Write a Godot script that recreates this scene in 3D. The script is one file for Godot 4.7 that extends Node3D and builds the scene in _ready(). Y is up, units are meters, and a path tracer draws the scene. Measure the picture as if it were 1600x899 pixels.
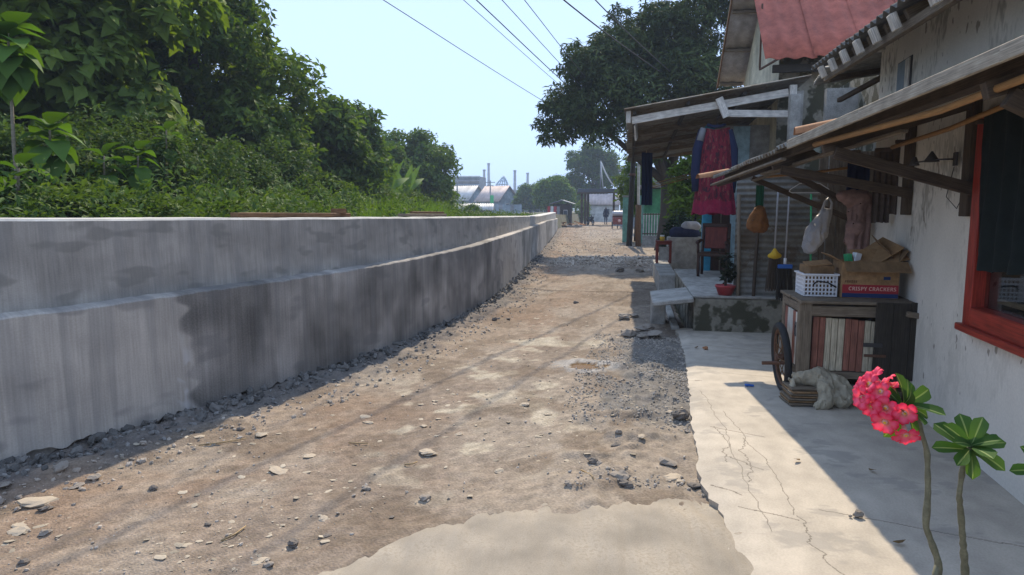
extends Node3D

const F := 1050.0 / 899.0
var rng := RandomNumberGenerator.new()
var M := {}
var used := {}
var nz := FastNoiseLite.new()
var nb := FastNoiseLite.new()
var cam: Camera3D

# ------------------------------------------------------------------ set-up
func _ready():
	rng.seed = 7
	nz.seed = 3
	nz.frequency = 1.0
	nz.noise_type = FastNoiseLite.TYPE_SIMPLEX_SMOOTH
	nz.fractal_octaves = 3
	nb.seed = 11
	nb.frequency = 1.0
	nb.noise_type = FastNoiseLite.TYPE_SIMPLEX
	nb.fractal_type = FastNoiseLite.FRACTAL_NONE
	cam = Camera3D.new()
	cam.name = "camera"
	cam.fov = rad_to_deg(2.0 * atan(0.5 / F))
	cam.position = Vector3(0, 1.6, 0)
	cam.rotation_degrees = Vector3(-6.7, 10, 0)
	cam.near = 0.05
	cam.far = 3000
	add_child(cam)
	var env := Environment.new()
	env.background_mode = Environment.BG_SKY
	var sm := ProceduralSkyMaterial.new()
	sm.sky_top_color = Color(0.68, 0.78, 0.94)
	sm.sky_horizon_color = Color(0.735, 0.84, 0.985)
	sm.sky_curve = 0.32
	sm.ground_horizon_color = Color(0.72, 0.74, 0.72)
	sm.ground_bottom_color = Color(0.35, 0.33, 0.3)
	sm.sun_angle_max = 18.0
	sm.sun_curve = 0.1
	var sk := Sky.new()
	sk.sky_material = sm
	env.sky = sk
	env.background_energy_multiplier = 1.1
	env.tonemap_mode = Environment.TONE_MAPPER_LINEAR
	env.tonemap_exposure = 1.5
	env.fog_enabled = true
	env.fog_density = 0.0013
	env.fog_light_color = Color(0.80, 0.86, 0.95)
	env.sdfgi_enabled = true
	env.ssao_enabled = true
	env.ssil_enabled = true
	var we := WorldEnvironment.new()
	we.name = "world"
	we.environment = env
	add_child(we)
	var sun := DirectionalLight3D.new()
	sun.name = "sun"
	sun.light_energy = 1.45
	sun.light_color = Color(1.0, 0.94, 0.84)
	sun.light_angular_distance = 0.55
	sun.shadow_enabled = true
	add_child(sun)
	sun.look_at_from_position(Vector3.ZERO, Vector3(0.035, -sin(deg_to_rad(41)), cos(deg_to_rad(41))))
	make_materials()
	build_ground()
	build_canal_wall()
	build_patio()
	build_house()
	build_lean_to()
	build_middle_house()
	build_red_roof_house()
	build_canopy()
	build_far_right()
	build_far_left()
	build_wires()
	build_cart()
	build_veranda_things()
	build_terrace_things()
	build_road_end_things()
	build_trees()
	build_desert_roses()
	build_stones()

# ------------------------------------------------------------------ naming
func numbered(n: String) -> String:
	if not used.has(n):
		used[n] = 0
		return n
	used[n] += 1
	return "%s_%03d" % [n, used[n]]

func tag(o: Node, label := "", category := "", group := "", kind := ""):
	if label: o.set_meta("label", label)
	if category: o.set_meta("category", category)
	if group: o.set_meta("group", group)
	if kind: o.set_meta("kind", kind)
	return o

func thing(called: String, label: String, category: String, at := Vector3.ZERO, turn := 0.0, group := "") -> Node3D:
	var o := Node3D.new()
	o.name = numbered(called)
	add_child(o)
	o.position = at
	o.rotation.y = turn
	tag(o, label, category, group)
	return o

func part(called: String, src, mat: Material, parent: Node, t := Transform3D()) -> MeshInstance3D:
	var o := MeshInstance3D.new()
	o.mesh = src if src is Mesh else fin(src)
	o.material_override = mat
	o.transform = t
	if parent == self:
		o.name = numbered(called)
		add_child(o)
	else:
		o.name = called
		var k := 0
		while parent.has_node(NodePath(o.name)):
			k += 1
			o.name = "%s_%03d" % [called, k]
		parent.add_child(o)
	return o

func structure(called: String, src, mat: Material) -> MeshInstance3D:
	return tag(part(called, src, mat, self), "", "", "", "structure")

# ------------------------------------------------------------------ pixels to points (depth always from what a thing touches)
func ray(u: float, v: float) -> Vector3:
	return cam.transform.basis * Vector3((u - 800.0) / 1050.0, (449.5 - v) / 1050.0, -1.0)
func gp(u: float, v: float, y := 0.0) -> Vector3:
	var d := ray(u, v)
	return cam.position + d * ((y - 1.6) / d.y)
func pz(u: float, v: float, z: float) -> Vector3:
	var d := ray(u, v)
	return cam.position + d * (z / d.z)

# ------------------------------------------------------------------ mesh helpers
func sn(smooth := false) -> SurfaceTool:
	var s := SurfaceTool.new()
	s.begin(Mesh.PRIMITIVE_TRIANGLES)
	s.set_smooth_group(0 if smooth else -1)
	return s
func fin(s: SurfaceTool) -> ArrayMesh:
	s.generate_normals()
	return s.commit()
func tri(s: SurfaceTool, a: Vector3, b: Vector3, c: Vector3, out: Vector3):
	if (b - a).cross(c - a).dot(out) > 0.0:
		s.add_vertex(a); s.add_vertex(c); s.add_vertex(b)
	else:
		s.add_vertex(a); s.add_vertex(b); s.add_vertex(c)
func quad(s: SurfaceTool, a: Vector3, b: Vector3, c: Vector3, d: Vector3, out: Vector3):
	tri(s, a, b, c, out)
	tri(s, a, c, d, out)
func vuv(s: SurfaceTool, p: Vector3, uv: Vector2):
	s.set_uv(uv)
	s.add_vertex(p)
func quv(s: SurfaceTool, p: Array, uv: Array, out: Vector3):
	var o := [0, 1, 2, 0, 2, 3]
	if (p[1] - p[0]).cross(p[2] - p[0]).dot(out) > 0.0: o = [0, 2, 1, 0, 3, 2]
	for i in o:
		s.set_uv(uv[i])
		s.add_vertex(p[i])

# chamfered box; uv: v runs along the longest side, in metres
func cbox(s: SurfaceTool, t: Transform3D, size: Vector3, bev := 0.004):
	var h := size * 0.5
	var b: float = minf(bev, minf(h.x, minf(h.y, h.z)) * 0.45)
	var long := 0
	if size.y >= size.x and size.y >= size.z: long = 1
	elif size.z >= size.x: long = 2
	var off := Vector2(rng.randf() * 5.0, rng.randf() * 5.0)
	for ax in 3:
		var i := (ax + 1) % 3
		var j := (ax + 2) % 3
		for sg in [-1.0, 1.0]:
			var ps := []
			var us := []
			for q in [[-1, -1], [1, -1], [1, 1], [-1, 1]]:
				var p := Vector3.ZERO
				p[ax] = sg * h[ax]
				p[i] = q[0] * (h[i] - b)
				p[j] = q[1] * (h[j] - b)
				ps.append(t * p)
				var uu := p[i]
				var vv := p[j]
				if long == i:
					uu = p[j]
					vv = p[i]
				us.append(Vector2(uu, vv) + off + Vector2(ax * 0.37, 0))
			var o := Vector3.ZERO
			o[ax] = sg
			quv(s, ps, us, t.basis * o)
	if b <= 0.0: return
	for ax in 3:
		var i := (ax + 1) % 3
		var j := (ax + 2) % 3
		for si in [-1.0, 1.0]:
			for sj in [-1.0, 1.0]:
				var ps := []
				var us := []
				for q in [[-1, 0], [1, 0], [1, 1], [-1, 1]]:
					var p := Vector3.ZERO
					p[ax] = q[0] * (h[ax] - b)
					p[i] = si * (h[i] if q[1] == 0 else h[i] - b)
					p[j] = sj * (h[j] - b if q[1] == 0 else h[j])
					ps.append(t * p)
					us.append(Vector2(p[j] if long == ax else p[ax], p[ax] if long == ax else p[j]) + off)
				var o := Vector3.ZERO
				o[i] = si
				o[j] = sj
				quv(s, ps, us, t.basis * o)
	for sx in [-1.0, 1.0]:
		for sy in [-1.0, 1.0]:
			for sz in [-1.0, 1.0]:
				s.set_uv(off)
				tri(s, t * Vector3(sx * h.x, sy * (h.y - b), sz * (h.z - b)), t * Vector3(sx * (h.x - b), sy * h.y, sz * (h.z - b)), t * Vector3(sx * (h.x - b), sy * (h.y - b), sz * h.z), t.basis * Vector3(sx, sy, sz))

func box_at(at: Vector3, size: Vector3, bev := 0.004, rot := Vector3.ZERO) -> SurfaceTool:
	var s := sn()
	cbox(s, Transform3D(Basis.from_euler(rot), at), size, bev)
	return s

# bar of rectangular section from a to b (w across, h up)
func bar(s: SurfaceTool, a: Vector3, b: Vector3, w: float, h: float, bev := 0.003, upv := Vector3.UP):
	var d := (b - a)
	var l := d.length()
	d /= l
	var x := upv.cross(d)
	if x.length() < 0.01: x = Vector3.RIGHT.cross(d)
	x = x.normalized()
	var y := d.cross(x)
	cbox(s, Transform3D(Basis(x, y, d), (a + b) * 0.5), Vector3(w, h, l), bev)
func bar_of(a: Vector3, b: Vector3, w: float, h: float, bev := 0.003) -> SurfaceTool:
	var s := sn()
	bar(s, a, b, w, h, bev)
	return s

func tube(s: SurfaceTool, pts: Array, radii, n := 8, caps := true):
	var rings := []
	var prev := Vector3.ZERO
	var acc := 0.0
	var vs := []
	for i in pts.size():
		var d: Vector3 = (pts[mini(i + 1, pts.size() - 1)] - pts[maxi(i - 1, 0)]).normalized()
		var x: Vector3 = prev - d * prev.dot(d) if prev != Vector3.ZERO else d.cross(Vector3.UP if absf(d.y) < 0.9 else Vector3.RIGHT)
		x = x.normalized()
		prev = x
		var y := d.cross(x)
		var r: float = radii[i] if radii is Array else radii
		var ring := []
		for k in n:
			var a := TAU * k / n
			ring.append(pts[i] + (x * cos(a) + y * sin(a)) * r)
		rings.append(ring)
		if i > 0: acc += pts[i].distance_to(pts[i - 1])
		vs.append(acc)
	for i in pts.size() - 1:
		for k in n:
			var k2 := (k + 1) % n
			var a0: Vector3 = rings[i][k]
			quv(s, [a0, rings[i][k2], rings[i + 1][k2], rings[i + 1][k]], [Vector2(float(k) / n, vs[i]), Vector2((k + 1.0) / n, vs[i]), Vector2((k + 1.0) / n, vs[i + 1]), Vector2(float(k) / n, vs[i + 1])], a0 + rings[i][k2] - pts[i] * 2.0)
	if caps:
		for e in [0, pts.size() - 1]:
			var o: Vector3 = pts[e] - pts[1 if e == 0 else e - 1]
			for k in n:
				s.set_uv(Vector2(0, 0))
				tri(s, pts[e], rings[e][k], rings[e][(k + 1) % n], o)
func tube_of(pts: Array, radii, n := 8) -> SurfaceTool:
	var s := sn(true)
	tube(s, pts, radii, n)
	return s

func lathe(s: SurfaceTool, prof: Array, at: Vector3, n := 16):
	for i in prof.size() - 1:
		for k in n:
			var a := TAU * k / n
			var b := TAU * (k + 1) / n
			var p0: Vector2 = prof[i]
			var p1: Vector2 = prof[i + 1]
			var out := Vector3(cos(a), 0, sin(a)) * (p1.y - p0.y) + Vector3(0, -(p1.x - p0.x), 0)
			quv(s, [at + Vector3(cos(a) * p0.x, p0.y, sin(a) * p0.x), at + Vector3(cos(b) * p0.x, p0.y, sin(b) * p0.x), at + Vector3(cos(b) * p1.x, p1.y, sin(b) * p1.x), at + Vector3(cos(a) * p1.x, p1.y, sin(a) * p1.x)], [Vector2(float(k) / n, p0.y), Vector2((k + 1.0) / n, p0.y), Vector2((k + 1.0) / n, p1.y), Vector2(float(k) / n, p1.y)], out)

# corrugated sheet: waves counted from a to b; ridges run from a to d
func corrugated(s: SurfaceTool, a: Vector3, b: Vector3, c: Vector3, d: Vector3, waves: int, amp: float, th := 0.005, rows := 3, sag := 0.0):
	var nrm := (b - a).cross(d - a).normalized()
	if nrm.y < 0.0: nrm = -nrm
	var per := 6
	var n := waves * per
	var top := []
	for r in rows + 1:
		var row := []
		var v := float(r) / rows
		for i in n + 1:
			var u := float(i) / n
			var p: Vector3 = a.lerp(b, u).lerp(d.lerp(c, u), v)
			p += nrm * (amp * sin(u * waves * TAU) + sag * sin(v * PI) + 0.004 * nz.get_noise_3dv(p * 2.0))
			row.append(p)
		top.append(row)
	var w := (b - a).length()
	var l := (d - a).length()
	var ux := rng.randf() * 4.0
	for r in rows:
		for i in n:
			var u0 := ux + w * i / n
			var u1 := ux + w * (i + 1) / n
			var v0 := l * r / rows
			var v1 := l * (r + 1) / rows
			var uv := [Vector2(u0, v0), Vector2(u1, v0), Vector2(u1, v1), Vector2(u0, v1)]
			var q := [top[r][i], top[r][i + 1], top[r + 1][i + 1], top[r + 1][i]]
			quv(s, q, uv, nrm)
			quv(s, q.map(func(p): return p - nrm * th), uv, -nrm)
			if r == 0: quv(s, [q[0], q[1], q[1] - nrm * th, q[0] - nrm * th], uv, a - d)
			if r == rows - 1: quv(s, [q[2], q[3], q[3] - nrm * th, q[2] - nrm * th], uv, d - a)

# surface nets over a smooth union of tapered capsules [a, b, ra, rb]
func blob(bones: Array, cell: float, k: float, bump := 0.0, freq := 8.0, ridged := false) -> ArrayMesh:
	var lo := Vector3.INF
	var hi := -Vector3.INF
	for q in bones:
		for e in 2:
			var r: float = q[2 + e] + k + bump + cell
			lo = lo.min(q[e] - Vector3.ONE * r)
			hi = hi.max(q[e] + Vector3.ONE * r)
	var n := Vector3i(((hi - lo) / cell).ceil()) + Vector3i.ONE
	var f := PackedFloat32Array()
	f.resize(n.x * n.y * n.z)
	for z in n.z:
		for y in n.y:
			for x in n.x:
				var p := lo + Vector3(x, y, z) * cell
				var acc := 0.0
				for q in bones:
					var a: Vector3 = q[0]
					var ba: Vector3 = q[1] - a
					var h := clampf((p - a).dot(ba) / maxf(ba.length_squared(), 1e-9), 0.0, 1.0)
					acc += exp(-((p - a - ba * h).length() - lerpf(q[2], q[3], h)) / k)
				var d := -k * log(maxf(acc, 1e-30))
				if bump > 0.0 and absf(d) < bump + 2.0 * cell: d += bump * (nz.get_noise_3dv(p * freq) if not ridged else (absf(nz.get_noise_3dv(p * freq * Vector3(1.0, 0.55, 1.0))) * 2.2 - 0.5))
				f[(z * n.y + y) * n.x + x] = d
	var s := sn(true)
	var ids := {}
	var vp := []
	for z in n.z - 1:
		for y in n.y - 1:
			for x in n.x - 1:
				var cnt := 0
				var acc := Vector3.ZERO
				var val := []
				for c in 8:
					val.append(f[((z + (c >> 2)) * n.y + y + ((c >> 1) & 1)) * n.x + x + (c & 1)])
				for e in [[0, 1], [2, 3], [4, 5], [6, 7], [0, 2], [1, 3], [4, 6], [5, 7], [0, 4], [1, 5], [2, 6], [3, 7]]:
					var v0: float = val[e[0]]
					var v1: float = val[e[1]]
					if (v0 < 0.0) != (v1 < 0.0):
						var tt := v0 / (v0 - v1)
						acc += Vector3(e[0] & 1, (e[0] >> 1) & 1, e[0] >> 2).lerp(Vector3(e[1] & 1, (e[1] >> 1) & 1, e[1] >> 2), tt)
						cnt += 1
				if cnt:
					ids[Vector3i(x, y, z)] = vp.size()
					vp.append(lo + (Vector3(x, y, z) + acc / cnt) * cell)
	for key in ids:
		for ax in 3:
			var i := (ax + 1) % 3
			var j := (ax + 2) % 3
			if key[i] == 0 or key[j] == 0: continue
			var q: Vector3i = key
			var q2 := q
			q2[ax] += 1
			var v0: float = f[(q.z * n.y + q.y) * n.x + q.x]
			var v1: float = f[(q2.z * n.y + q2.y) * n.x + q2.x]
			if (v0 < 0.0) == (v1 < 0.0): continue
			var c1 := q
			c1[i] -= 1
			var c2 := c1
			c2[j] -= 1
			var c3 := q
			c3[j] -= 1
			if not (ids.has(c1) and ids.has(c2) and ids.has(c3)): continue
			var out := Vector3.ZERO
			out[ax] = 1.0 if v0 < 0.0 else -1.0
			var P := [vp[ids[q]], vp[ids[c1]], vp[ids[c2]], vp[ids[c3]]]
			quv(s, P, P.map(func(p): return Vector2(p.x + p.z, p.y)), out)
	return fin(s)

# hanging cloth: top line a-b, drop, folds
func cloth(a: Vector3, b: Vector3, drop: float, folds: float, amp: float, cols := 28, rows := 14, flare := 0.0, shape = null) -> SurfaceTool:
	var s := sn(true)
	var side := (b - a).normalized()
	var nrm := side.cross(Vector3.UP).normalized()
	var ph := rng.randf() * 9.0
	var g := []
	for r in rows + 1:
		var v := float(r) / rows
		var row := []
		for i in cols + 1:
			var u := float(i) / cols
			var w := 1.0 + flare * v
			var e := [0.0, 1.0, 0.0]
			if shape != null: e = shape.call(v)
			var uu: float = lerpf(e[0], e[1], u)
			var p = a.lerp(b, 0.5 + (uu - 0.5) * w) + Vector3.DOWN * (drop * v + e[2] * u * (1.0 - u))
			var k := 0.35 + 0.65 * v
			p += nrm * amp * k * (sin(uu * folds * TAU + ph + 0.8 * sin(v * 3.0 + ph)) + 0.6 * nz.get_noise_2d(uu * folds * 0.7 + ph, v * 2.0))
			p.y += 0.02 * drop * v * nz.get_noise_2d(uu * 4.0, ph)
			row.append(p)
		g.append(row)
	for r in rows:
		for i in cols:
			var uv := [Vector2(float(i) / cols, float(r) / rows), Vector2((i + 1.0) / cols, float(r) / rows), Vector2((i + 1.0) / cols, (r + 1.0) / rows), Vector2(float(i) / cols, (r + 1.0) / rows)]
			quv(s, [g[r][i], g[r][i + 1], g[r + 1][i + 1], g[r + 1][i]], uv, nrm)
	return s

func rock_mesh(sd: int, flat := 0.7) -> ArrayMesh:
	var s := sn(false)
	var base := SphereMesh.new()
	base.radius = 0.5
	base.height = 1.0
	base.radial_segments = 9
	base.rings = 5
	var ar := base.get_mesh_arrays()
	var vs: PackedVector3Array = ar[Mesh.ARRAY_VERTEX]
	var ix: PackedInt32Array = ar[Mesh.ARRAY_INDEX]
	var out := []
	for v in vs:
		var q := v * (1.0 + 0.35 * nb.get_noise_3dv(v * 1.6 + Vector3(sd * 7.1, 0, 0)) + 0.15 * nb.get_noise_3dv(v * 4.0 + Vector3(0, sd * 3.1, 0)))
		q.y *= flat
		out.append(q)
	for i in range(0, ix.size(), 3):
		tri(s, out[ix[i]], out[ix[i + 1]], out[ix[i + 2]], out[ix[i]] + out[ix[i + 1]] + out[ix[i + 2]])
	return fin(s)

func multi(called: String, mesh: Mesh, mat: Material, xs: Array, cols: Array, parent: Node) -> MultiMeshInstance3D:
	var mm := MultiMesh.new()
	mm.transform_format = MultiMesh.TRANSFORM_3D
	mm.use_colors = not cols.is_empty()
	mm.mesh = mesh
	mm.instance_count = xs.size()
	for i in xs.size():
		mm.set_instance_transform(i, xs[i])
		if cols: mm.set_instance_color(i, cols[i])
	var o := MultiMeshInstance3D.new()
	o.multimesh = mm
	o.material_override = mat
	if parent == self:
		o.name = numbered(called)
	else:
		o.name = called
		var k := 0
		while parent.has_node(NodePath(o.name)):
			k += 1
			o.name = "%s_%03d" % [called, k]
	parent.add_child(o)
	return o

# ------------------------------------------------------------------ materials
func lin(r: float, g: float, b: float) -> Color:
	return Color(r, g, b).linear_to_srgb()
func tex(w: int, h: int, fn: Callable) -> ImageTexture:
	var d := PackedByteArray()
	d.resize(w * h * 3)
	var k := 0
	for y in h:
		for x in w:
			var c: Color = fn.call(x, y)
			d[k] = clampi(int(c.r * 255.0), 0, 255)
			d[k + 1] = clampi(int(c.g * 255.0), 0, 255)
			d[k + 2] = clampi(int(c.b * 255.0), 0, 255)
			k += 3
	return ImageTexture.create_from_image(Image.create_from_data(w, h, false, Image.FORMAT_RGB8, d))
func seamless(w: int, h: int, freq: float, oct: int, sd: int) -> PackedByteArray:
	var n := FastNoiseLite.new()
	n.seed = sd
	n.frequency = freq
	n.fractal_octaves = oct
	n.noise_type = FastNoiseLite.TYPE_SIMPLEX_SMOOTH
	return n.get_seamless_image(w, h).get_data()
func normal_tex(freq: float, oct: int, sd: int, strength: float, size := 512) -> ImageTexture:
	var n := FastNoiseLite.new()
	n.seed = sd
	n.frequency = freq
	n.fractal_octaves = oct
	var im := n.get_seamless_image(size, size)
	im.convert(Image.FORMAT_RGBA8)
	im.bump_map_to_normal_map(strength)
	return ImageTexture.create_from_image(im)
func mat(c: Color, rough := 0.85, t: Texture2D = null, sc := Vector3.ONE, tri_ := true) -> StandardMaterial3D:
	var m := StandardMaterial3D.new()
	m.albedo_color = c
	m.roughness = rough
	m.metallic_specular = 0.35
	if t:
		m.albedo_texture = t
		m.uv1_scale = sc
		m.uv1_triplanar = tri_
	return m
func with_normal(m: StandardMaterial3D, t: Texture2D, s := 1.0) -> StandardMaterial3D:
	m.normal_enabled = true
	m.normal_texture = t
	m.normal_scale = s
	return m

func make_materials():
	var a := seamless(512, 512, 0.02, 5, 1)
	var b := seamless(512, 512, 0.09, 3, 2)
	var c := seamless(512, 512, 0.006, 4, 5)
	var grain := tex(512, 512, func(x, y):
		var i: int = y * 512 + x
		var v := 0.88 + 0.16 * (a[i] / 255.0 - 0.5) + 0.24 * (b[i] / 255.0 - 0.5)
		return Color(v, v * 0.985, v * 0.965))
	var mottled := tex(512, 512, func(x, y):
		var i: int = y * 512 + x
		var v := 0.87 + 0.22 * (c[i] / 255.0 - 0.5) + 0.16 * (a[i] / 255.0 - 0.5) + 0.10 * (b[i] / 255.0 - 0.5)
		return Color(v, v, v * 0.99))
	var wa := seamless(512, 512, 0.015, 4, 21)
	var wood := tex(256, 512, func(x, y):
		var g1 := nz.get_noise_2d(x * 0.16, y * 0.006)
		var g2 := nz.get_noise_2d(x * 0.5 + 90.0, y * 0.02)
		var k := wa[y * 512 + x] / 255.0 - 0.5
		var v := 0.86 + 0.20 * g1 + 0.15 * g2 + 0.2 * k
		return Color(v, v * 0.96, v * 0.91))
	var rusty := tex(512, 512, func(x, y):
		var i: int = y * 512 + x
		var v := 0.84 + 0.22 * (a[i] / 255.0 - 0.5)
		var r := smoothstep(0.55, 0.75, c[i] / 255.0 + 0.25 * (b[i] / 255.0 - 0.5))
		return Color(v, v * 0.99, v * 0.97).lerp(Color(0.62, 0.52, 0.44), r * 0.55))
	var nrm := normal_tex(0.05, 4, 8, 5.0)
	var nfine := normal_tex(0.14, 2, 9, 4.0)
	var pb := seamless(768, 768, 0.005, 4, 41)
	var pp := seamless(768, 768, 0.09, 2, 42)
	var pf := seamless(768, 768, 0.25, 1, 43)
	var pitted := tex(768, 768, func(x, y):
		var i: int = y * 768 + x
		var big := pb[i] / 255.0
		var v := 0.84 + 0.22 * (big - 0.5) + 0.09 * (pf[i] / 255.0 - 0.5)
		var pit := smoothstep(0.62, 0.85, pp[i] / 255.0 + 0.5 * (big - 0.5))
		return Color(v, v * 0.985, v * 0.96).lerp(Color(0.68, 0.64, 0.58), pit * 0.25))
	M.tex_pitted = pitted
	M.tex_grain = grain
	M.tex_mottled = mottled
	M.tex_nrm = nrm
	M.tex_fine = nfine
	var dirt := mat(Color.WHITE, 0.95, grain, Vector3.ONE * 0.9)
	dirt.vertex_color_use_as_albedo = true
	dirt.metallic_specular = 0.2
	M.dirt = with_normal(dirt, nfine, 0.5)
	var stone := mat(Color.WHITE, 0.9, grain, Vector3.ONE * 2.2)
	stone.vertex_color_use_as_albedo = true
	M.stone_tint = with_normal(stone, nrm, 0.8)
	M.rock_pale = with_normal(mat(lin(0.5, 0.43, 0.34), 0.92, grain, Vector3.ONE * 3.0), nrm)
	M.rock_grey = with_normal(mat(lin(0.34, 0.30, 0.26), 0.92, grain, Vector3.ONE * 3.0), nrm)
	M.rock_dark = with_normal(mat(lin(0.19, 0.17, 0.155), 0.9, grain, Vector3.ONE * 3.0), nrm)
	M.concrete = with_normal(mat(lin(0.42, 0.40, 0.37), 0.9, mottled, Vector3.ONE * 0.8), nfine, 0.6)
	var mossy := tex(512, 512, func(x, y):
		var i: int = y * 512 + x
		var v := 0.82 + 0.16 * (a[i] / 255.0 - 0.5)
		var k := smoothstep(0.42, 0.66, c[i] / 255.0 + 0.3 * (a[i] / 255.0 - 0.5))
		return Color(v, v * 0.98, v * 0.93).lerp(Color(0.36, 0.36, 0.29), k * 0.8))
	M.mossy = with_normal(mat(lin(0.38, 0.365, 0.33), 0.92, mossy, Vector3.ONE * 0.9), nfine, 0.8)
	M.earth = mat(lin(0.16, 0.15, 0.09), 0.97, mottled, Vector3.ONE * 0.1)
	M.wood_dark = mat(lin(0.10, 0.078, 0.062), 0.85, wood, Vector3(3.0, 0.8, 1), false)
	M.wood_grey = mat(lin(0.22, 0.19, 0.155), 0.88, wood, Vector3(3.0, 0.8, 1), false)
	M.wood_lit = mat(lin(0.42, 0.39, 0.34), 0.88, wood, Vector3(3.0, 0.8, 1), false)  # paler copy of the grey wood, lit look of the fascia in its colour
	M.wood_brown = mat(lin(0.20, 0.115, 0.06), 0.8, wood, Vector3(3.0, 0.8, 1), false)
	M.wood_black = mat(lin(0.05, 0.045, 0.04), 0.8, wood, Vector3(3.0, 0.8, 1), false)
	M.wood_pale = mat(lin(0.42, 0.33, 0.2), 0.8, wood, Vector3(3.0, 0.8, 1), false)
	M.white_wood = mat(lin(0.72, 0.73, 0.73), 0.7, wood, Vector3(3.0, 0.8, 1), false)
	M.cream_wood = mat(lin(0.62, 0.59, 0.49), 0.75, wood, Vector3(3.0, 0.8, 1), false)
	M.cart_red = mat(lin(0.33, 0.15, 0.12), 0.8, wood, Vector3(3.0, 0.8, 1), false)
	M.chair_wood = mat(lin(0.07, 0.035, 0.025), 0.45, wood, Vector3(3.0, 0.8, 1), false)
	M.red_wood = mat(lin(0.22, 0.045, 0.035), 0.5, wood, Vector3(3.0, 0.8, 1), false)
	M.window_red = mat(lin(0.36, 0.045, 0.03), 0.45, wood, Vector3(2.0, 0.6, 1), false)
	M.bamboo = mat(lin(0.42, 0.24, 0.1), 0.6, wood, Vector3(2.0, 1.2, 1), false)
	M.bark = with_normal(mat(lin(0.085, 0.07, 0.055), 0.95, grain, Vector3.ONE * 1.5), nrm, 1.5)
	M.bark_pale = with_normal(mat(lin(0.28, 0.24, 0.18), 0.95, grain, Vector3.ONE * 1.5), nrm, 1.2)
	M.asbestos = mat(lin(0.42, 0.40, 0.36), 0.92, rusty, Vector3(0.7, 0.7, 1), false)
	M.asbestos_dark = mat(lin(0.27, 0.255, 0.225), 0.92, rusty, Vector3(0.7, 0.7, 1), false)
	M.zinc = mat(lin(0.26, 0.253, 0.235), 0.65, mottled, Vector3(0.8, 0.8, 1), false)
	M.zinc.metallic = 0.1
	M.dark_sheet = mat(lin(0.14, 0.14, 0.14), 0.75, mottled, Vector3(0.8, 0.8, 1), false)
	M.red_roof = mat(lin(0.43, 0.125, 0.085), 0.7, mottled, Vector3(0.5, 0.5, 1), false)
	M.pink_sheet = mat(lin(0.46, 0.41, 0.40), 0.7, mottled, Vector3(0.5, 0.5, 1), false)
	M.cream_wall = mat(lin(0.68, 0.62, 0.48), 0.9, mottled, Vector3.ONE * 0.4)
	M.terracotta = mat(lin(0.46, 0.22, 0.11), 0.85, mottled, Vector3.ONE * 2.0)
	M.blue_paint = mat(lin(0.05, 0.32, 0.48), 0.75, mottled, Vector3.ONE * 0.8)
	M.pale_blue = mat(lin(0.45, 0.62, 0.68), 0.8, mottled, Vector3.ONE * 0.8)
	M.green_wall = mat(lin(0.13, 0.42, 0.22), 0.85, mottled, Vector3.ONE * 0.5)
	M.aqua_wall = mat(lin(0.22, 0.46, 0.38), 0.85, mottled, Vector3.ONE * 0.5)
	M.white_paint = mat(lin(0.75, 0.75, 0.73), 0.7, mottled, Vector3.ONE * 0.5)
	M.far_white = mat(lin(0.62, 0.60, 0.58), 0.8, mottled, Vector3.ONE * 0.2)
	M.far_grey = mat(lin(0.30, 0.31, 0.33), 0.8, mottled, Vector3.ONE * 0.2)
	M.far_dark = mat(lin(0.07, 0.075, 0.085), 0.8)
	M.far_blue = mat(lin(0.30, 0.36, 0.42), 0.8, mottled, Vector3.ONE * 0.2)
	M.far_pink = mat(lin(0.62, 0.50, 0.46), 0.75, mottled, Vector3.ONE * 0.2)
	M.far_steel = mat(lin(0.22, 0.33, 0.42), 0.5)
	M.iron = mat(lin(0.05, 0.045, 0.045), 0.6)
	M.rust_iron = mat(lin(0.14, 0.075, 0.05), 0.8, grain, Vector3.ONE * 4.0)
	M.rubber = mat(lin(0.022, 0.022, 0.023), 0.75)
	M.plastic_white = mat(lin(0.66, 0.66, 0.68), 0.4)
	M.plastic_black = mat(lin(0.02, 0.02, 0.022), 0.5)
	M.plastic_blue = mat(lin(0.03, 0.12, 0.42), 0.4)
	M.plastic_green = mat(lin(0.06, 0.4, 0.16), 0.4)
	M.plastic_red = mat(lin(0.34, 0.045, 0.05), 0.4)
	M.yellow = mat(lin(0.6, 0.38, 0.03), 0.6)
	M.card = mat(lin(0.40, 0.235, 0.115), 0.9, mottled, Vector3.ONE * 2.0)
	M.card_dark = mat(lin(0.27, 0.165, 0.085), 0.9, mottled, Vector3.ONE * 2.0)
	M.print_red = mat(lin(0.32, 0.03, 0.04), 0.8)
	M.print_blue = mat(lin(0.02, 0.04, 0.12), 0.8)
	M.print_brown = mat(lin(0.16, 0.08, 0.04), 0.85)
	M.print_pink = mat(lin(0.62, 0.36, 0.3), 0.8)
	M.bag = mat(lin(0.36, 0.35, 0.36), 0.4)
	M.cloth_dark = mat(lin(0.012, 0.018, 0.018), 0.95, mottled, Vector3.ONE * 2.0)
	M.cloth_navy = mat(lin(0.02, 0.025, 0.06), 0.95)
	M.cloth_brown = mat(lin(0.12, 0.09, 0.075), 0.95, mottled, Vector3.ONE * 2.0)
	M.cloth_pink = mat(lin(0.33, 0.2, 0.17), 0.95, mottled, Vector3.ONE * 2.0)
	M.cloth_orange = mat(lin(0.27, 0.115, 0.04), 0.95, mottled, Vector3.ONE * 2.0)
	M.cloth_green = mat(lin(0.02, 0.1, 0.06), 0.95)
	M.cloth_grey = mat(lin(0.2, 0.2, 0.21), 0.95)
	M.sack = with_normal(mat(lin(0.43, 0.38, 0.29), 0.9, mottled, Vector3.ONE * 3.0), nrm, 0.6)
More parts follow.
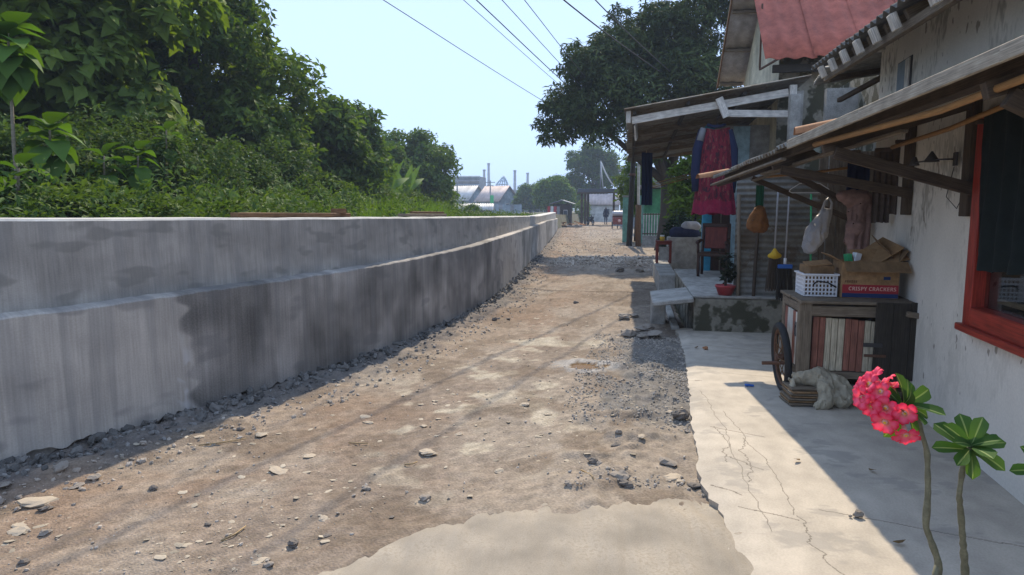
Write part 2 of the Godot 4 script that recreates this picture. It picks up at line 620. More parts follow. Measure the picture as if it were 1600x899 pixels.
	var batik := tex(256, 256, func(x, y):
		var n1 := nz.get_noise_2d(x * 0.03, y * 0.012)
		var n2 := nz.get_noise_2d(x * 0.045 + 50.0, y * 0.03)
		var col := Color(0.44, 0.13, 0.19)
		if n1 > 0.12: col = Color(0.36, 0.11, 0.16)
		if n2 > 0.34: col = Color(0.46, 0.27, 0.25)
		elif n2 < -0.32: col = Color(0.25, 0.14, 0.17)
		if y > 215: col = col.lerp(Color(0.55, 0.10, 0.24), 0.6)
		return col)
	M.batik = mat(Color(1, 1, 1), 0.95, batik, Vector3.ONE, false)
	var glass := StandardMaterial3D.new()
	glass.albedo_color = Color(0.10, 0.12, 0.12, 0.2)
	glass.transparency = BaseMaterial3D.TRANSPARENCY_ALPHA
	glass.roughness = 0.03
	M.glass = glass
	var mud := mat(lin(0.20, 0.12, 0.055), 0.12)
	mud.metallic_specular = 0.5
	M.mud_water = mud
	M.petal_mid = mat(lin(0.78, 0.04, 0.11), 0.6)
	for nm in ["petal", "leaf", "teak", "mango", "bush", "grass", "dry_grass", "rose_leaf", "haze_leaf"]:
		var fm := StandardMaterial3D.new()
		fm.roughness = 0.7
		fm.metallic_specular = 0.22
		fm.vertex_color_use_as_albedo = true
		fm.cull_mode = BaseMaterial3D.CULL_DISABLED
		fm.backlight_enabled = true
		fm.backlight = Color(0.9, 0.94, 0.48)
		if nm == "grass" or nm == "bush": fm.backlight = Color(0.82, 0.86, 0.55)
		if nm == "grass": fm.backlight = Color(0.7, 0.76, 0.42)
		if nm == "petal": fm.backlight = Color(0.8, 0.45, 0.5)
		if nm == "mango": fm.backlight = Color(0.55, 0.6, 0.3)
		M[nm] = fm
	# canal wall: streaked wet-brushed cement, u 12 m, v 1 m
	M.wall_low = mat(Color.WHITE, 0.9, tex(2048, 384, func(x, y): return wall_px(x, y, 0)), Vector3(1, 1, 1), false)
	M.wall_up = mat(Color.WHITE, 0.9, tex(2048, 256, func(x, y): return wall_px(x, y, 1)), Vector3(1, 1, 1), false)
	M.wall_top = mat(lin(0.60, 0.57, 0.53), 0.9, mottled, Vector3.ONE * 0.7)
	# house plaster, 6 m x 4 m
	M.plaster = mat(Color.WHITE, 0.88, tex(1024, 768, plaster_px), Vector3(1, 1, 1), false)
	# patio cement, x 0..2.6, z -10..0
	M.patio = mat(Color.WHITE, 0.88, patio_tex(), Vector3(1, 1, 1), false)

func wall_px(x: float, y: float, up: int) -> Color:
	var s := x / 2048.0 * 12.0
	var h := y / (384.0 if up == 0 else 256.0)
	var c := wall_core(s, h, up)
	if s > 11.0: c = c.lerp(wall_core(s - 12.0, h, up), smoothstep(11.0, 12.0, s))
	return c
func wall_core(s: float, h: float, up: int) -> Color:
	var o := 31.0 * up
	var big := nz.get_noise_2d(s * 0.55 + o, h * 0.9)
	var streak := nb.get_noise_2d(s * 38.0 + o, h * 0.9 + 3.0)
	var str2 := nb.get_noise_2d(s * 9.0 + 40.0 + o, h * 0.6)
	var fine := nb.get_noise_2d(s * 60.0, h * 60.0)
	var cloud := nz.get_noise_2d(s * 2.2 + 7.0 + o, h * 2.0)
	var v := (0.66 if up == 0 else 0.59) + 0.07 * big + 0.02 * streak + 0.012 * str2 + 0.06 * cloud + 0.018 * fine + 0.02 * nb.get_noise_2d(s * 95.0, h * 3.0)
	var c := Color(v, v * 0.955, v * 0.90)
	if up == 0:
		var j := 6.50 + 0.07 * nb.get_noise_2d(h * 5.0, 2.0) + 0.12 * h
		var t := maxf(smoothstep(j - 0.02, j + 0.05, s), smoothstep(2.9, 1.8, s + 0.3 * cloud))
		var dark := 0.47 + 0.13 * nz.get_noise_2d(s * 0.8, h * 1.2 + 9.0) + 0.015 * str2 + 0.025 * streak + 0.07 * cloud + 0.03 * fine + 0.10 * smoothstep(0.25, -0.2, nz.get_noise_2d(s * 1.4 + 5.0, h * 0.5)) - 0.06 * smoothstep(0.8, 0.0, absf(s - 6.9))
		c = c.lerp(Color(dark, dark * 0.96, dark * 0.915), t)
		var drip := exp(-pow((s - j + 0.05) / 0.04, 2.0)) * clampf(0.3 + 1.8 * nb.get_noise_2d(s * 9.0, h * 5.0), 0.0, 1.0) * smoothstep(0.25, 0.6, h)
		c = c.lerp(Color(0.74, 0.73, 0.73), drip * 0.7)
		var grime := smoothstep(0.25, 0.5, nz.get_noise_2d(s * 1.1 + 71.0, h * 2.6 + 8.0))
		c = c.lerp(Color(0.40, 0.39, 0.385), grime * 0.35)
	else:
		var d2 := smoothstep(0.22, 0.5, nz.get_noise_2d(s * 1.6 + 60.0, h * 2.6 + 20.0))
		c = c.lerp(Color(0.45, 0.435, 0.41), d2 * 0.5)
	var rundown := smoothstep(0.35, 0.7, nb.get_noise_2d(s * 5.0 + 80.0 + o, h * 0.35))
	c = c.lerp(Color(0.44, 0.435, 0.43), rundown * 0.22)
	return c

func plaster_px(x: float, y: float) -> Color:
	var s := x / 1024.0 * 6.0
	var h := 4.0 - y / 768.0 * 4.0
	var big := nz.get_noise_2d(s * 0.7, h * 0.7 + 4.0)
	var fine := nb.get_noise_2d(s * 40.0, h * 40.0)
	var v := 0.81 + 0.05 * big + 0.015 * fine + 0.02 * nz.get_noise_2d(s * 4.0, h * 2.0)
	var c := Color(v, v * 0.97, v * 0.92)
	# mildew in broad runs, stronger round the brackets and along the upper wall
	var zone := smoothstep(0.55, 0.0, absf(h - 1.75)) * smoothstep(4.2, 5.2, s) + 0.8 * smoothstep(2.4, 2.9, h) + 0.25
	var k := nz.get_noise_2d(s * 1.5 + 30.0, h * 1.0) + 0.5 * nz.get_noise_2d(s * 9.0, h * 3.0) + 0.25 * nb.get_noise_2d(s * 26.0, h * 9.0)
	c = c.lerp(Color(0.55, 0.53, 0.49), smoothstep(0.05, 0.6, k) * clampf(zone, 0.0, 1.0) * 0.7)
	# flaked paint
	var fl := smoothstep(0.50, 0.56, nz.get_noise_2d(s * 10.0 + 70.0, h * 4.5 + 3.0) + 0.5 * nz.get_noise_2d(s * 1.1, h * 1.1 + 50.0) - 0.25 + 0.25 * zone)
	c = c.lerp(Color(0.50, 0.47, 0.43), fl * 0.75)
	return c

func patio_tex() -> ImageTexture:
	var W := 768
	var H := 1536
	var t := tex(W, H, func(x, y):
		var wx: float = x / 768.0 * 2.6
		var wz: float = y / 1536.0 * 10.0
		var v := 0.675 + 0.05 * nz.get_noise_2d(wx * 1.3, wz * 1.3) + 0.05 * nz.get_noise_2d(wx * 5.0, wz * 4.0 + 9.0) + 0.02 * nb.get_noise_2d(wx * 60.0, wz * 60.0)
		var sm: float = smoothstep(0.25, 0.5, nz.get_noise_2d(wx * 1.8 + 20.0, wz * 2.4) + 0.3 * nz.get_noise_2d(wx * 9.0, wz * 20.0))
		var c := Color(v, v * 0.945, v * 0.865)
		return c.lerp(Color(0.54, 0.52, 0.49), sm * 0.45))
	var im := t.get_image()
	var col := Color(0.42, 0.39, 0.35)
	var r := RandomNumberGenerator.new()
	r.seed = 5
	var paths := [[0.62, -5.9, 0.70, -3.3], [0.74, -5.3, 0.86, -3.5], [0.60, -4.9, 0.92, -4.75], [0.66, -4.3, 0.84, -4.1], [0.86, -3.5, 0.93, -2.9], [0.60, -3.55, 0.86, -3.45], [0.9, -6.6, 2.1, -6.3], [0.7, -8.0, 1.4, -7.7], [1.0, -3.6, 2.0, -3.3], [0.55, -6.3, 0.68, -6.25], [0.50, -3.85, 0.62, -3.72], [0.64, -4.9, 0.62, -4.2], [0.78, -4.7, 0.7, -3.9]]
	for p in paths:
		var n := 60
		var off := 0.0
		var last := Vector2.ZERO
		for i in n + 1:
			off += r.randf_range(-0.012, 0.012)
			off *= 0.96
			var q := Vector2(lerpf(p[0], p[2], float(i) / n), lerpf(p[1], p[3], float(i) / n)) + Vector2(off, off * 0.6)
			if i > 0:
				for k in 14:
					var w := last.lerp(q, k / 14.0)
					var xx := int(w.x / 2.6 * W)
					var yy := int(-w.y / 10.0 * H)
					if xx >= 0 and yy >= 0 and xx < W and yy < H: im.set_pixel(xx, yy, im.get_pixel(xx, yy).lerp(col, 0.75))
			last = q
	return ImageTexture.create_from_image(im)

# ------------------------------------------------------------------ ground and road
var wall_pts := [Vector2(-5.9, 1.5), Vector2(-4.9, -1.0), Vector2(-4.15, -2.5), Vector2(-3.75, -3.33), Vector2(-3.5, -3.85), Vector2(-3.28, -4.57), Vector2(-3.06, -5.32), Vector2(-2.81, -6.26), Vector2(-2.55, -7.72), Vector2(-2.36, -10.64), Vector2(-2.56, -15.25), Vector2(-3.36, -26.3), Vector2(-4.8, -43.5), Vector2(-5.7, -53.0)]
func wall_x(z: float) -> float:
	if z > wall_pts[0].y: return wall_pts[0].x - (z - wall_pts[0].y) * 0.4
	for i in wall_pts.size() - 1:
		if z >= wall_pts[i + 1].y:
			var t: float = (wall_pts[i].y - z) / (wall_pts[i].y - wall_pts[i + 1].y)
			return lerpf(wall_pts[i].x, wall_pts[i + 1].x, t)
	return -5.7
func patio_x(z: float) -> float:
	var e := [Vector2(0.47, -2.9), Vector2(0.51, -3.3), Vector2(0.50, -3.6), Vector2(0.44, -3.8), Vector2(0.45, -4.3), Vector2(0.48, -5.07), Vector2(0.55, -6.2), Vector2(0.60, -7.3), Vector2(0.62, -8.4), Vector2(0.6, -13.0)]
	var x := 0.47
	for i in e.size() - 1:
		if z <= e[i].y and z >= e[i + 1].y: x = lerpf(e[i].x, e[i + 1].x, (e[i].y - z) / (e[i].y - e[i + 1].y))
	if z < -13.0: x = 0.6
	return x + 0.018 * nz.get_noise_2d(z * 4.0, 1.0) + 0.012 * nb.get_noise_2d(z * 14.0, 8.0)
func slab_z(x: float) -> float:
	var e := [Vector2(-2.2, -2.05), Vector2(-1.48, -2.57), Vector2(-1.23, -2.82), Vector2(-1.07, -3.09), Vector2(-0.71, -3.44), Vector2(-0.27, -3.56), Vector2(0.08, -3.67), Vector2(0.35, -3.72), Vector2(0.52, -3.55)]
	var z := -3.55
	if x < -2.2: z = -2.05 + (-2.2 - x) * 0.7
	for i in e.size() - 1:
		if x >= e[i].x and x <= e[i + 1].x: z = lerpf(e[i].y, e[i + 1].y, (x - e[i].x) / (e[i + 1].x - e[i].x))
	return z - 0.13 + 0.08 * nz.get_noise_2d(x * 3.0, 5.0) + 0.02 * nb.get_noise_2d(x * 7.0, 2.0)
var puddle_at := Vector2(-0.43, -6.77)
func road_y(x: float, z: float) -> float:
	var y := 0.018 * nz.get_noise_2d(x * 0.7, z * 0.5) + 0.012 * nz.get_noise_2d(x * 3.0, z * 3.0) + 0.005 * nb.get_noise_2d(x * 14.0, z * 14.0)
	if x > -2.6: y -= 0.07 * smoothstep(0.25, 0.55, z - slab_z(x))
	var dw := x - wall_x(z)
	if z > -30.0: y += 0.07 * smoothstep(0.75, 0.0, dw) * (0.7 + 0.9 * nz.get_noise_2d(x * 2.5, z * 2.5))
	var dp := patio_x(z) - x
	if z > -9.0:
		y -= 0.03 * smoothstep(0.5, 0.0, dp)
		y += 0.035 * smoothstep(0.0, 0.35, nz.get_noise_2d(x * 2.2 + 9.0, z * 2.2)) * smoothstep(1.1, 0.5, dp) * smoothstep(0.0, 0.2, dp)
	# wheel tracks
	for tx in [-1.55, -0.55]:
		var c: float = tx + 0.16 * sin(z * 0.33) + 0.02 * (z + 6.0)
		y -= 0.016 * exp(-pow((x - c) / 0.13, 2.0)) * (0.5 + 0.5 * nz.get_noise_2d(z * 0.6, tx * 9.0))
	var pd := Vector2(x, z).distance_to(puddle_at)
	y += 0.012 * exp(-pow((pd - 0.27) / 0.09, 2.0)) - 0.028 * smoothstep(0.2, 0.05, pd)
	# heap of spoil across the road further off
	y += 0.12 * exp(-pow((z + 20.5) / 1.1, 2.0)) * smoothstep(-2.4, -1.6, x) * smoothstep(1.2, 0.6, x) * (0.6 + nz.get_noise_2d(x * 1.2, z * 1.2))
	return y
func road_color(x: float, z: float) -> Color:
	var n1 := nz.get_noise_2d(x * 0.8 + 3.0, z * 0.45)
	var n2 := nz.get_noise_2d(x * 2.6, z * 1.8 + 11.0)
	var n3 := nb.get_noise_2d(x * 9.0, z * 8.0)
	var dw := x - wall_x(z)
	var dp := patio_x(z) - x
	var c := Color(0.345, 0.275, 0.215)
	c = c.lerp(Color(0.395, 0.33, 0.265), smoothstep(-0.1, 0.4, n1))
	c = c.lerp(Color(0.25, 0.20, 0.158), smoothstep(0.05, 0.55, -n1 + 0.4 * n2) * 0.8)
	# reddish fill beside the canal wall
	var red := smoothstep(2.2, 0.7, dw + 0.5 * n2) * smoothstep(-0.35, 0.05, nz.get_noise_2d(x * 0.5, z * 0.3 + 31.0))
	c = c.lerp(Color(0.33, 0.225, 0.155), red * 0.7)
	# paler, drier crust in broad patches
	var crust := smoothstep(-0.05, 0.35, nz.get_noise_2d(x * 0.35 + 15.0, z * 0.16 + 2.0) + 0.25 * n2)
	c = c.lerp(Color(0.43, 0.36, 0.285), crust * 0.55)
	# bare cement smears
	var smear := smoothstep(0.28, 0.42, nz.get_noise_2d(x * 1.5 + 40.0, z * 1.5 + 20.0) + 0.2 * n2)
	var where := exp(-pow((z + 5.6) / 1.7, 2.0)) * exp(-pow((x + 1.15) / 0.75, 2.0)) + exp(-pow((z + 7.9) / 0.28, 2.0)) * exp(-pow((x + 0.9) / 0.7, 2.0)) * 1.6
	c = c.lerp(Color(0.56, 0.49, 0.38), clampf(smear * where * 1.6 + 0.9 * smoothstep(0.75, 1.1, where + 0.4 * n2 - 0.1), 0.0, 0.9))
	# crushed grey gravel by the patio
	var g := smoothstep(-4.6, -5.4, z + 0.5 * n2) * smoothstep(-9.3, -8.0, z) * smoothstep(0.85, 0.55, dp + 0.35 * n2)
	c = c.lerp(Color(0.25, 0.235, 0.215), g * 0.85)
	# darker brown earth in scattered clods and patches
	c = c.lerp(Color(0.22, 0.165, 0.12), smoothstep(0.12, 0.35, nz.get_noise_2d(x * 1.1 + 61.0, z * 0.9 + 17.0) + 0.3 * n2) * (1.0 - g) * 0.6)
	# cement splash round the puddle
	var pd := Vector2(x, z).distance_to(puddle_at) + 0.10 * n2 + 0.05 * n3
	c = c.lerp(Color(0.47, 0.45, 0.425), smoothstep(0.36, 0.28, pd) * 0.8)
	c = c.lerp(Color(0.21, 0.13, 0.065), smoothstep(0.2, 0.14, pd))
	# grey mortar crumbs at the wall foot
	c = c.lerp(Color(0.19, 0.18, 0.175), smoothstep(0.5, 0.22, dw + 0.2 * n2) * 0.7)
	return Color(c.r * 0.97, c.g, c.b * 1.04) * (0.86 + 0.12 * n3 + 0.10 * n2)

func build_ground():
	var s := sn()
	quad(s, Vector3(-400, -0.16, 40), Vector3(400, -0.16, 40), Vector3(400, -0.16, -600), Vector3(-400, -0.16, -600), Vector3.UP)
	structure("ground", s, M.earth)
	# dirt road sheet
	var zs := [2.0]
	while zs[-1] > -80.0:
		var d: float = maxf(0.035, 0.0042 * absf(zs[-1]) * (1.0 + absf(zs[-1]) * 0.1)) if zs[-1] < -2.0 else 0.15
		zs.append(zs[-1] - d)
	var verts := PackedVector3Array()
	var cols := PackedColorArray()
	var idx := PackedInt32Array()
	var nx := 190
	for z in zs:
		var x0: float = wall_x(z) - 0.35
		var x1: float = patio_x(z) + 0.12 if z > -13.0 else 5.0
		if z < -53.0: x0 = -9.0
		for i in nx + 1:
			var x := lerpf(x0, x1, float(i) / nx)
			verts.append(Vector3(x, road_y(x, z), z))
			cols.append(road_color(x, z))
	for r in zs.size() - 1:
		for i in nx:
			var a := r * (nx + 1) + i
			idx.append_array([a, a + 1, a + nx + 2, a, a + nx + 2, a + nx + 1])
	var ar := []
	ar.resize(Mesh.ARRAY_MAX)
	ar[Mesh.ARRAY_VERTEX] = verts
	ar[Mesh.ARRAY_COLOR] = cols
	ar[Mesh.ARRAY_INDEX] = idx
	var am := ArrayMesh.new()
	am.add_surface_from_arrays(Mesh.PRIMITIVE_TRIANGLES, ar)
	var st := SurfaceTool.new()
	st.create_from(am, 0)
	st.generate_normals()
	# winding: rows run away from the camera, columns to +x
	var road := structure("dirt_road", flip_up(st.commit()), M.dirt)
	tag(road, "", "", "", "structure")
	# raised bank behind the canal wall
	s = sn(true)
	var ts := [0.0, 1.0, 2.5, 5.0, 9.0, 15.0, 25.0, 45.0, 90.0, 300.0]
	var bz := []
	var z := 6.0
	while z > -420.0:
		bz.append(z)
		z -= 1.5 + absf(z) * 0.08
	for r in bz.size() - 1:
		for i in ts.size() - 1:
			var q := []
			for e in [[r, i], [r, i + 1], [r + 1, i + 1], [r + 1, i]]:
				var zz: float = bz[e[0]]
				var xx: float = wall_x(zz) - 0.62 - ts[e[1]]
				q.append(Vector3(xx, 1.12 + 0.25 * nz.get_noise_2d(xx * 0.2, zz * 0.2) * clampf(ts[e[1]] * 0.5, 0.0, 1.0) - 0.004 * maxf(0.0, -zz - 50.0), zz))
			quad(s, q[0], q[1], q[2], q[3], Vector3.UP)
	structure("canal_bank", s, M.earth)
	# end of the bank beyond the wall
	s = sn(true)
	for r in bz.size() - 1:
		if bz[r] < -50.0:
			quad(s, Vector3(-6.1, 1.1 - 0.004 * maxf(0, -bz[r] - 50.0), bz[r]), Vector3(-6.1, 1.1 - 0.004 * maxf(0, -bz[r + 1] - 50.0), bz[r + 1]), Vector3(-5.75, -0.1, bz[r + 1]), Vector3(-5.75, -0.1, bz[r]), Vector3(1, 1, 0))
	structure("bank_slope", s, M.earth)
	# small muddy puddle
	s = sn(true)
	for k in 24:
		var a0 := TAU * k / 24.0
		var a1 := TAU * (k + 1) / 24.0
		var r0 := 0.15 + 0.03 * nz.get_noise_2d(cos(a0) * 1.5, sin(a0) * 1.5)
		var r1 := 0.15 + 0.03 * nz.get_noise_2d(cos(a1) * 1.5, sin(a1) * 1.5)
		var o := Vector3(puddle_at.x, -0.012, puddle_at.y)
		tri(s, o, o + Vector3(cos(a0) * r0, 0, sin(a0) * r0 * 1.2), o + Vector3(cos(a1) * r1, 0, sin(a1) * r1 * 1.2), Vector3.UP)
	structure("puddle_water", s, M.mud_water)

func flip_up(m: ArrayMesh) -> ArrayMesh:
	# make sure that the sheet's normals look up
	var a := m.surface_get_arrays(0)
	var n: PackedVector3Array = a[Mesh.ARRAY_NORMAL]
	if n[n.size() / 2].y < 0.0:
		for i in n.size(): n[i] = -n[i]
		a[Mesh.ARRAY_NORMAL] = n
		var ix: PackedInt32Array = a[Mesh.ARRAY_INDEX]
		for i in range(0, ix.size(), 3):
			var t := ix[i + 1]
			ix[i + 1] = ix[i + 2]
			ix[i + 2] = t
		a[Mesh.ARRAY_INDEX] = ix
	a[Mesh.ARRAY_TANGENT] = null
	var o := ArrayMesh.new()
	o.add_surface_from_arrays(Mesh.PRIMITIVE_TRIANGLES, a)
	return o

# ------------------------------------------------------------------ canal wall
func spline(t: float) -> Vector2:
	var n := wall_pts.size()
	var i := clampi(int(t), 0, n - 2)
	var f := t - i
	var p0: Vector2 = wall_pts[maxi(i - 1, 0)]
	var p1: Vector2 = wall_pts[i]
	var p2: Vector2 = wall_pts[i + 1]
	var p3: Vector2 = wall_pts[mini(i + 2, n - 1)]
	return p1.cubic_interpolate(p2, p0, p3, f)
func build_canal_wall():
	var w := thing("canal_wall", "long curving grey cement canal wall with a narrow ledge halfway up", "wall")
	var path := []
	var sl := []
	var acc := 0.0
	for i in wall_pts.size() - 1:
		var m := 26 if i < 10 else 60
		for k in m:
			path.append(spline(i + float(k) / m))
	path.append(wall_pts[-1])
	for i in path.size():
		if i: acc += path[i].distance_to(path[i - 1])
		sl.append(acc)
	var prof := func(i: int) -> Array:
		var d: Vector2 = (path[mini(i + 1, path.size() - 1)] - path[maxi(i - 1, 0)]).normalized()
		var n := Vector3(-d.y, 0, d.x)
		if n.x < 0: n = -n
		var z: float = path[i].y
		var b := Vector3(path[i].x, 0, z)
		var far := clampf((-z - 3.0) / 23.0, 0.0, 1.0)
		var lh: float = 0.95 + 0.11 * clampf((-z - 3.3) / 9.0, 0.0, 1.0) + 0.008 * nz.get_noise_2d(sl[i] * 1.2, 4.0) + 0.005 * nb.get_noise_2d(sl[i] * 6.0, 1.0)
		var top: float = 1.54 - 0.22 * far + 0.006 * nz.get_noise_2d(sl[i] * 1.0, 14.0)
		if z < -30.0: lh = lerpf(lh, 0.85, clampf((-z - 30.0) / 20.0, 0, 1))
		var w1 := 0.006 * nz.get_noise_2d(sl[i] * 1.5, 33.0)
		var rag := 0.05 + 0.035 * nz.get_noise_2d(sl[i] * 2.0, 50.0) + 0.03 * nb.get_noise_2d(sl[i] * 7.0, 51.0)
		return [b - n * 0.05 + Vector3(0, -0.2, 0), b - n * 0.045 + Vector3(0, rag, 0), b + n * 0.004 + Vector3(0, rag + 0.012, 0), b + n * w1 + Vector3(0, 0.4, 0), b + n * (w1 * 0.5) + Vector3(0, lh - 0.012, 0), b - n * 0.012 + Vector3(0, lh, 0), b - n * 0.125 + Vector3(0, lh + 0.01, 0), b - n * (0.135 - w1) + Vector3(0, (lh + top) * 0.5, 0), b - n * 0.14 + Vector3(0, top - 0.015, 0), b - n * 0.155 + Vector3(0, top, 0), b - n * 0.63 + Vector3(0, top + 0.004, 0), b - n * 0.65 + Vector3(0, top - 0.02, 0), b - n * 0.65 + Vector3(0, 0.6, 0), n]
	var low := sn(true)
	var up := sn(true)
	var cop := sn(true)
	var prev: Array = prof.call(0)
	for i in range(1, path.size()):
		var cur: Array = prof.call(i)
		var n: Vector3 = cur[13]
		for k in 12:
			var st: SurfaceTool = low if k < 6 else (up if k < 8 else cop)
			var hh := 1.0 if k < 6 else 0.62
			var b0 := 0.0 if k < 6 else 0.93
			var out := n
			if k == 5 or k == 9: out = Vector3.UP
			elif k > 9: out = -n
			elif k == 4 or k == 8: out = n + Vector3.UP
			var uv := []
			for e in [[prev, k, i - 1], [cur, k, i], [cur, k + 1, i], [prev, k + 1, i - 1]]:
				uv.append(Vector2(sl[e[2]] / 12.0, 1.0 - clampf((e[0][e[1]].y - b0) / hh, 0.0, 0.999)))
			st.set_smooth_group(k)
			quv(st, [prev[k], cur[k], cur[k + 1], prev[k + 1]], uv, out)
		prev = cur
	# closing end
	var e: Array = prof.call(path.size() - 1)
	var lo2 := sn()
	quad(lo2, e[0], e[4], e[6], e[6] * Vector3(1, 0, 1), Vector3(0, 0, -1))
	quad(lo2, e[6] * Vector3(1, 0, 1), e[9], e[10], e[10] * Vector3(1, 0, 1), Vector3(0, 0, -1))
	tag(part("plinth", low, M.wall_low, w), "lower half of the wall, darker damp cement past a ragged joint")
	part("upright", up, M.wall_up, w)
	part("coping", cop, M.wall_top, w)
	part("end_face", lo2, M.concrete, w)
	# timbers lying on the coping
	var zt := -7.05
	var a := coping_point(365)
	var b := coping_point(542)
	var pl := thing("old_plank", "long weathered brown plank lying on top of the canal wall", "plank", (a + b) * 0.5)
	part("board", bar_of((a - b) * 0.5, (b - a) * 0.5, 0.10, 0.045, 0.006), M.wood_brown, pl)
	var c := coping_point(530)
	part("short_offcut_block", box_at(Vector3.ZERO, Vector3(0.16, 0.05, 0.10)), M.wood_brown, pl, Transform3D(Basis.from_euler(Vector3(0, 0.5, 0)), c - (a + b) * 0.5 + Vector3(0, 0.045, 0.0)))
	a = coping_point(628)
	b = coping_point(692)
	pl = thing("old_plank", "shorter grey-brown plank lying on the canal wall near tall grass", "plank", (a + b) * 0.5)
	part("board", bar_of((a - b) * 0.5, (b - a) * 0.5, 0.12, 0.04, 0.006), M.wood_grey, pl)
	part("strip", bar_of((a - b) * 0.3 + Vector3(0, 0.037, 0.0), (b - a) * 0.5 + Vector3(0, 0.037, 0), 0.04, 0.03, 0.004), M.wood_brown, pl)
func coping_point(u: float) -> Vector3:
	# where the sight line of column u crosses the middle of the coping
	var z := -2.0
	var best := Vector3.ZERO
	var err := 1e9
	while z > -40.0:
		var x := wall_x(z) - 0.42
		var d := cam.transform.basis.inverse() * (Vector3(x, 1.5, z) - cam.position)
		if d.z < -0.1:
			var uu := 800.0 + 1050.0 * d.x / -d.z
			if absf(uu - u) < err:
				err = absf(uu - u)
				best = Vector3(x, 1.54 - 0.22 * clampf((-z - 3.0) / 23.0, 0.0, 1.0) + 0.028, z)
		z -= 0.02
	return best

# ------------------------------------------------------------------ patio, apron slab, drain and terrace
func build_patio():
	var s := sn(true)
	var rows := 150
	var cols := 26
	var g := []
	for r in rows + 1:
		var z := lerpf(1.5, -9.02, float(r) / rows)
		var row := []
		for i in cols + 1:
			var x0 := patio_x(z)
			var x := lerpf(x0, 3.4, pow(float(i) / cols, 1.3))
			row.append(Vector3(x, 0.03 + 0.006 * nz.get_noise_2d(x * 1.1, z * 1.1) - 0.02 * smoothstep(0.10, 0.0, x - x0), z))
		g.append(row)
	for r in rows:
		for i in cols:
			var q := [g[r][i], g[r][i + 1], g[r + 1][i + 1], g[r + 1][i]]
			quv(s, q, q.map(func(p): return Vector2(p.x / 2.6, -p.z / 10.0)), Vector3.UP)
		s.set_smooth_group(2)
		var q2 := [g[r][0], g[r + 1][0], g[r + 1][0] + Vector3(0.02, -0.16, 0), g[r][0] + Vector3(0.02, -0.16, 0)]
		quv(s, q2, q2.map(func(p): return Vector2(p.x / 2.6, -p.z / 10.0)), Vector3.LEFT)
		s.set_smooth_group(0)
	structure("patio_pavement", s, M.patio)
	# apron slab in front, thin worn edge
	s = sn(true)
	var xs := []
	for i in 161: xs.append(lerpf(-2.6, 0.6, i / 160.0))
	var gg := []
	for r in 31:
		var row := []
		for x in xs:
			var z0 := slab_z(x)
			var t := pow(r / 30.0, 1.6)
			var z: float = lerpf(z0, 1.2, t)
			var d := z - z0
			row.append(Vector3(x, -0.035 + 0.055 * smoothstep(0.0, 0.42, d) + 0.02 * nz.get_noise_2d(x * 3.5, z * 3.5) + 0.006 * nb.get_noise_2d(x * 17.0, z * 17.0), z))
		gg.append(row)
	for r in 30:
		for i in 160:
			var q := [gg[r][i], gg[r][i + 1], gg[r + 1][i + 1], gg[r + 1][i]]
			quv(s, q, q.map(func(p): return Vector2(p.x * 0.45, p.z * 0.45)), Vector3.UP)
	var sm := mat(lin(0.41, 0.37, 0.315), 0.95, M.tex_pitted, Vector3.ONE * 0.55)
	structure("concrete_apron_pavement", s, sm)
	# drain kerb strip and slot beside the terrace
	s = sn()
	cbox(s, Transform3D(Basis(), Vector3(0.61, -0.03, -10.9)), Vector3(0.10, 0.16, 3.7), 0.012)
	structure("drain_kerb", s, M.concrete)
	s = sn()
	quad(s, Vector3(0.62, -0.18, -9.0), Vector3(0.85, -0.18, -9.0), Vector3(0.85, -0.18, -17), Vector3(0.62, -0.18, -17), Vector3.UP)
	structure("drain_floor_path", s, M.concrete)
	var t := thing("terrace", "raised dark concrete terrace with a mossy front face", "terrace", Vector3(1.55, 0, -10.8))
	s = sn()
	cbox(s, Transform3D(Basis(), Vector3(0.1, 0.15, 0.0)), Vector3(1.65, 0.62, 3.9), 0.015)
	part("base", s, M.mossy, t)
	part("floor_screed", box_at(Vector3(0.09, 0.475, 0.0), Vector3(1.67, 0.03, 3.92), 0.008), M.concrete, t)
	t = thing("bridging_slab", "sloping concrete slab bridging the drain at the terrace corner", "slab", Vector3(0.55, 0, -9.3))
	part("plate", box_at(Vector3(0.0, 0.415, 0.0), Vector3(0.52, 0.06, 1.2), 0.012, Vector3(0, 0, 0.13)), M.concrete, t)
	part("bearer_block", box_at(Vector3(-0.15, 0.17, -0.35), Vector3(0.2, 0.42, 0.35), 0.012), M.concrete, t)
	t = thing("low_kerb_wall", "low grey block wall running beside the drain behind the bridging slab", "wall", Vector3(0.70, 0, -14.7))
	for k in 5:
		part("block", box_at(Vector3(rng.randf_range(-0.006, 0.006), 0.18, 1.62 - k * 0.81), Vector3(0.33, 0.40, 0.795), 0.012), M.concrete if k == 0 else M.concrete, t)

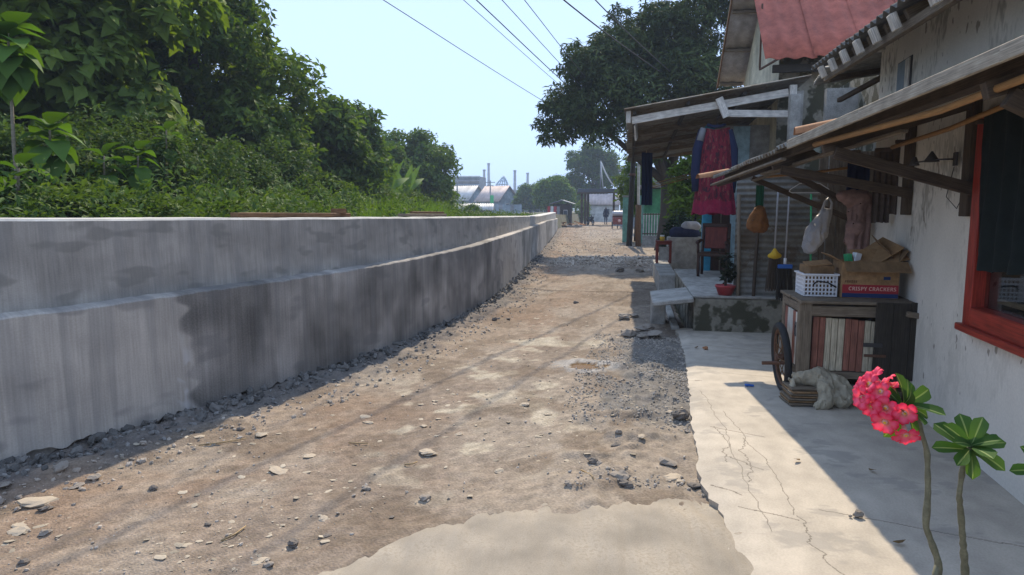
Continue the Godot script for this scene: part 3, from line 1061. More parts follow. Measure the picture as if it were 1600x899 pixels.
# ------------------------------------------------------------------ near house
func build_house():
	var h := thing("plastered_house", "stained off-white plastered house with red framed window and dark eaves", "house", Vector3(1.85, 0, 0), -0.0625)
	# local: x outwards is negative, z along the wall; window opening z -4.72..-3.3, y .9..2.1
	var s := sn()
	var zA := 3.0
	var zB := -7.05
	var w0 := -4.66
	var w1 := -3.35
	var y0 := 0.9
	var y1 := 2.1
	for r in [[zB, w0, -0.1, 3.5], [w1, zA, -0.1, 3.5], [w0, w1, -0.1, y0], [w0, w1, y1, 3.5]]:
		var t0: float = r[3] if r[3] < 3.0 else 2.84 - 0.05 * r[0]
		var t1: float = r[3] if r[3] < 3.0 else 2.84 - 0.05 * r[1]
		var q := [Vector3(0, r[2], r[0]), Vector3(0, r[2], r[1]), Vector3(0, t1, r[1]), Vector3(0, t0, r[0])]
		quv(s, q, q.map(func(p): return Vector2(-p.z / 6.0, 1.0 - p.y / 4.0)), Vector3.LEFT)
	# reveals
	for q in [[Vector3(0, y0, w0), Vector3(0, y0, w1), Vector3(0.16, y0, w1), Vector3(0.16, y0, w0), Vector3.UP], [Vector3(0, y1, w0), Vector3(0, y1, w1), Vector3(0.16, y1, w1), Vector3(0.16, y1, w0), Vector3.DOWN], [Vector3(0, y0, w0), Vector3(0, y1, w0), Vector3(0.16, y1, w0), Vector3(0.16, y0, w0), Vector3.BACK], [Vector3(0, y0, w1), Vector3(0, y1, w1), Vector3(0.16, y1, w1), Vector3(0.16, y0, w1), Vector3.FORWARD]]:
		quv(s, q.slice(0, 4), [Vector2(0.1, 0.1), Vector2(0.2, 0.1), Vector2(0.2, 0.2), Vector2(0.1, 0.2)], q[4])
	# far end and back
	var q4 := [Vector3(0, -0.1, zB), Vector3(4, -0.1, zB), Vector3(4, 5.1, zB), Vector3(0, 3.19, zB)]
	quv(s, q4, q4.map(func(p): return Vector2(p.x / 6.0, 1.0 - p.y / 4.0)), Vector3.FORWARD)
	q4 = [Vector3(4, -0.1, zB), Vector3(4, -0.1, zA), Vector3(4, 4.6, zA), Vector3(4, 5.1, zB)]
	quv(s, q4, q4.map(func(p): return Vector2(p.z / 6.0, 1.0 - p.y / 4.0)), Vector3.RIGHT)
	q4 = [Vector3(0, -0.1, zA), Vector3(4, -0.1, zA), Vector3(4, 4.6, zA), Vector3(0, 2.69, zA)]
	quv(s, q4, q4.map(func(p): return Vector2(p.x / 6.0, 1.0 - p.y / 4.0)), Vector3.BACK)
	part("outer_wall", s, M.plaster, h)
	# inner skin and room floor so that the room is closed and dark
	s = sn()
	for r in [[zB + 0.1, w0 - 0.005, 0.0, 2.75], [w1 + 0.005, zA - 0.1, 0.0, 2.6], [w0 - 0.005, w1 + 0.005, 0.0, y0 - 0.005], [w0 - 0.005, w1 + 0.005, y1 + 0.005, 2.75]]:
		quad(s, Vector3(0.15, r[2], r[0]), Vector3(0.15, r[2], r[1]), Vector3(0.15, r[3], r[1]), Vector3(0.15, r[3], r[0]), Vector3.RIGHT)
	quad(s, Vector3(0.05, 0.05, zB + 0.02), Vector3(3.95, 0.05, zB + 0.02), Vector3(3.95, 0.05, zA - 0.02), Vector3(0.05, 0.05, zA - 0.02), Vector3.UP)
	part("inner_wall", s, M.concrete, h)
	# window
	var fr := Node3D.new()
	fr.name = "window"
	h.add_child(fr)
	part("jamb", box_at(Vector3(-0.005, 1.5, w0 + 0.055), Vector3(0.10, 1.36, 0.11), 0.006), M.window_red, fr)
	part("jamb", box_at(Vector3(-0.005, 1.5, w1 - 0.055), Vector3(0.10, 1.36, 0.11), 0.006), M.window_red, fr)
	part("head_rail", box_at(Vector3(-0.002, y1 + 0.01, (w0 + w1) * 0.5), Vector3(0.10, 0.11, w1 - w0 - 0.222), 0.006), M.window_red, fr)
	part("bottom_rail", box_at(Vector3(-0.002, y0 + 0.035, (w0 + w1) * 0.5), Vector3(0.11, 0.12, w1 - w0 - 0.222), 0.006), M.window_red, fr)
	part("sill", box_at(Vector3(-0.02, y0 - 0.045, (w0 + w1) * 0.5), Vector3(0.13, 0.045, w1 - w0 + 0.06), 0.006), M.window_red, fr)
	part("pane", box_at(Vector3(0.02, 1.52, (w0 + w1) * 0.5), Vector3(0.005, 1.08, w1 - w0 - 0.222), 0.0), M.glass, fr)
	part("curtain_wire", tube_of([Vector3(0.10, 1.32, w0 + 0.1), Vector3(0.10, 1.315, w1 - 0.1)], 0.004, 6), M.iron, fr)
	part("ledge_board", box_at(Vector3(0.13, 1.04, (w0 + w1) * 0.5), Vector3(0.10, 0.03, w1 - w0 - 0.25), 0.004), M.wood_pale, fr)
	part("lower_curtain", cloth(Vector3(0.105, 1.31, w0 + 0.12), Vector3(0.105, 1.31, w1 - 0.12), 0.26, 9.0, 0.012), M.cloth_dark, fr)
	part("added_dark_cloth", cloth(Vector3(0.20, 2.2, w0 - 0.1), Vector3(0.20, 2.2, w1 + 0.1), 1.5, 12.0, 0.02, 60, 6), M.cloth_dark, fr)  # added dark cloth, hides the bright room so the pane reads dark
	# small vent high in the wall
	var vn := Node3D.new()
	vn.name = "vent"
	h.add_child(vn)
	part("vent_panel", box_at(Vector3(-0.001, 2.71, -6.32), Vector3(0.012, 0.27, 0.36), 0.0), M.iron, vn)
	part("shutter", box_at(Vector3(-0.012, 2.71, -6.22), Vector3(0.012, 0.25, 0.10), 0.003), M.white_wood, vn)
	part("vent_pane", box_at(Vector3(-0.011, 2.71, -6.38), Vector3(0.01, 0.25, 0.19), 0.002), M.far_blue, vn)
	# roof: dark sheets sloping down to an eave
	for k in 6:
		var za := 1.6 - k * 1.53
		var zb := za - 1.56
		var st := sn(true)
		var ya := 2.65 - 0.05 * za
		var yb := 2.65 - 0.05 * zb
		var lift := 0.012 * (k % 2)
		corrugated(st, Vector3(-0.52, ya + lift, za), Vector3(-0.52, yb + lift, zb), Vector3(3.9, yb + 2.16, zb), Vector3(3.9, ya + 2.16, za), 10, 0.018)
		part("roof_sheet", st, M.dark_sheet, h)
	for z in [-7.15, -6.7, -6.25, -5.8, -5.35, -4.9, -4.2, -3.2, -2.2, -1.0]:
		var y: float = 2.60 - 0.05 * z
		var rt := part("rafter", bar_of(Vector3(-0.42, y, z), Vector3(0.6, y + 0.50, z), 0.05, 0.08), M.wood_grey, h)
		part("rafter_tail", box_at(Vector3(-0.49, y - 0.035, z), Vector3(0.045, 0.11, 0.08), 0.004, Vector3(0, 0, 0.4)), M.white_wood, rt)
	for e in [[-0.40, 0.035, 0.06], [-0.27, 0.035, 0.045]]:
		var y: float = 2.60 + 0.49 * (e[0] + 0.42) - 0.07
		part("purlin", bar_of(Vector3(e[0], y - 0.05 * 1.5, 1.5), Vector3(e[0], y + 0.05 * 7.45, -7.45), e[1], e[2]), M.wood_grey, h)
	part("corner_bracket", box_at(Vector3(-0.09, 3.08, -6.98), Vector3(0.20, 0.05, 0.10), 0.01), M.concrete, h)

# ------------------------------------------------------------------ lean-to roof over the patio
func eave(z: float) -> Vector3:
	return Vector3(1.35 + 0.0726 * (z + 2.3), 2.18 + 0.036 * (z + 2.3) + 0.006 * nz.get_noise_2d(z * 1.4, 3.0), z)
func house_x(z: float) -> float:
	return 1.85 - 0.0625 * z
func build_lean_to():
	var r := thing("lean_to_roof", "low lean-to roof of patched corrugated sheets on wooden brackets over the patio", "roof", Vector3(1.35, 0, -2.3))
	var o := Vector3(1.35, 0, -2.3)
	var z := 1.2
	var k := 0
	while z > -8.3:
		var z1 := maxf(z - 0.86, -8.45)
		var a := eave(z) - o
		var b := eave(z1) - o
		var bx0 := house_x(z) + (0.0 if z > -7.0 else 0.25) - 0.02
		var bx1 := house_x(z1) + (0.0 if z1 > -7.0 else 0.25) - 0.02
		var c := Vector3(bx1, eave(z1).y + 0.34 * (bx1 - eave(z1).x), z1) - o
		var d := Vector3(bx0, eave(z).y + 0.34 * (bx0 - eave(z).x), z) - o
		var j := rng.randf_range(-0.05, 0.06) if z < -5.0 else 0.012
		a.x += j
		b.x += j
		var lift := Vector3(0, 0.016 * (k % 2), 0)
		var st := sn(true)
		corrugated(st, a + lift, b + lift + Vector3(0, 0, -0.06), c + lift + Vector3(0, 0, -0.06), d + lift, 10, 0.016, 0.007)
		part("roof_sheet", st, [M.asbestos, M.zinc, M.asbestos_dark][k % 3] if z < -3.5 else M.asbestos, r)
		z = z1
		k += 1
	# fascia board along the near half, split bamboo under it
	part("fascia_board", bar_of(eave(0.8) - o + Vector3(-0.006, -0.008, 0), eave(-5.3) - o + Vector3(-0.006, -0.008, 0), 0.02, 0.062), M.wood_lit, r)
	part("bamboo_edge", tube_of([eave(-1.6) - o + Vector3(0.09, -0.07, 0), eave(-2.6) - o + Vector3(0.09, -0.085, 0), eave(-3.4) - o + Vector3(0.10, -0.10, 0), eave(-3.9) - o + Vector3(0.08, -0.085, 0), eave(-4.9) - o + Vector3(0.05, -0.06, 0)], 0.017, 8), M.bamboo, r)
	# purlins along the roof
	for e in [[0.16, 0.05, 0.07], [0.48, 0.05, 0.07]]:
		var p0 := eave(0.8) - o + Vector3(e[0], 0.34 * e[0] - 0.055, 0)
		var p1 := eave(-8.2) - o + Vector3(e[0], 0.34 * e[0] - 0.055, 0)
		part("purlin", bar_of(p0, p1, e[1], e[2]), M.wood_dark, r)
	# loose laths under the sheets
	for q in [[-5.6, 0.05, -8.3, 0.02], [-5.0, 0.25, -7.6, 0.32], [-4.2, 0.3, -6.8, 0.2]]:
		part("lath", bar_of(eave(q[0]) - o + Vector3(q[1], -0.075, 0), eave(q[2]) - o + Vector3(q[3], -0.09, 0), 0.045, 0.02), M.wood_grey, r)
	# brackets: wall post + rafter + strut
	for zb in [-4.78, -5.95, -3.0, -1.6]:
		var wx := house_x(zb) - o.x - 0.03
		var e := eave(zb) - o
		part("wall_post", box_at(Vector3(wx, 1.92, zb - o.z), Vector3(0.05, 0.74, 0.10)), M.wood_dark, r)
		part("rafter", bar_of(Vector3(e.x + 0.06, e.y - 0.10, zb - o.z), Vector3(wx + 0.04, e.y - 0.10 + 0.30 * (wx - e.x), zb - o.z), 0.05, 0.07), M.wood_dark, r)
		part("strut", bar_of(Vector3(e.x + 0.12, e.y - 0.13, zb - o.z + 0.055), Vector3(wx, 1.72, zb - o.z + 0.055), 0.045, 0.075), M.wood_dark, r)
	for zb in [-7.1, -8.25]:
		var e := eave(zb) - o
		var wx := house_x(zb) - o.x + 0.15
		part("rafter", bar_of(Vector3(e.x + 0.06, e.y - 0.09, zb - o.z), Vector3(wx, e.y - 0.09 + 0.30 * (wx - e.x), zb - o.z), 0.05, 0.06), M.wood_dark, r)
		part("strut", bar_of(Vector3(e.x + 0.45, e.y - 0.02, zb - o.z + 0.05), Vector3(wx, 1.45, zb - o.z + 0.05), 0.04, 0.06), M.wood_dark, r)
	# curved terracotta ridge tiles pushed along the eave
	for q in [[-8.38, 0.0, 0.34, -0.35], [-5.15, 0.13, 0.26, 0.1]]:
		var st := sn(true)
		var n := 10
		var c := eave(q[0]) - o + Vector3(q[1] - 0.09, -0.02 + (0.02 if q[1] == 0.0 else 0.07), 0)
		for i in n:
			var a0 := PI * i / n
			var a1 := PI * (i + 1) / n
			for m in 2:
				var rr := 0.075 - 0.012 * m
				var dirv := Vector3(cos(q[3]), 0.12, sin(q[3])).normalized()
				var sd := dirv.cross(Vector3.UP).normalized()
				var p := [c + sd * cos(a0) * rr * 0.75 + Vector3.UP * sin(a0) * rr * 0.7 - dirv * 0.05, c + sd * cos(a1) * rr * 0.75 + Vector3.UP * sin(a1) * rr * 0.7 - dirv * 0.05, c + sd * cos(a1) * rr + Vector3.UP * sin(a1) * rr + dirv * q[2], c + sd * cos(a0) * rr + Vector3.UP * sin(a0) * rr + dirv * q[2]]
				quad(st, p[0], p[1], p[2], p[3], Vector3.UP if m == 0 else Vector3.DOWN)
		part("ridge_tile", st, M.terracotta, r)

# ------------------------------------------------------------------ recessed middle house with the corrugated screen
func build_middle_house():
	var h := thing("recessed_shack", "dim recessed shack wall between the plastered house and the canopy", "house", Vector3(2.3, 0, -8.0))
	part("side_wall", box_at(Vector3(0.80, 1.65, -1.4), Vector3(0.12, 3.5, 4.4), 0.0), M.mossy, h)  # mildewed plaster, its dark tone also standing in for deep shade under the awning
	part("back_wall", box_at(Vector3(0.58, 1.6, -2.2), Vector3(0.5, 3.3, 0.12), 0.0), M.concrete, h)
	for k in 6:
		part("plank", box_at(Vector3(0.05 + k * 0.115, 1.15, -1.02 + rng.randf_range(-0.01, 0.01)), Vector3(0.108, 2.3, 0.025)), M.wood_grey, h)
	for e in [[0.16, 0.12, 1.9], [0.42, 0.5, 2.1], [0.66, 0.85, 2.3]]:
		part("post", box_at(Vector3(e[0], 1.1, e[1] - 0.3), Vector3(0.08, 2.3, 0.08)), M.wood_grey, h)
	part("gable_post", box_at(Vector3(-0.05, 2.2, -2.3), Vector3(0.14, 2.0, 0.14)), M.concrete, h)
	# awning with a serrated lit edge
	for k in 2:
		var st := sn(true)
		var za := 0.95 - k * 1.0
		corrugated(st, Vector3(-0.24, 3.12 + 0.01 * k, za), Vector3(-0.10, 3.13 + 0.01 * k, za - 1.08), Vector3(0.9, 3.28, za - 1.08), Vector3(0.9, 3.28, za), 10, 0.02, 0.006)
		part("awning_sheet", st, M.zinc, h)
	part("awning_rafter", bar_of(Vector3(-0.1, 3.07, -0.4), Vector3(0.8, 3.2, -0.4), 0.05, 0.06), M.wood_dark, h)
	part("awning_rafter", bar_of(Vector3(0.15, 2.9, -0.9), Vector3(0.6, 3.16, 0.85), 0.05, 0.05), M.wood_dark, h)
	var c := thing("corrugated_screen", "grey weathered corrugated iron screen held by wooden poles at the patio's end", "screen", Vector3(1.85, 0, -9.0))
	for k in 3:
		var st := sn(true)
		var a := Vector3(-0.53, 0.06 + k * 0.66, 0.0)
		corrugated_v(st, Vector3(-0.53, 0.06 + k * 0.66, -0.012 * k), Vector3(0.48, 0.74 + k * 0.66, -0.012 * k))
		part("iron_sheet", st, M.asbestos_dark if k == 1 else M.zinc, c)
	part("pole", tube_of([Vector3(-0.47, 0.03, 0.06), Vector3(-0.48, 0.9, 0.05), Vector3(-0.51, 1.78, 0.05)], 0.024, 8), M.wood_grey, c)
	part("pole", tube_of([Vector3(-0.30, 0.03, 0.10), Vector3(-0.28, 0.9, 0.06), Vector3(-0.24, 1.95, 0.05)], 0.022, 8), M.wood_dark, c)
	part("bottom_board", box_at(Vector3(0.0, 0.09, 0.04), Vector3(0.95, 0.12, 0.03)), M.wood_dark, c)
func corrugated_v(s: SurfaceTool, a: Vector3, b: Vector3):
	# upright sheet with level ridges
	var waves := 9
	var n := waves * 6
	for i in n:
		for m in 8:
			var q := []
			var uv := []
			for e in [[i, m], [i, m + 1], [i + 1, m + 1], [i + 1, m]]:
				var v := float(e[0]) / n
				var u := float(e[1]) / 8
				var p := Vector3(lerpf(a.x, b.x, u), lerpf(a.y, b.y, v), a.z + 0.011 * sin(v * waves * TAU) + 0.01 * nz.get_noise_2d(u * 2.0 + a.y, v * 2.0))
				q.append(p)
				uv.append(Vector2(p.y, p.x))
			quv(s, q, uv, Vector3.BACK)

# ------------------------------------------------------------------ house with the red roof
func build_red_roof_house():
	var h := thing("red_roofed_house", "house with a steep red metal roof and cream gable behind the canopy", "house", Vector3(3.6, 0, -13.6))
	var xg := -1.25
	# walls
	var s := sn()
	for q in [[Vector3(xg, 0, 1.6), Vector3(xg, 0, -2.0), Vector3(xg, 4.3, -2.0), Vector3(xg, 4.3, 1.6)]]:
		quad(s, q[0], q[1], q[2], q[3], Vector3.LEFT)
	tri(s, Vector3(xg, 4.3, 1.6), Vector3(xg, 4.3, -2.0), Vector3(xg, 5.75, 0.05), Vector3.LEFT)
	var sf := sn()
	quad(sf, Vector3(xg, 0, 1.6), Vector3(3, 0, 1.6), Vector3(3, 4.25, 1.6), Vector3(xg, 4.25, 1.6), Vector3.BACK)
	part("front_wall", sf, M.mossy, h)
	quad(s, Vector3(xg, 0, -2), Vector3(3, 0, -2), Vector3(3, 4.3, -2), Vector3(xg, 4.3, -2), Vector3.FORWARD)
	quad(s, Vector3(3, 0, -2), Vector3(3, 0, 1.6), Vector3(3, 4.25, 1.6), Vector3(3, 4.25, -2), Vector3.RIGHT)
	part("wall", s, M.cream_wall, h)
	# red slope towards the road's near end
	for k in 6:
		var x0 := -1.55 + k * 0.74
		var st := sn(true)
		corrugated(st, Vector3(x0, 3.96 + 0.014 * (k % 2), 2.05), Vector3(x0 + 0.78, 3.96 + 0.014 * (k % 2), 2.05), Vector3(x0 + 0.78, 5.95, 0.05), Vector3(x0, 5.95, 0.05), 3, 0.02, 0.005, 4)
		part("roof_sheet", st, M.red_roof, h)
	# far slope, seen from below at the verge
	for k in 3:
		var st := sn(true)
		var f0 := k / 3.0
		var f1 := (k + 1) / 3.0
		corrugated(st, Vector3(-1.75, lerpf(5.95, 4.3, f0), lerpf(0.05, -2.3, f0)), Vector3(3.0, lerpf(5.95, 4.3, f0), lerpf(0.05, -2.3, f0)), Vector3(3.0, lerpf(5.95, 4.3, f1), lerpf(0.05, -2.3, f1)), Vector3(-1.75, lerpf(5.95, 4.3, f1), lerpf(0.05, -2.3, f1)), 20, 0.012, 0.006, 2)
		part("far_roof_sheet", st, M.pink_sheet, h)
		part("batten", bar_of(Vector3(-1.72, lerpf(5.9, 4.25, f1 - 0.04), lerpf(0.05, -2.3, f1 - 0.04)), Vector3(xg, lerpf(5.9, 4.25, f1 - 0.04), lerpf(0.05, -2.3, f1 - 0.04)), 0.06, 0.05), M.wood_grey, h)
	part("barge_board", bar_of(Vector3(-1.77, 5.95, 0.0), Vector3(-1.77, 4.28, -2.33), 0.03, 0.10), M.wood_brown, h)
	part("eave_beam", box_at(Vector3(0.7, 3.84, 1.85), Vector3(4.2, 0.12, 0.06)), M.wood_black, h)
	part("rust_bracket", bar_of(Vector3(-1.45, 5.1, 1.0), Vector3(-1.45, 4.0, 1.0), 0.03, 0.03), M.rust_iron, h)
	part("rust_bracket", bar_of(Vector3(-1.45, 4.0, 1.0), Vector3(-1.3, 4.0, 1.9), 0.03, 0.03), M.rust_iron, h)
	# front porch walls under the canopy
	part("porch_wall", box_at(Vector3(-1.3, 1.75, 1.0), Vector3(1.9, 2.6, 0.12), 0.0), M.concrete, h)
	part("blue_pilaster", box_at(Vector3(-2.26, 1.75, 1.05), Vector3(0.16, 2.6, 0.16), 0.006), M.blue_paint, h)
	part("pale_wall_panel", box_at(Vector3(-1.72, 1.75, 1.075), Vector3(0.28, 2.56, 0.03), 0.004), M.pale_blue, h)
	var d := part("door", box_at(Vector3(-2.02, 1.45, 1.07), Vector3(0.30, 1.98, 0.04), 0.006), M.chair_wood, h)
	part("door_strip", box_at(Vector3(-2.02, 1.45, 1.1), Vector3(0.018, 1.9, 0.02), 0.003), M.wood_grey, d)

# ------------------------------------------------------------------ canopy with white painted timbers
func build_canopy():
	var o := Vector3(0, 0, -10.6)
	var c := thing("timber_canopy", "canopy of worn corrugated sheets on white painted timbers beside the road", "canopy", o)
	part("front_rafter", bar_of(Vector3(-0.02, 2.93, 0.0), Vector3(2.22, 3.28, 0.0), 0.05, 0.11), M.white_wood, c)
	part("tie_beam", bar_of(Vector3(1.30, 3.0, 0.03), Vector3(2.24, 2.97, 0.03), 0.05, 0.10), M.white_wood, c)
	part("brace", bar_of(Vector3(1.24, 3.22, 0.07), Vector3(1.36, 2.94, 0.07), 0.04, 0.11), M.white_wood, c)
	part("king_post", box_at(Vector3(2.28, 3.1, 0.02), Vector3(0.10, 0.56, 0.08)), M.white_wood, c)
	part("fascia_block", box_at(Vector3(-0.07, 2.99, 0.02), Vector3(0.07, 0.20, 0.08)), M.white_wood, c)
	part("wall_post", box_at(Vector3(2.36, 1.65, -0.05), Vector3(0.14, 3.3, 0.14)), M.concrete, c)
	for k in 8:
		var z0 := 0.15 - k * 0.98
		var dy := -0.03 * k
		var st := sn(true)
		corrugated(st, Vector3(-0.12 + rng.randf_range(-0.04, 0.05), 3.08 + dy, z0), Vector3(-0.12, 3.05 + dy, z0 - 1.02), Vector3(2.5, 3.46 + dy, z0 - 1.02), Vector3(2.5, 3.49 + dy, z0), 10, 0.018, 0.006)
		part("roof_sheet", st, M.asbestos_dark if k % 3 != 1 else M.zinc, c)
	for k in 4:
		var z := -1.9 * (k + 1)
		part("rafter", bar_of(Vector3(0.0, 2.93 - 0.02 * k, z), Vector3(2.35, 3.28 - 0.05 * k, z), 0.05, 0.09), M.wood_grey, c)
	for x in [0.02, 0.8, 1.6]:
		part("purlin", bar_of(Vector3(x, 3.025 + x * 0.156, 0.1), Vector3(x, 3.025 + x * 0.156 - 0.24, -7.6), 0.05, 0.05), M.wood_black, c)
	part("hanging_board", bar_of(Vector3(0.04, 2.92, -0.4), Vector3(0.06, 2.70, -0.5), 0.03, 0.14), M.white_wood, c)
	for zz in [-3.6, -7.5]:
		part("back_post", box_at(Vector3(2.3, 1.9, zz), Vector3(0.1, 2.6, 0.1)), M.wood_dark, c)
	# narrow bamboo awning further along
	var a := thing("bamboo_awning", "narrow yellowed bamboo awning sticking out under the canopy", "awning", Vector3(0.8, 0, -15.0))
	for k in 3:
		part("bamboo_slat", bar_of(Vector3(-0.48, 2.02 + 0.045 * k, -0.1 * k), Vector3(0.95, 2.40 + 0.045 * k, -0.1 * k - 0.2), 0.12, 0.02), M.bamboo if k != 1 else M.wood_pale, a)
	part("support", bar_of(Vector3(0.75, 2.3, -0.1), Vector3(0.78, 0.4, -0.1), 0.05, 0.05), M.wood_dark, a)

# ------------------------------------------------------------------ buildings and walls far off
func gable_house(called: String, label: String, at: Vector3, turn: float, w: float, d: float, wall_h: float, roof_h: float, wm: Material, rm: Material, group := "") -> Node3D:
	var h := thing(called, label, "building", at, turn, group)
	var s := sn()
	var a := w * 0.5
	var b := d * 0.5
	quad(s, Vector3(-a, -0.5, b), Vector3(a, -0.5, b), Vector3(a, wall_h, b), Vector3(-a, wall_h, b), Vector3.BACK)
	quad(s, Vector3(-a, -0.5, -b), Vector3(a, -0.5, -b), Vector3(a, wall_h, -b), Vector3(-a, wall_h, -b), Vector3.FORWARD)
	for sx in [-1.0, 1.0]:
		quad(s, Vector3(a * sx, -0.5, -b), Vector3(a * sx, -0.5, b), Vector3(a * sx, wall_h, b), Vector3(a * sx, wall_h, -b), Vector3(sx, 0, 0))
		tri(s, Vector3(a * sx, wall_h, -b), Vector3(a * sx, wall_h, b), Vector3(a * sx, wall_h + roof_h, 0), Vector3(sx, 0, 0))
	part("wall", s, wm, h)
	for sz in [-1.0, 1.0]:
		var st := sn(true)
		corrugated(st, Vector3(-a - 0.35, wall_h - 0.18, sz * (b + 0.35)), Vector3(a + 0.35, wall_h - 0.18, sz * (b + 0.35)), Vector3(a + 0.35, wall_h + roof_h + 0.06, 0), Vector3(-a - 0.35, wall_h + roof_h + 0.06, 0), 12, 0.03, 0.05, 1)
		part("roof_slope", st, rm, h)
	return h
func win(h: Node3D, at: Vector3, w: float, hh: float, face := 0.0):
	var f := part("window", box_at(Vector3.ZERO, Vector3(w, hh, 0.1), 0.01), M.far_white, h, Transform3D(Basis.from_euler(Vector3(0, face, 0)), at))
	part("pane", box_at(Vector3(0, 0, 0.04), Vector3(w * 0.82, hh * 0.82, 0.06), 0.0), M.far_dark, f)

func build_far_left():
	var h: Node3D
	# louvred grey works building
	var p := pz(729, 318, -170)
	h = thing("louvred_building", "tall grey industrial building with horizontal louvres behind pale roofed houses", "building", Vector3(p.x, 0.5, -170))
	part("wall", box_at(Vector3(0, 4.5, -4), Vector3(6.9, 9.6, 7.8), 0.02), M.far_grey, h)
	for k in 7:
		part("louvre", box_at(Vector3(0, 9.1 - k * 1.05, 0.15), Vector3(7.0, 0.55, 0.5), 0.02, Vector3(0.5, 0, 0)), M.far_blue if k % 2 == 0 else M.far_grey, h)
	p = pz(727, 322, -112)
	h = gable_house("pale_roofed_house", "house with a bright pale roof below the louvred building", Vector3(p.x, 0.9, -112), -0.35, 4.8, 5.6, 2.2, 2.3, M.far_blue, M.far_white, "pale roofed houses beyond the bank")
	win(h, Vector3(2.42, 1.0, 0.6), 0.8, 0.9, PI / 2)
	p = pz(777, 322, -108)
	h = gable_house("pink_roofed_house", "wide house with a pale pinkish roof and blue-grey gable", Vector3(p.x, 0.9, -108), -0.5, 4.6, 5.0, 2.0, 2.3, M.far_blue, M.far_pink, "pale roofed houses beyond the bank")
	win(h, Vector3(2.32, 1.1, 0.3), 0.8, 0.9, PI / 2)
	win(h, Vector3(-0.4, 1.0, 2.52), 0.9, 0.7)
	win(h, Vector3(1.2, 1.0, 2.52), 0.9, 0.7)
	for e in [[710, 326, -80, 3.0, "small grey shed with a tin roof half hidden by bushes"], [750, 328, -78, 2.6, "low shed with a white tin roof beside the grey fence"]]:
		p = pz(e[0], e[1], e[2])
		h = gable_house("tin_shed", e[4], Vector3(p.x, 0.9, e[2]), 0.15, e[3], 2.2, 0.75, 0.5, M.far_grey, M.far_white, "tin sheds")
		win(h, Vector3(0.3, 0.3, 1.12), 0.4, 0.4)
	# grey fence of sheets
	var f := thing("sheet_fence", "long blue-grey metal sheet fence below the pink roofed house", "fence", Vector3(pz(788, 325, -90).x, 0.85, -90))
	for k in 9:
		part("fence_sheet", box_at(Vector3(-2.1 + k * 0.53, 0.55, rng.randf_range(-0.03, 0.03)), Vector3(0.51, 1.5 + rng.randf_range(-0.06, 0.06), 0.05), 0.01), M.far_blue if k % 3 else M.far_grey, f)
	for k in 5:
		part("fence_post", box_at(Vector3(-2.1 + k * 1.06, 0.5, -0.12), Vector3(0.09, 1.7, 0.09)), M.far_grey, f)
	# chimneys
	for e in [[756.5, 265, 300, "shorter grey factory chimney beside the tallest one"], [763.5, 255, 300, "tallest grey factory chimney above the pink roof"], [804.5, 266, 285, "grey factory chimney behind the pink roofed house's gable"], [824.5, 270, 310, "grey factory chimney above the far round trees"]]:
		p = pz(e[0], e[1], -e[2])
		var c := thing("factory_chimney", e[3], "chimney", Vector3(p.x, 0, -e[2]), 0.0, "factory chimneys on the skyline")
		var s := sn(true)
		lathe(s, [Vector2(0.75, 0), Vector2(0.56, p.y), Vector2(0.40, p.y), Vector2(0.40, p.y - 1.0)], Vector3.ZERO, 14)
		part("stack", s, M.far_grey, c)
		s = sn(true)
		lathe(s, [Vector2(0.60, p.y - 0.5), Vector2(0.72, p.y - 0.5), Vector2(0.72, p.y - 0.1), Vector2(0.58, p.y - 0.1)], Vector3.ZERO, 14)
		part("rim_band", s, M.far_grey, c)
		s = sn(true)
		lathe(s, [Vector2(0.62, p.y * 0.52), Vector2(1.5, p.y * 0.52), Vector2(1.5, p.y * 0.52 + 0.25), Vector2(0.62, p.y * 0.52 + 0.25)], Vector3.ZERO, 14)
		part("gallery_ring", s, M.far_grey, c)
	# lattice cone
	p = pz(783, 292, -200)
	var l := thing("lattice_cone", "blue steel lattice cone rising between the chimneys", "structure frame", Vector3(p.x, p.y - 2.0, -200))
	var apex := Vector3(0.9, 5.4, 0)
	for k in 14:
		var a := TAU * k / 14.0
		part("rib", tube_of([Vector3(cos(a) * 2.6 - 0.2, 0, sin(a) * 2.2), Vector3(cos(a) * 1.75 + 0.35, 2.9, sin(a) * 1.5), apex], 0.09, 5), M.far_steel, l)
	for e in [[0.6, 2.4, 2.0, 0.0], [1.6, 2.1, 1.8, 0.12], [2.7, 1.8, 1.55, 0.3], [3.7, 1.25, 1.05, 0.5], [4.6, 0.65, 0.55, 0.72]]:
		var pts := []
		for k in 17:
			var a := TAU * k / 16.0
			pts.append(Vector3(cos(a) * e[1] + e[3] - 0.1, e[0], sin(a) * e[2]))
		part("hoop", tube_of(pts, 0.08, 5), M.far_steel, l)
	# poles
	for e in [[766, 282, -100, "wooden utility pole with crossarms before the pink roof"], [714, 262, -95, "slim utility pole before the louvred building"]]:
		p = pz(e[0], e[1], e[2])
		var u := thing("utility_pole", e[3], "pole", Vector3(p.x, 0.8, e[2]), 0.0, "utility poles beyond the bank")
		part("mast", tube_of([Vector3.ZERO, Vector3(0, p.y - 0.8, 0)], [0.12, 0.09], 8), M.far_grey, u)
		part("crossarm", box_at(Vector3(0, p.y - 1.1, 0.1), Vector3(1.5, 0.1, 0.1)), M.far_grey, u)
		part("crossarm", box_at(Vector3(0, p.y - 1.6, 0.1), Vector3(1.0, 0.1, 0.1)), M.far_grey, u)
	p = pz(768.5, 316, -85)
	var b := thing("green_banner", "small green banner on a stick above the grey fence", "banner", Vector3(p.x, 1.0, -85))
	part("stick", tube_of([Vector3(-0.2, 0, 0), Vector3(-0.2, 2.6, 0)], 0.03, 6), M.far_grey, b)
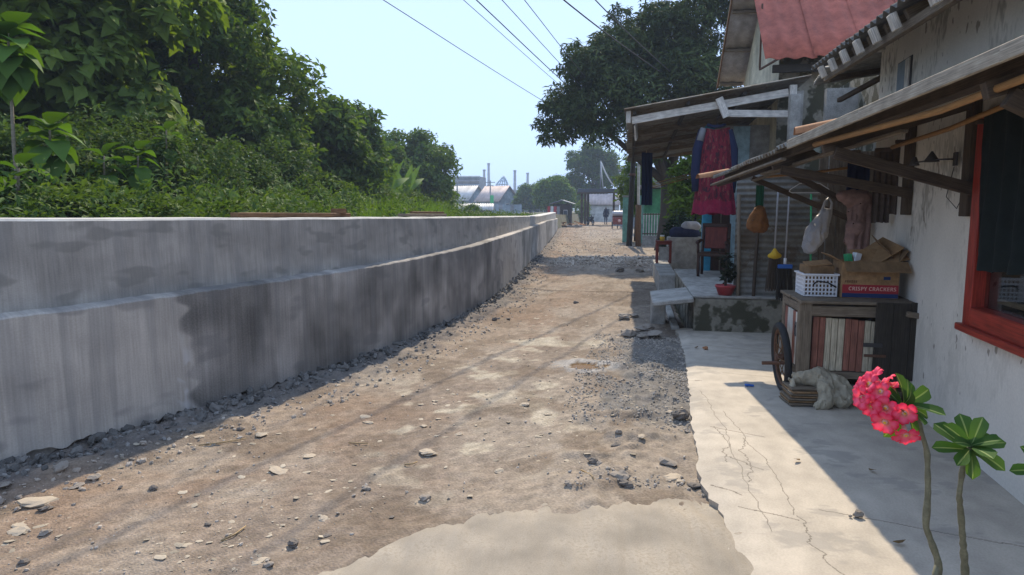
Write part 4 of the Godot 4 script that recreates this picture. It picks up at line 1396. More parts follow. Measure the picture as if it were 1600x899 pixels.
	part("sheet", cloth(Vector3(-0.2, 2.3, 0.03), Vector3(0.25, 2.3, 0.03), 1.0, 1.5, 0.04, 8, 8), M.plastic_green, b)
	# distant house with a small red and white balcony among the hazy trees
	p = pz(828, 328, -120)
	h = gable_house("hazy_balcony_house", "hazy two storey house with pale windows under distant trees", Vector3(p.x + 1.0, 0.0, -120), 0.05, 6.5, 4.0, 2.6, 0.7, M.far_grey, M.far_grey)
	for k in 4:
		win(h, Vector3(-2.2 + k * 1.4, 1.0, 2.05), 0.8, 0.8)
	part("balcony_box", box_at(Vector3(0.3, 2.8, 2.1), Vector3(0.9, 1.4, 0.5), 0.02), M.far_white, h)
	part("balcony_roof", box_at(Vector3(0.3, 3.6, 2.15), Vector3(1.2, 0.2, 0.8), 0.02), M.far_pink, h)

func build_far_right():
	# green house with a white fence
	var g := thing("green_house", "low bright green house wall behind the white barred fence", "house", Vector3(2.4, 0, -32))
	part("wall", box_at(Vector3(0.4, 1.2, -1.5), Vector3(4.4, 2.6, 3.0), 0.0), M.green_wall, g)
	part("aqua_pillar", box_at(Vector3(-1.95, 1.1, 0.25), Vector3(0.22, 2.2, 0.3), 0.01), M.aqua_wall, g)
	part("roof_slab", box_at(Vector3(0.4, 2.6, -1.2), Vector3(5.0, 0.12, 4.0), 0.01), M.concrete, g)
	part("window", box_at(Vector3(0.6, 1.4, 0.01), Vector3(0.9, 0.9, 0.06)), M.far_dark, g)
	var f := thing("barred_fence", "white barred metal fence before the green house", "fence", Vector3(1.9, 0, -30.2))
	part("footing", box_at(Vector3(0, 0.2, 0), Vector3(2.8, 0.45, 0.16), 0.01), M.concrete, f)
	for k in 24:
		part("fence_bar", box_at(Vector3(-1.35 + k * 0.117, 0.9, 0), Vector3(0.05, 1.0, 0.03), 0.0), M.white_paint, f)
	for y in [0.5, 1.36]:
		part("rail", box_at(Vector3(0, y, 0.025), Vector3(2.8, 0.05, 0.025), 0.0), M.rust_iron, f)
	var w := thing("turquoise_gate_pillar", "narrow turquoise gate pillar beside the leaning dark pole", "pillar", Vector3(-0.25, 0, -33))
	part("shaft", box_at(Vector3(0, 1.05, 0), Vector3(0.3, 2.2, 0.3), 0.01), M.aqua_wall, w)
	part("cap", box_at(Vector3(0, 2.18, 0), Vector3(0.38, 0.08, 0.38), 0.01), M.concrete, w)
	# poles standing at the road side
	var p := thing("leaning_pole", "tall dark leaning wooden pole at the roadside by the mango tree", "pole", Vector3(-0.06, 0, -29.6))
	part("shaft", tube_of([Vector3(0, -0.05, 0), Vector3(0.06, 2.2, 0), Vector3(0.14, 4.6, 0)], [0.13, 0.12, 0.10], 9), M.wood_black, p)
	part("collar", tube_of([Vector3(0.085, 3.0, 0), Vector3(0.09, 3.1, 0)], 0.135, 9), M.rust_iron, p)
	p = thing("two_tone_pole", "roadside pole painted white above and brown below", "pole", Vector3(0.32, 0, -29.0))
	part("brown_lower_shaft", tube_of([Vector3(0, -0.05, 0), Vector3(-0.02, 1.75, 0)], 0.12, 9), M.wood_brown, p)
	part("white_upper_shaft", tube_of([Vector3(-0.02, 1.75, 0), Vector3(-0.06, 4.5, 0)], 0.06, 9), M.white_paint, p)
	# utility pole that carries the wires, behind the mango crown
	p = thing("utility_pole", "utility pole carrying the overhead wires behind the mango tree", "pole", Vector3(0.0, 0, -45))
	part("mast", tube_of([Vector3.ZERO, Vector3(0, 7.2, 0)], [0.15, 0.11], 9), M.far_grey, p)
	part("crossarm", box_at(Vector3(0, 6.4, 0.12), Vector3(1.2, 0.1, 0.1)), M.wood_dark, p)
	# house right of the road end
	var h := thing("grey_corner_house", "tall pale grey house wall behind the open pavilion", "house", Vector3(1.9, 0, -62))
	part("wall", box_at(Vector3(-0.6, 2.6, -2.0), Vector3(4.6, 5.4, 4.0), 0.0), M.far_grey, h)
	part("upper_wall", box_at(Vector3(-1.6, 5.1, -1.0), Vector3(3.0, 0.3, 3.0), 0.02), M.far_grey, h)
	win(h, Vector3(-2.2, 1.3, 0.03), 1.0, 1.3)
	win(h, Vector3(-0.6, 3.6, 0.03), 1.0, 1.0)
	var pk := gable_house("pink_tiled_house", "small house with a dusty pink roof seen through the pavilion", Vector3(-3.6, 0, -92), 0.0, 4.0, 3.0, 2.3, 1.2, M.far_white, M.far_pink)
	win(pk, Vector3(0.4, 1.2, 1.52), 0.9, 0.9)
	# open pavilion over the road
	var v := thing("roadside_pavilion", "open pavilion with a flat dark roof across the road's end", "pavilion", Vector3(-2.6, 0, -68))
	part("roof_slab", box_at(Vector3(0.0, 3.35, 0), Vector3(5.2, 0.35, 3.2), 0.03), M.far_dark, v)
	part("eave_board", box_at(Vector3(0.0, 3.12, 1.58), Vector3(5.3, 0.16, 0.08), 0.01), M.wood_dark, v)
	for e in [[-2.2, 1.3], [-1.85, 1.3], [1.9, 1.3], [-1.75, -1.3], [1.9, -1.3], [0.85, -1.3]]:
		part("post", box_at(Vector3(e[0], 1.6, e[1]), Vector3(0.22, 3.2, 0.22), 0.02), M.wood_dark, v)
	part("mast", tube_of([Vector3(-0.45, 3.4, 0.3), Vector3(-0.45, 6.3, 0.3)], 0.06, 7), M.far_grey, v)
	var cab := []
	for k in 11:
		var t := k / 10.0
		cab.append(Vector3(-0.45, 6.2, 0.3).lerp(Vector3(1.9, 3.6, 0.6), t) + Vector3(0, -0.9 * sin(t * PI), 0))
	part("drooping_pipe", tube_of(cab, 0.07, 7), M.far_white, v)
	part("pipe_drop", tube_of([Vector3(-0.42, 6.2, 0.3), Vector3(-0.3, 4.6, 0.4), Vector3(-0.15, 3.5, 0.5)], 0.05, 7), M.far_white, v)
	# small stall with a tin roof left of it
	var s := thing("roadside_stall", "dark little roadside stall with a white tin roof", "stall", Vector3(-6.6, 0, -66))
	part("wall", box_at(Vector3(0, 1.0, 0), Vector3(1.7, 2.1, 1.6), 0.02), M.wood_black, s)
	for sx in [-1.0, 1.0]:
		part("roof_sheet", box_at(Vector3(sx * 0.55, 2.25, 0), Vector3(1.35, 0.06, 2.0), 0.01, Vector3(0, 0, -sx * 0.3)), M.far_white if sx > 0 else M.far_grey, s)
	for k in 2:
		win(s, Vector3(-0.35 + k * 0.7, 1.2, 0.83), 0.4, 0.55)
	var cl := thing("laundry_line", "red and white laundry hung beside the little stall", "laundry", Vector3(-7.35, 0, -64))
	part("pole", tube_of([Vector3(-0.6, 0, 0), Vector3(-0.6, 1.9, 0)], 0.03, 6), M.wood_dark, cl)
	part("pole", tube_of([Vector3(0.7, 0, 0), Vector3(0.7, 1.9, 0)], 0.03, 6), M.wood_dark, cl)
	part("line", tube_of([Vector3(-0.6, 1.85, 0), Vector3(0.7, 1.8, 0)], 0.012, 5), M.iron, cl)
	for k in 4:
		part("garment", cloth(Vector3(-0.5 + k * 0.3, 1.82, 0), Vector3(-0.24 + k * 0.3, 1.82, 0), 0.75 + 0.1 * (k % 2), 1.5, 0.03, 6, 6), [M.plastic_red, M.white_paint, M.plastic_red, M.cloth_grey][k], cl)

# ------------------------------------------------------------------ overhead wires
func build_wires():
	var ends := [[600, 0, 5.2, -15.0, 0.010], [725, 0, 5.75, -15.5, 0.008], [745, 0, 5.9, -15.5, 0.014], [785, 0, 6.2, -16.0, 0.010], [820, 0, 6.5, -16.0, 0.010]]
	for e in ends:
		var a := Vector3(0.0, e[2], -45.0)
		var p := pz(e[0], e[1], e[3])
		var b := a + (p - a) * 1.9
		var w := thing("overhead_wire", "thin dark overhead wire sagging from the mango tree across the sky", "wire", a, 0.0, "overhead wires")
		var pts := []
		for k in 25:
			var t := k / 24.0
			pts.append((b - a) * t + Vector3(0, -0.5 * sin(t * PI) + 0.5 * sin(PI / 1.9) * t * 1.9 * (1.0 if t < 0.526 else 0.526 / t), 0))
		part("cable", tube_of(pts, e[4], 5), M.iron, w)
	for e in [[0.0, 0.016], [0.55, 0.013]]:
		var a := Vector3(0.9 + e[0] * 0.6, 6.3, -24.5)
		var b := Vector3(-6.0 + e[0] * 2.2, 6.9, 3.0)
		var w := thing("overhead_wire", "cable crossing above the road and shading it in a thin line", "wire", a, 0.0, "cables above the road")
		var pts := []
		for k in 25:
			var t := k / 24.0
			pts.append((b - a) * t + Vector3(0, -0.55 * sin(t * PI), 0))
		part("cable", tube_of(pts, e[1], 6), M.iron, w)

# ------------------------------------------------------------------ hand cart with boxes
func build_cart():
	var o := Vector3(1.80, 0.03, -6.0)
	var c := thing("wooden_hand_cart", "old wooden hand cart with red and white plank panel and spoked wheel", "cart", o)
	var y0 := 0.24
	var y1 := 0.80
	# corner posts
	for e in [[-0.40, 0.30, 0.10], [0.39, 0.30, 0.07], [-0.40, -0.32, 0.07], [0.39, -0.32, 0.07]]:
		part("corner_post", box_at(Vector3(e[0], 0.50, e[1]), Vector3(e[2], 0.66, 0.07), 0.006), M.wood_grey, c)
	# rails
	part("front_top_rail", box_at(Vector3(-0.01, y1 - 0.045, 0.31), Vector3(0.71, 0.085, 0.045), 0.005), M.wood_grey, c)
	part("front_bottom_rail", box_at(Vector3(-0.01, 0.235, 0.30), Vector3(0.71, 0.05, 0.05), 0.005), M.wood_grey, c)
	part("side_top_rail", box_at(Vector3(-0.42, y1 - 0.03, -0.01), Vector3(0.04, 0.07, 0.56), 0.005), M.wood_grey, c)
	part("side_bottom_rail", box_at(Vector3(-0.42, 0.24, -0.01), Vector3(0.04, 0.06, 0.56), 0.005), M.wood_grey, c)
	part("back_panel", box_at(Vector3(0, 0.5, -0.34), Vector3(0.84, 0.6, 0.03), 0.004), M.wood_dark, c)
	part("floor_board", box_at(Vector3(0, 0.225, -0.02), Vector3(0.74, 0.03, 0.56), 0.004), M.wood_dark, c)
	# top boards
	for k in 4:
		part("top_board", box_at(Vector3(0.0, y1 + 0.03 + rng.randf_range(-0.003, 0.003), 0.275 - k * 0.178), Vector3(0.90 + rng.randf_range(-0.02, 0.02), 0.026, 0.170), 0.004, Vector3(0, rng.randf_range(-0.01, 0.01), 0)), M.wood_grey, c)
	# striped panel, slightly dropped
	var cols := [1, 1, 0, 0, 0, 1, 1, 1, 0, 0]
	var x := -0.335
	for k in 10:
		var w := rng.randf_range(0.046, 0.052)
		part("panel_plank", box_at(Vector3(x + w * 0.5, 0.485 - 0.002 * k + rng.randf_range(-0.004, 0.004), 0.285 + rng.randf_range(-0.002, 0.002)), Vector3(w - 0.004, 0.44 - 0.003 * k, 0.018), 0.003, Vector3(0, 0, -0.012)), M.cart_red if cols[k] else M.cream_wood, c)
		x += w
	# striped side planks
	for k in 5:
		part("side_plank", box_at(Vector3(-0.425, 0.50, 0.20 - k * 0.095), Vector3(0.02, 0.44, 0.088), 0.003), [M.white_wood, M.cart_red, M.white_wood, M.white_wood, M.cart_red][k], c)
	part("painted_letter", box_at(Vector3(-0.437, 0.58, 0.19), Vector3(0.004, 0.12, 0.012), 0.0), M.plastic_black, c)
	part("painted_letter", box_at(Vector3(-0.437, 0.58, 0.15), Vector3(0.004, 0.12, 0.012), 0.0), M.plastic_black, c)
	part("painted_letter", box_at(Vector3(-0.437, 0.60, 0.17), Vector3(0.0045, 0.014, 0.04), 0.0), M.plastic_black, c)
	# dark door swung shut over the other half
	var d := Node3D.new()
	d.name = "door"
	d.position = Vector3(0.295, 0.53, 0.37)
	d.rotation.z = -0.01
	c.add_child(d)
	for k in 3:
		part("door_plank", box_at(Vector3(-0.125 + k * 0.125, rng.randf_range(-0.006, 0.006), 0.0), Vector3(0.123, 0.62, 0.024), 0.004), M.wood_black, d)
	part("batten", box_at(Vector3(0.0, 0.20, -0.022), Vector3(0.36, 0.05, 0.02), 0.003), M.wood_black, d)
	part("latch_block", box_at(Vector3(0.09, 0.22, 0.035), Vector3(0.14, 0.045, 0.04), 0.006, Vector3(0, 0, -0.12)), M.wood_grey, d)
	part("hinge_bar", box_at(Vector3(-0.20, -0.03, 0.02), Vector3(0.14, 0.032, 0.012), 0.003), M.iron, d)
	part("hinge_bar", box_at(Vector3(-0.18, -0.115, 0.02), Vector3(0.16, 0.022, 0.012), 0.003), M.rust_iron, d)
	# undercarriage
	part("side_beam", box_at(Vector3(-0.36, 0.185, -0.05), Vector3(0.05, 0.06, 0.70)), M.wood_dark, c)
	part("side_beam", box_at(Vector3(0.36, 0.185, -0.05), Vector3(0.05, 0.06, 0.70)), M.wood_dark, c)
	part("prop_leg", box_at(Vector3(0.40, 0.085, 0.30), Vector3(0.06, 0.17, 0.06)), M.wood_dark, c)
	part("prop_leg", box_at(Vector3(0.40, 0.085, -0.30), Vector3(0.06, 0.17, 0.06)), M.wood_dark, c)
	part("axle", tube_of([Vector3(-0.66, 0.245, 0.02), Vector3(0.45, 0.29, 0.0)], 0.016, 8), M.rust_iron, c)
	for sx in [-1.0, 1.0]:
		if sx > 0: continue
		var wh := Node3D.new()
		wh.name = "wheel"
		wh.position = Vector3(-0.50, 0.30, 0.0)
		wh.rotation.z = 0.07
		c.add_child(wh)
		wh.add_child(ring_part("tyre", 0.272, 0.03, M.rubber))
		wh.add_child(ring_part("rim", 0.238, 0.014, M.rust_iron))
		part("hub", tube_of([Vector3(-0.045, 0, 0), Vector3(0.045, 0, 0)], 0.028, 10), M.rust_iron, wh)
		for k in 16:
			var a := TAU * k / 16.0
			part("spoke", tube_of([Vector3(0.03 * (1 if k % 2 else -1), cos(a + 0.15) * 0.026, sin(a + 0.15) * 0.026), Vector3(0, cos(a) * 0.235, sin(a) * 0.235)], 0.0045, 5), M.wood_brown, wh)
	# low shelf at the back under the box
	part("under_shelf", box_at(Vector3(0.06, 0.11, 0.1), Vector3(0.66, 0.02, 0.3)), M.wood_dark, c)
	# things on the cart
	var top := y1 + 0.03 + 0.046
	var b := thing("cardboard_box", "open brown cardboard box printed with a red CRISPY CRACKERS band", "box", Vector3(1.93, top, -6.0), -0.06)
	var bw := 0.42
	var bh := 0.29
	var bd := 0.34
	for e in [[Vector3(0, bh * 0.5, bd * 0.5), Vector3(bw, bh, 0.006)], [Vector3(0, bh * 0.5, -bd * 0.5), Vector3(bw, bh, 0.006)], [Vector3(-bw * 0.5, bh * 0.5, 0), Vector3(0.006, bh, bd - 0.008)], [Vector3(bw * 0.5, bh * 0.5, 0), Vector3(0.006, bh, bd - 0.008)], [Vector3(0, 0.004, 0), Vector3(bw - 0.01, 0.006, bd - 0.01)]]:
		part("panel", box_at(e[0], e[1], 0.001), M.card, b)
	part("flap", box_at(Vector3(0.03, bh - 0.03, bd * 0.5 + 0.055), Vector3(bw + 0.05, 0.006, 0.13), 0.001, Vector3(0.62, 0, 0.0)), M.card_dark, b)
	part("flap", box_at(Vector3(-bw * 0.5 - 0.05, bh + 0.028, 0.02), Vector3(0.13, 0.006, bd), 0.001, Vector3(0, 0, -0.5)), M.card, b)
	part("flap", box_at(Vector3(bw * 0.5 + 0.03, bh + 0.05, -0.02), Vector3(0.12, 0.006, bd), 0.001, Vector3(0, 0, 1.0)), M.card_dark, b)
	part("red_print_band", box_at(Vector3(0.0, 0.075, bd * 0.5 + 0.004), Vector3(bw - 0.004, 0.07, 0.003), 0.0), M.print_red, b)
	part("blue_print_band", box_at(Vector3(0.0, 0.022, bd * 0.5 + 0.004), Vector3(bw - 0.004, 0.034, 0.003), 0.0), M.print_blue, b)
	text(b, "lettering", "CRISPY CRACKERS", 0.030, Vector3(0.015, 0.077, bd * 0.5 + 0.0065), 0.0, M.print_pink)
	print_marks(b, 6, Vector3(-0.185, 0.135, bd * 0.5 + 0.0045), Vector3(0.016, 0, 0), Vector3(0.011, 0.024, 0.003))
	part("bow_print", box_at(Vector3(0.12, 0.165, bd * 0.5 + 0.0045), Vector3(0.05, 0.025, 0.003), 0.0), M.print_blue, b)
	print_marks(b, 3, Vector3(-bw * 0.5 - 0.0045, 0.22, -0.02), Vector3(0, 0, 0.028), Vector3(0.003, 0.026, 0.02))
	print_marks(b, 7, Vector3(-bw * 0.5 - 0.0045, 0.15, -0.09), Vector3(0, 0, 0.03), Vector3(0.003, 0.028, 0.018))
	print_marks(b, 6, Vector3(-bw * 0.5 - 0.0045, 0.10, -0.09), Vector3(0, 0, 0.035), Vector3(0.003, 0.014, 0.026))
	part("label_print", box_at(Vector3(-bw * 0.5 - 0.0045, 0.05, 0.03), Vector3(0.003, 0.03, 0.08), 0.0), M.print_brown, b)
	var fl := thing("folded_cardboard", "torn folded cardboard heaped on top of the cracker box", "cardboard", Vector3(1.97, top + 0.27, -6.05))
	for e in [[Vector3(0.03, 0.075, 0.02), Vector3(0.36, 0.006, 0.30), Vector3(0.25, 0.25, 0.62)], [Vector3(0.07, 0.06, 0.06), Vector3(0.34, 0.006, 0.28), Vector3(0.42, 0.1, 0.30)], [Vector3(0.03, 0.035, 0.07), Vector3(0.36, 0.006, 0.24), Vector3(0.75, 0.05, 0.05)], [Vector3(0.13, 0.10, 0.0), Vector3(0.24, 0.006, 0.26), Vector3(0.5, 0.3, -0.75)]]:
		part("sheet", box_at(e[0], e[1], 0.001, e[2]), M.card if e[0].y < 0.09 else M.card_dark, fl)
	var gb := thing("milk_carton", "green and white carton poking from the cracker box", "carton", Vector3(1.80, top + 0.22, -6.0))
	part("green_side", box_at(Vector3(0, 0.05, 0), Vector3(0.04, 0.16, 0.07), 0.003, Vector3(0, 0.2, 0.2)), M.plastic_green, gb)
	part("white_side", box_at(Vector3(0.045, 0.06, 0.0), Vector3(0.05, 0.16, 0.065), 0.003, Vector3(0, 0.2, -0.25)), M.plastic_white, gb)
	# white slatted basket with a small box in it
	var k := thing("plastic_basket", "white plastic lattice basket on the cart beside the cracker box", "basket", Vector3(1.555, top, -6.02))
	for e in [[Vector3(0, 0.09, 0.14), 0.0], [Vector3(0, 0.09, -0.14), 0.0], [Vector3(-0.125, 0.09, 0), PI / 2], [Vector3(0.125, 0.09, 0), PI / 2]]:
		var s := sn()
		var t := Transform3D(Basis.from_euler(Vector3(0, e[1], 0)), e[0])
		var w := 0.25 if e[1] == 0.0 else 0.276
		for i in 10:
			cbox(s, t * Transform3D(Basis(), Vector3(-w * 0.5 + w * i / 9.0, 0, 0)), Vector3(0.012, 0.176, 0.005), 0.0)
		for i in 6:
			cbox(s, t * Transform3D(Basis(), Vector3(0, -0.082 + i * 0.033, 0.0004)), Vector3(w + 0.006, 0.012, 0.0062), 0.0)
		part("lattice_side", s, M.plastic_white, k)
	part("rim", box_at(Vector3(0, 0.182, 0.148), Vector3(0.285, 0.014, 0.022), 0.003), M.plastic_white, k)
	part("rim", box_at(Vector3(0, 0.182, -0.148), Vector3(0.285, 0.014, 0.022), 0.003), M.plastic_white, k)
	part("rim", box_at(Vector3(-0.134, 0.183, 0), Vector3(0.022, 0.014, 0.27), 0.003), M.plastic_white, k)
	part("rim", box_at(Vector3(0.134, 0.183, 0), Vector3(0.022, 0.014, 0.27), 0.003), M.plastic_white, k)
	part("base", box_at(Vector3(0, 0.004, 0), Vector3(0.24, 0.007, 0.27), 0.0), M.plastic_white, k)
	part("tied_cord", tube_of([Vector3(-0.06, 0.10, 0.15), Vector3(-0.03, 0.13, 0.155), Vector3(0.05, 0.12, 0.155), Vector3(0.12, 0.08, 0.15)], 0.006, 6), M.plastic_black, k)
	var sb := thing("small_cardboard_box", "small torn cardboard box sitting in the white basket", "box", Vector3(1.555, top + 0.01, -6.03), 0.15)
	part("carton", box_at(Vector3(0, 0.125, 0), Vector3(0.20, 0.24, 0.22), 0.004), M.card_dark, sb)
	part("flap", box_at(Vector3(-0.02, 0.262, 0.06), Vector3(0.20, 0.006, 0.12), 0.001, Vector3(0.25, 0, 0.1)), M.card, sb)
	# sack over flattened boards on the ground
	var st := thing("flattened_board_stack", "stack of flattened boards lying half under the pale sack", "boards", Vector3(1.42, 0.036, -5.66), 0.1)
	for i in 7:
		part("board", box_at(Vector3(rng.randf_range(-0.012, 0.012), 0.011 + i * 0.02, rng.randf_range(-0.012, 0.012)), Vector3(0.30 - i * 0.004, 0.014, 0.25), 0.002, Vector3(0, rng.randf_range(-0.06, 0.06), 0)), M.card_dark if i % 2 else M.wood_grey, st)
	var sk := thing("crumpled_sack", "crumpled pale tarpaulin sack thrown over the boards by the cart", "sack", Vector3(1.50, 0.03, -5.64))
	var bones := [[Vector3(-0.14, 0.20, -0.05), Vector3(0.02, 0.225, -0.02), 0.05, 0.06], [Vector3(0.02, 0.22, -0.02), Vector3(0.15, 0.15, 0.0), 0.06, 0.09], [Vector3(0.15, 0.13, 0.0), Vector3(0.20, 0.09, 0.03), 0.08, 0.085], [Vector3(-0.17, 0.18, -0.02), Vector3(-0.20, 0.10, 0.05), 0.03, 0.02], [Vector3(0.04, 0.18, 0.07), Vector3(0.05, 0.05, 0.13), 0.05, 0.045], [Vector3(0.05, 0.05, 0.13), Vector3(-0.02, 0.03, 0.16), 0.04, 0.025], [Vector3(0.17, 0.08, 0.06), Vector3(0.16, 0.075, 0.08), 0.07, 0.07]]
	part("cover", blob(bones, 0.0085, 0.012, 0.03, 7.0, true), M.sack, sk)
	var rl := thing("rolled_bundle", "dark rolled bundle lying on the floor under the cart", "bundle", Vector3(1.86, 0.03, -5.75), 0.2)
	part("roll", tube_of([Vector3(-0.14, 0.075, 0), Vector3(0.14, 0.075, 0)], 0.07, 14), M.cloth_grey, rl)
	part("strap", tube_of([Vector3(-0.02, 0.075, 0), Vector3(0.01, 0.075, 0)], 0.073, 14), M.iron, rl)
	rl = thing("water_jug", "grey plastic jug standing under the cart by the wall", "jug", Vector3(2.02, 0.03, -5.70))
	var js := sn(true)
	lathe(js, [Vector2(0.0, 0), Vector2(0.07, 0), Vector2(0.078, 0.02), Vector2(0.078, 0.13), Vector2(0.05, 0.17), Vector2(0.028, 0.18), Vector2(0.028, 0.21), Vector2(0, 0.21)], Vector3.ZERO, 16)
	part("bottle", js, M.bag, rl)
	js = sn(true)
	lathe(js, [Vector2(0.03, 0.195), Vector2(0.033, 0.195), Vector2(0.033, 0.225), Vector2(0, 0.225)], Vector3.ZERO, 16)
	part("cap", js, M.plastic_blue, rl)

func ring_part(called: String, r: float, w: float, m: Material) -> MeshInstance3D:
	var t := TorusMesh.new()
	t.inner_radius = r - w
	t.outer_radius = r + w
	t.rings = 40
	t.ring_segments = 10
	var o := MeshInstance3D.new()
	o.name = called
	o.mesh = t
	o.material_override = m
	o.rotation.z = PI / 2
	return o
func text(parent: Node, called: String, what: String, size: float, at: Vector3, turn: float, m: Material):
	var t := TextMesh.new()
	t.text = what
	var f := SystemFont.new()
	f.font_names = PackedStringArray(["Droid Sans"])
	f.font_weight = 700
	t.font = f
	t.font_size = 64
	t.pixel_size = size / 46.0
	t.depth = 0.0015
	part(called, t, m, parent, Transform3D(Basis.from_euler(Vector3(0, turn, 0)), at))

func print_marks(parent: Node, n: int, at: Vector3, step: Vector3, size: Vector3):
	# a line of print too small to read
	var s := sn()
	for k in n:
		var f := 0.75 + 0.25 * fmod(k * 0.618, 1.0)
		cbox(s, Transform3D(Basis(), at + step * k), Vector3(size.x, size.y * f, size.z), 0.0)
	part("small_print", s, M.print_brown, parent)

# ------------------------------------------------------------------ things hung and leaned under the lean-to
func build_veranda_things():
	var p := thing("bamboo_pole", "bamboo drying pole hung under the lean-to roof holding a hanger", "pole", Vector3(1.85, 1.97, -7.5))
	part("cane", tube_of([Vector3(-0.47, -0.03, -0.25), Vector3(0.0, 0.0, 0.0), Vector3(0.45, 0.06, 0.2)], 0.014, 8), M.bamboo, p)
	part("tie_cord", tube_of([Vector3(-0.2, -0.02, -0.1), Vector3(-0.2, 0.2, -0.1)], 0.004, 5), M.iron, p)
	part("tie_cord", tube_of([Vector3(0.25, 0.04, 0.1), Vector3(0.25, 0.32, 0.1)], 0.004, 5), M.iron, p)
	p = thing("bamboo_pole", "bamboo curtain pole along the plastered wall above the red window", "pole", Vector3(2.0, 2.12, -4.9))
	part("cane", tube_of([Vector3(0.06, -0.03, -1.05), Vector3(0.04, 0.0, 0.0), Vector3(-0.02, 0.10, 1.6)], 0.017, 8), M.bamboo, p)
	for e in [[-0.9, 0.03], [0.35, 0.03]]:
		part("bracket", box_at(Vector3(e[1] + 0.05, 0.0, e[0]), Vector3(0.10, 0.03, 0.03)), M.wood_dark, p)
	var c := thing("dark_curtain", "dark blackish green curtain hung outside the red window", "curtain", Vector3(2.04, 2.13, -4.0))
	part("drape", cloth(Vector3(-0.005, 0.022, -0.47), Vector3(-0.045, 0.06, 0.5), 0.92, 5.3, 0.022, 66, 24, 0.0, func(v): return [0.04 * v, 1.0 - 0.30 * v * v, 0.0]), M.cloth_dark, c)
	var w := thing("wall_lamp", "small black double lamp on a bracket beside the window", "lamp", Vector3(2.06, 1.93, -5.02))
	part("arm", tube_of([Vector3(0.06, 0.0, 0.0), Vector3(-0.03, 0.0, -0.02), Vector3(-0.05, 0.0, -0.34)], 0.006, 6), M.iron, w)
	var s := sn(true)
	lathe(s, [Vector2(0.005, 0.06), Vector2(0.05, -0.01), Vector2(0.045, -0.012), Vector2(0.004, 0.05)], Vector3(-0.04, 0.0, -0.08), 14)
	part("shade", s, M.iron, w)
	s = sn(true)
	lathe(s, [Vector2(0.012, 0.04), Vector2(0.035, -0.02), Vector2(0.03, -0.022), Vector2(0.01, 0.035)], Vector3(-0.05, 0.0, -0.34), 14)
	part("shade", s, M.iron, w)
	part("plate", box_at(Vector3(0.075, 0.0, 0.0), Vector3(0.015, 0.09, 0.05), 0.003), M.iron, w)
	part("loose_wire", tube_of([Vector3(0.07, -0.05, 0.0), Vector3(0.06, -0.25, -0.06), Vector3(0.07, -0.33, 0.08), Vector3(0.075, -0.2, 0.18), Vector3(0.07, -0.36, 0.22)], 0.003, 5), M.iron, w)
	# hanger
	var h := thing("clothes_hanger", "empty white wire clothes hanger on the bamboo pole", "hanger", Vector3(1.83, 1.95, -7.52))
	part("hook", tube_of([Vector3(0.0, 0.035, 0.02), Vector3(0.018, 0.025, 0.01), Vector3(0.02, 0.0, 0.0), Vector3(0.0, -0.03, 0), Vector3(0, -0.06, 0)], 0.0035, 6), M.plastic_white, h)
	part("frame", tube_of([Vector3(0, -0.06, 0), Vector3(0.06, -0.085, 0.0), Vector3(0.10, -0.09, 0), Vector3(0.19, -0.15, 0), Vector3(0.20, -0.175, 0), Vector3(0.17, -0.185, 0), Vector3(-0.17, -0.185, 0), Vector3(-0.20, -0.17, 0), Vector3(-0.19, -0.15, 0), Vector3(-0.10, -0.09, 0), Vector3(-0.06, -0.085, 0), Vector3(0, -0.06, 0)], 0.005, 6), M.plastic_white, h)
	# brooms leaning on the screen
	var b := thing("palm_broom", "palm fibre broom with yellow collar and pale stick against the screen", "broom", Vector3(1.75, 0.0, -8.6))
	part("stick", tube_of([Vector3(0.04, 1.86, -0.25), Vector3(0.0, 1.12, -0.1)], 0.011, 7), M.bag, b)
	part("collar", blob([[Vector3(0, 1.10, -0.1), Vector3(0, 1.04, -0.09), 0.02, 0.05], [Vector3(-0.06, 1.02, -0.09), Vector3(0.06, 1.02, -0.09), 0.02, 0.02]], 0.012, 0.02), M.yellow, b)
	var br := sn(false)
	for k in 70:
		var x := rng.randf_range(-1, 1)
		var z := rng.randf_range(-1, 1)
		bar(br, Vector3(x * 0.06, 1.02, -0.09 + z * 0.012), Vector3(x * 0.10, 0.60 + rng.randf_range(-0.02, 0.03), -0.06 + z * 0.03), 0.006, 0.006, 0.0)
	tag(part("bristles", br, M.wood_dark, b), "", "", "", "stuff")
	b = thing("blue_broom", "stiff twig broom with a blue band and thin pale stick", "broom", Vector3(1.88, 0.0, -8.5))
	part("stick", tube_of([Vector3(0.03, 1.75, -0.3), Vector3(-0.02, 0.98, -0.12)], 0.010, 7), M.bag, b)
	part("socket", tube_of([Vector3(-0.02, 1.0, -0.12), Vector3(-0.022, 0.93, -0.11)], 0.018, 8), M.plastic_white, b)
	part("band", box_at(Vector3(-0.02, 0.90, -0.11), Vector3(0.17, 0.05, 0.045), 0.008), M.plastic_blue, b)
	br = sn(false)
	for k in 60:
		var x := rng.randf_range(-1, 1)
		bar(br, Vector3(-0.02 + x * 0.08, 0.88, -0.11 + rng.randf_range(-0.015, 0.015)), Vector3(-0.02 + x * 0.10, 0.50 + rng.randf_range(-0.03, 0.03), -0.08 + rng.randf_range(-0.02, 0.02)), 0.006, 0.006, 0.0)
	tag(part("bristles", br, M.wood_black, b), "", "", "", "stuff")
	b = thing("green_stick", "thin green plastic stick leaning on the dim plank wall", "stick", Vector3(2.2, 0.03, -8.75))
	part("rod", tube_of([Vector3(0.0, 0.0, 0.1), Vector3(0.0, 1.75, -0.2)], 0.012, 7), M.plastic_green, b)
	part("grip", tube_of([Vector3(0.0, 1.0, -0.07), Vector3(0.0, 1.12, -0.09)], 0.017, 8), M.plastic_green, b)
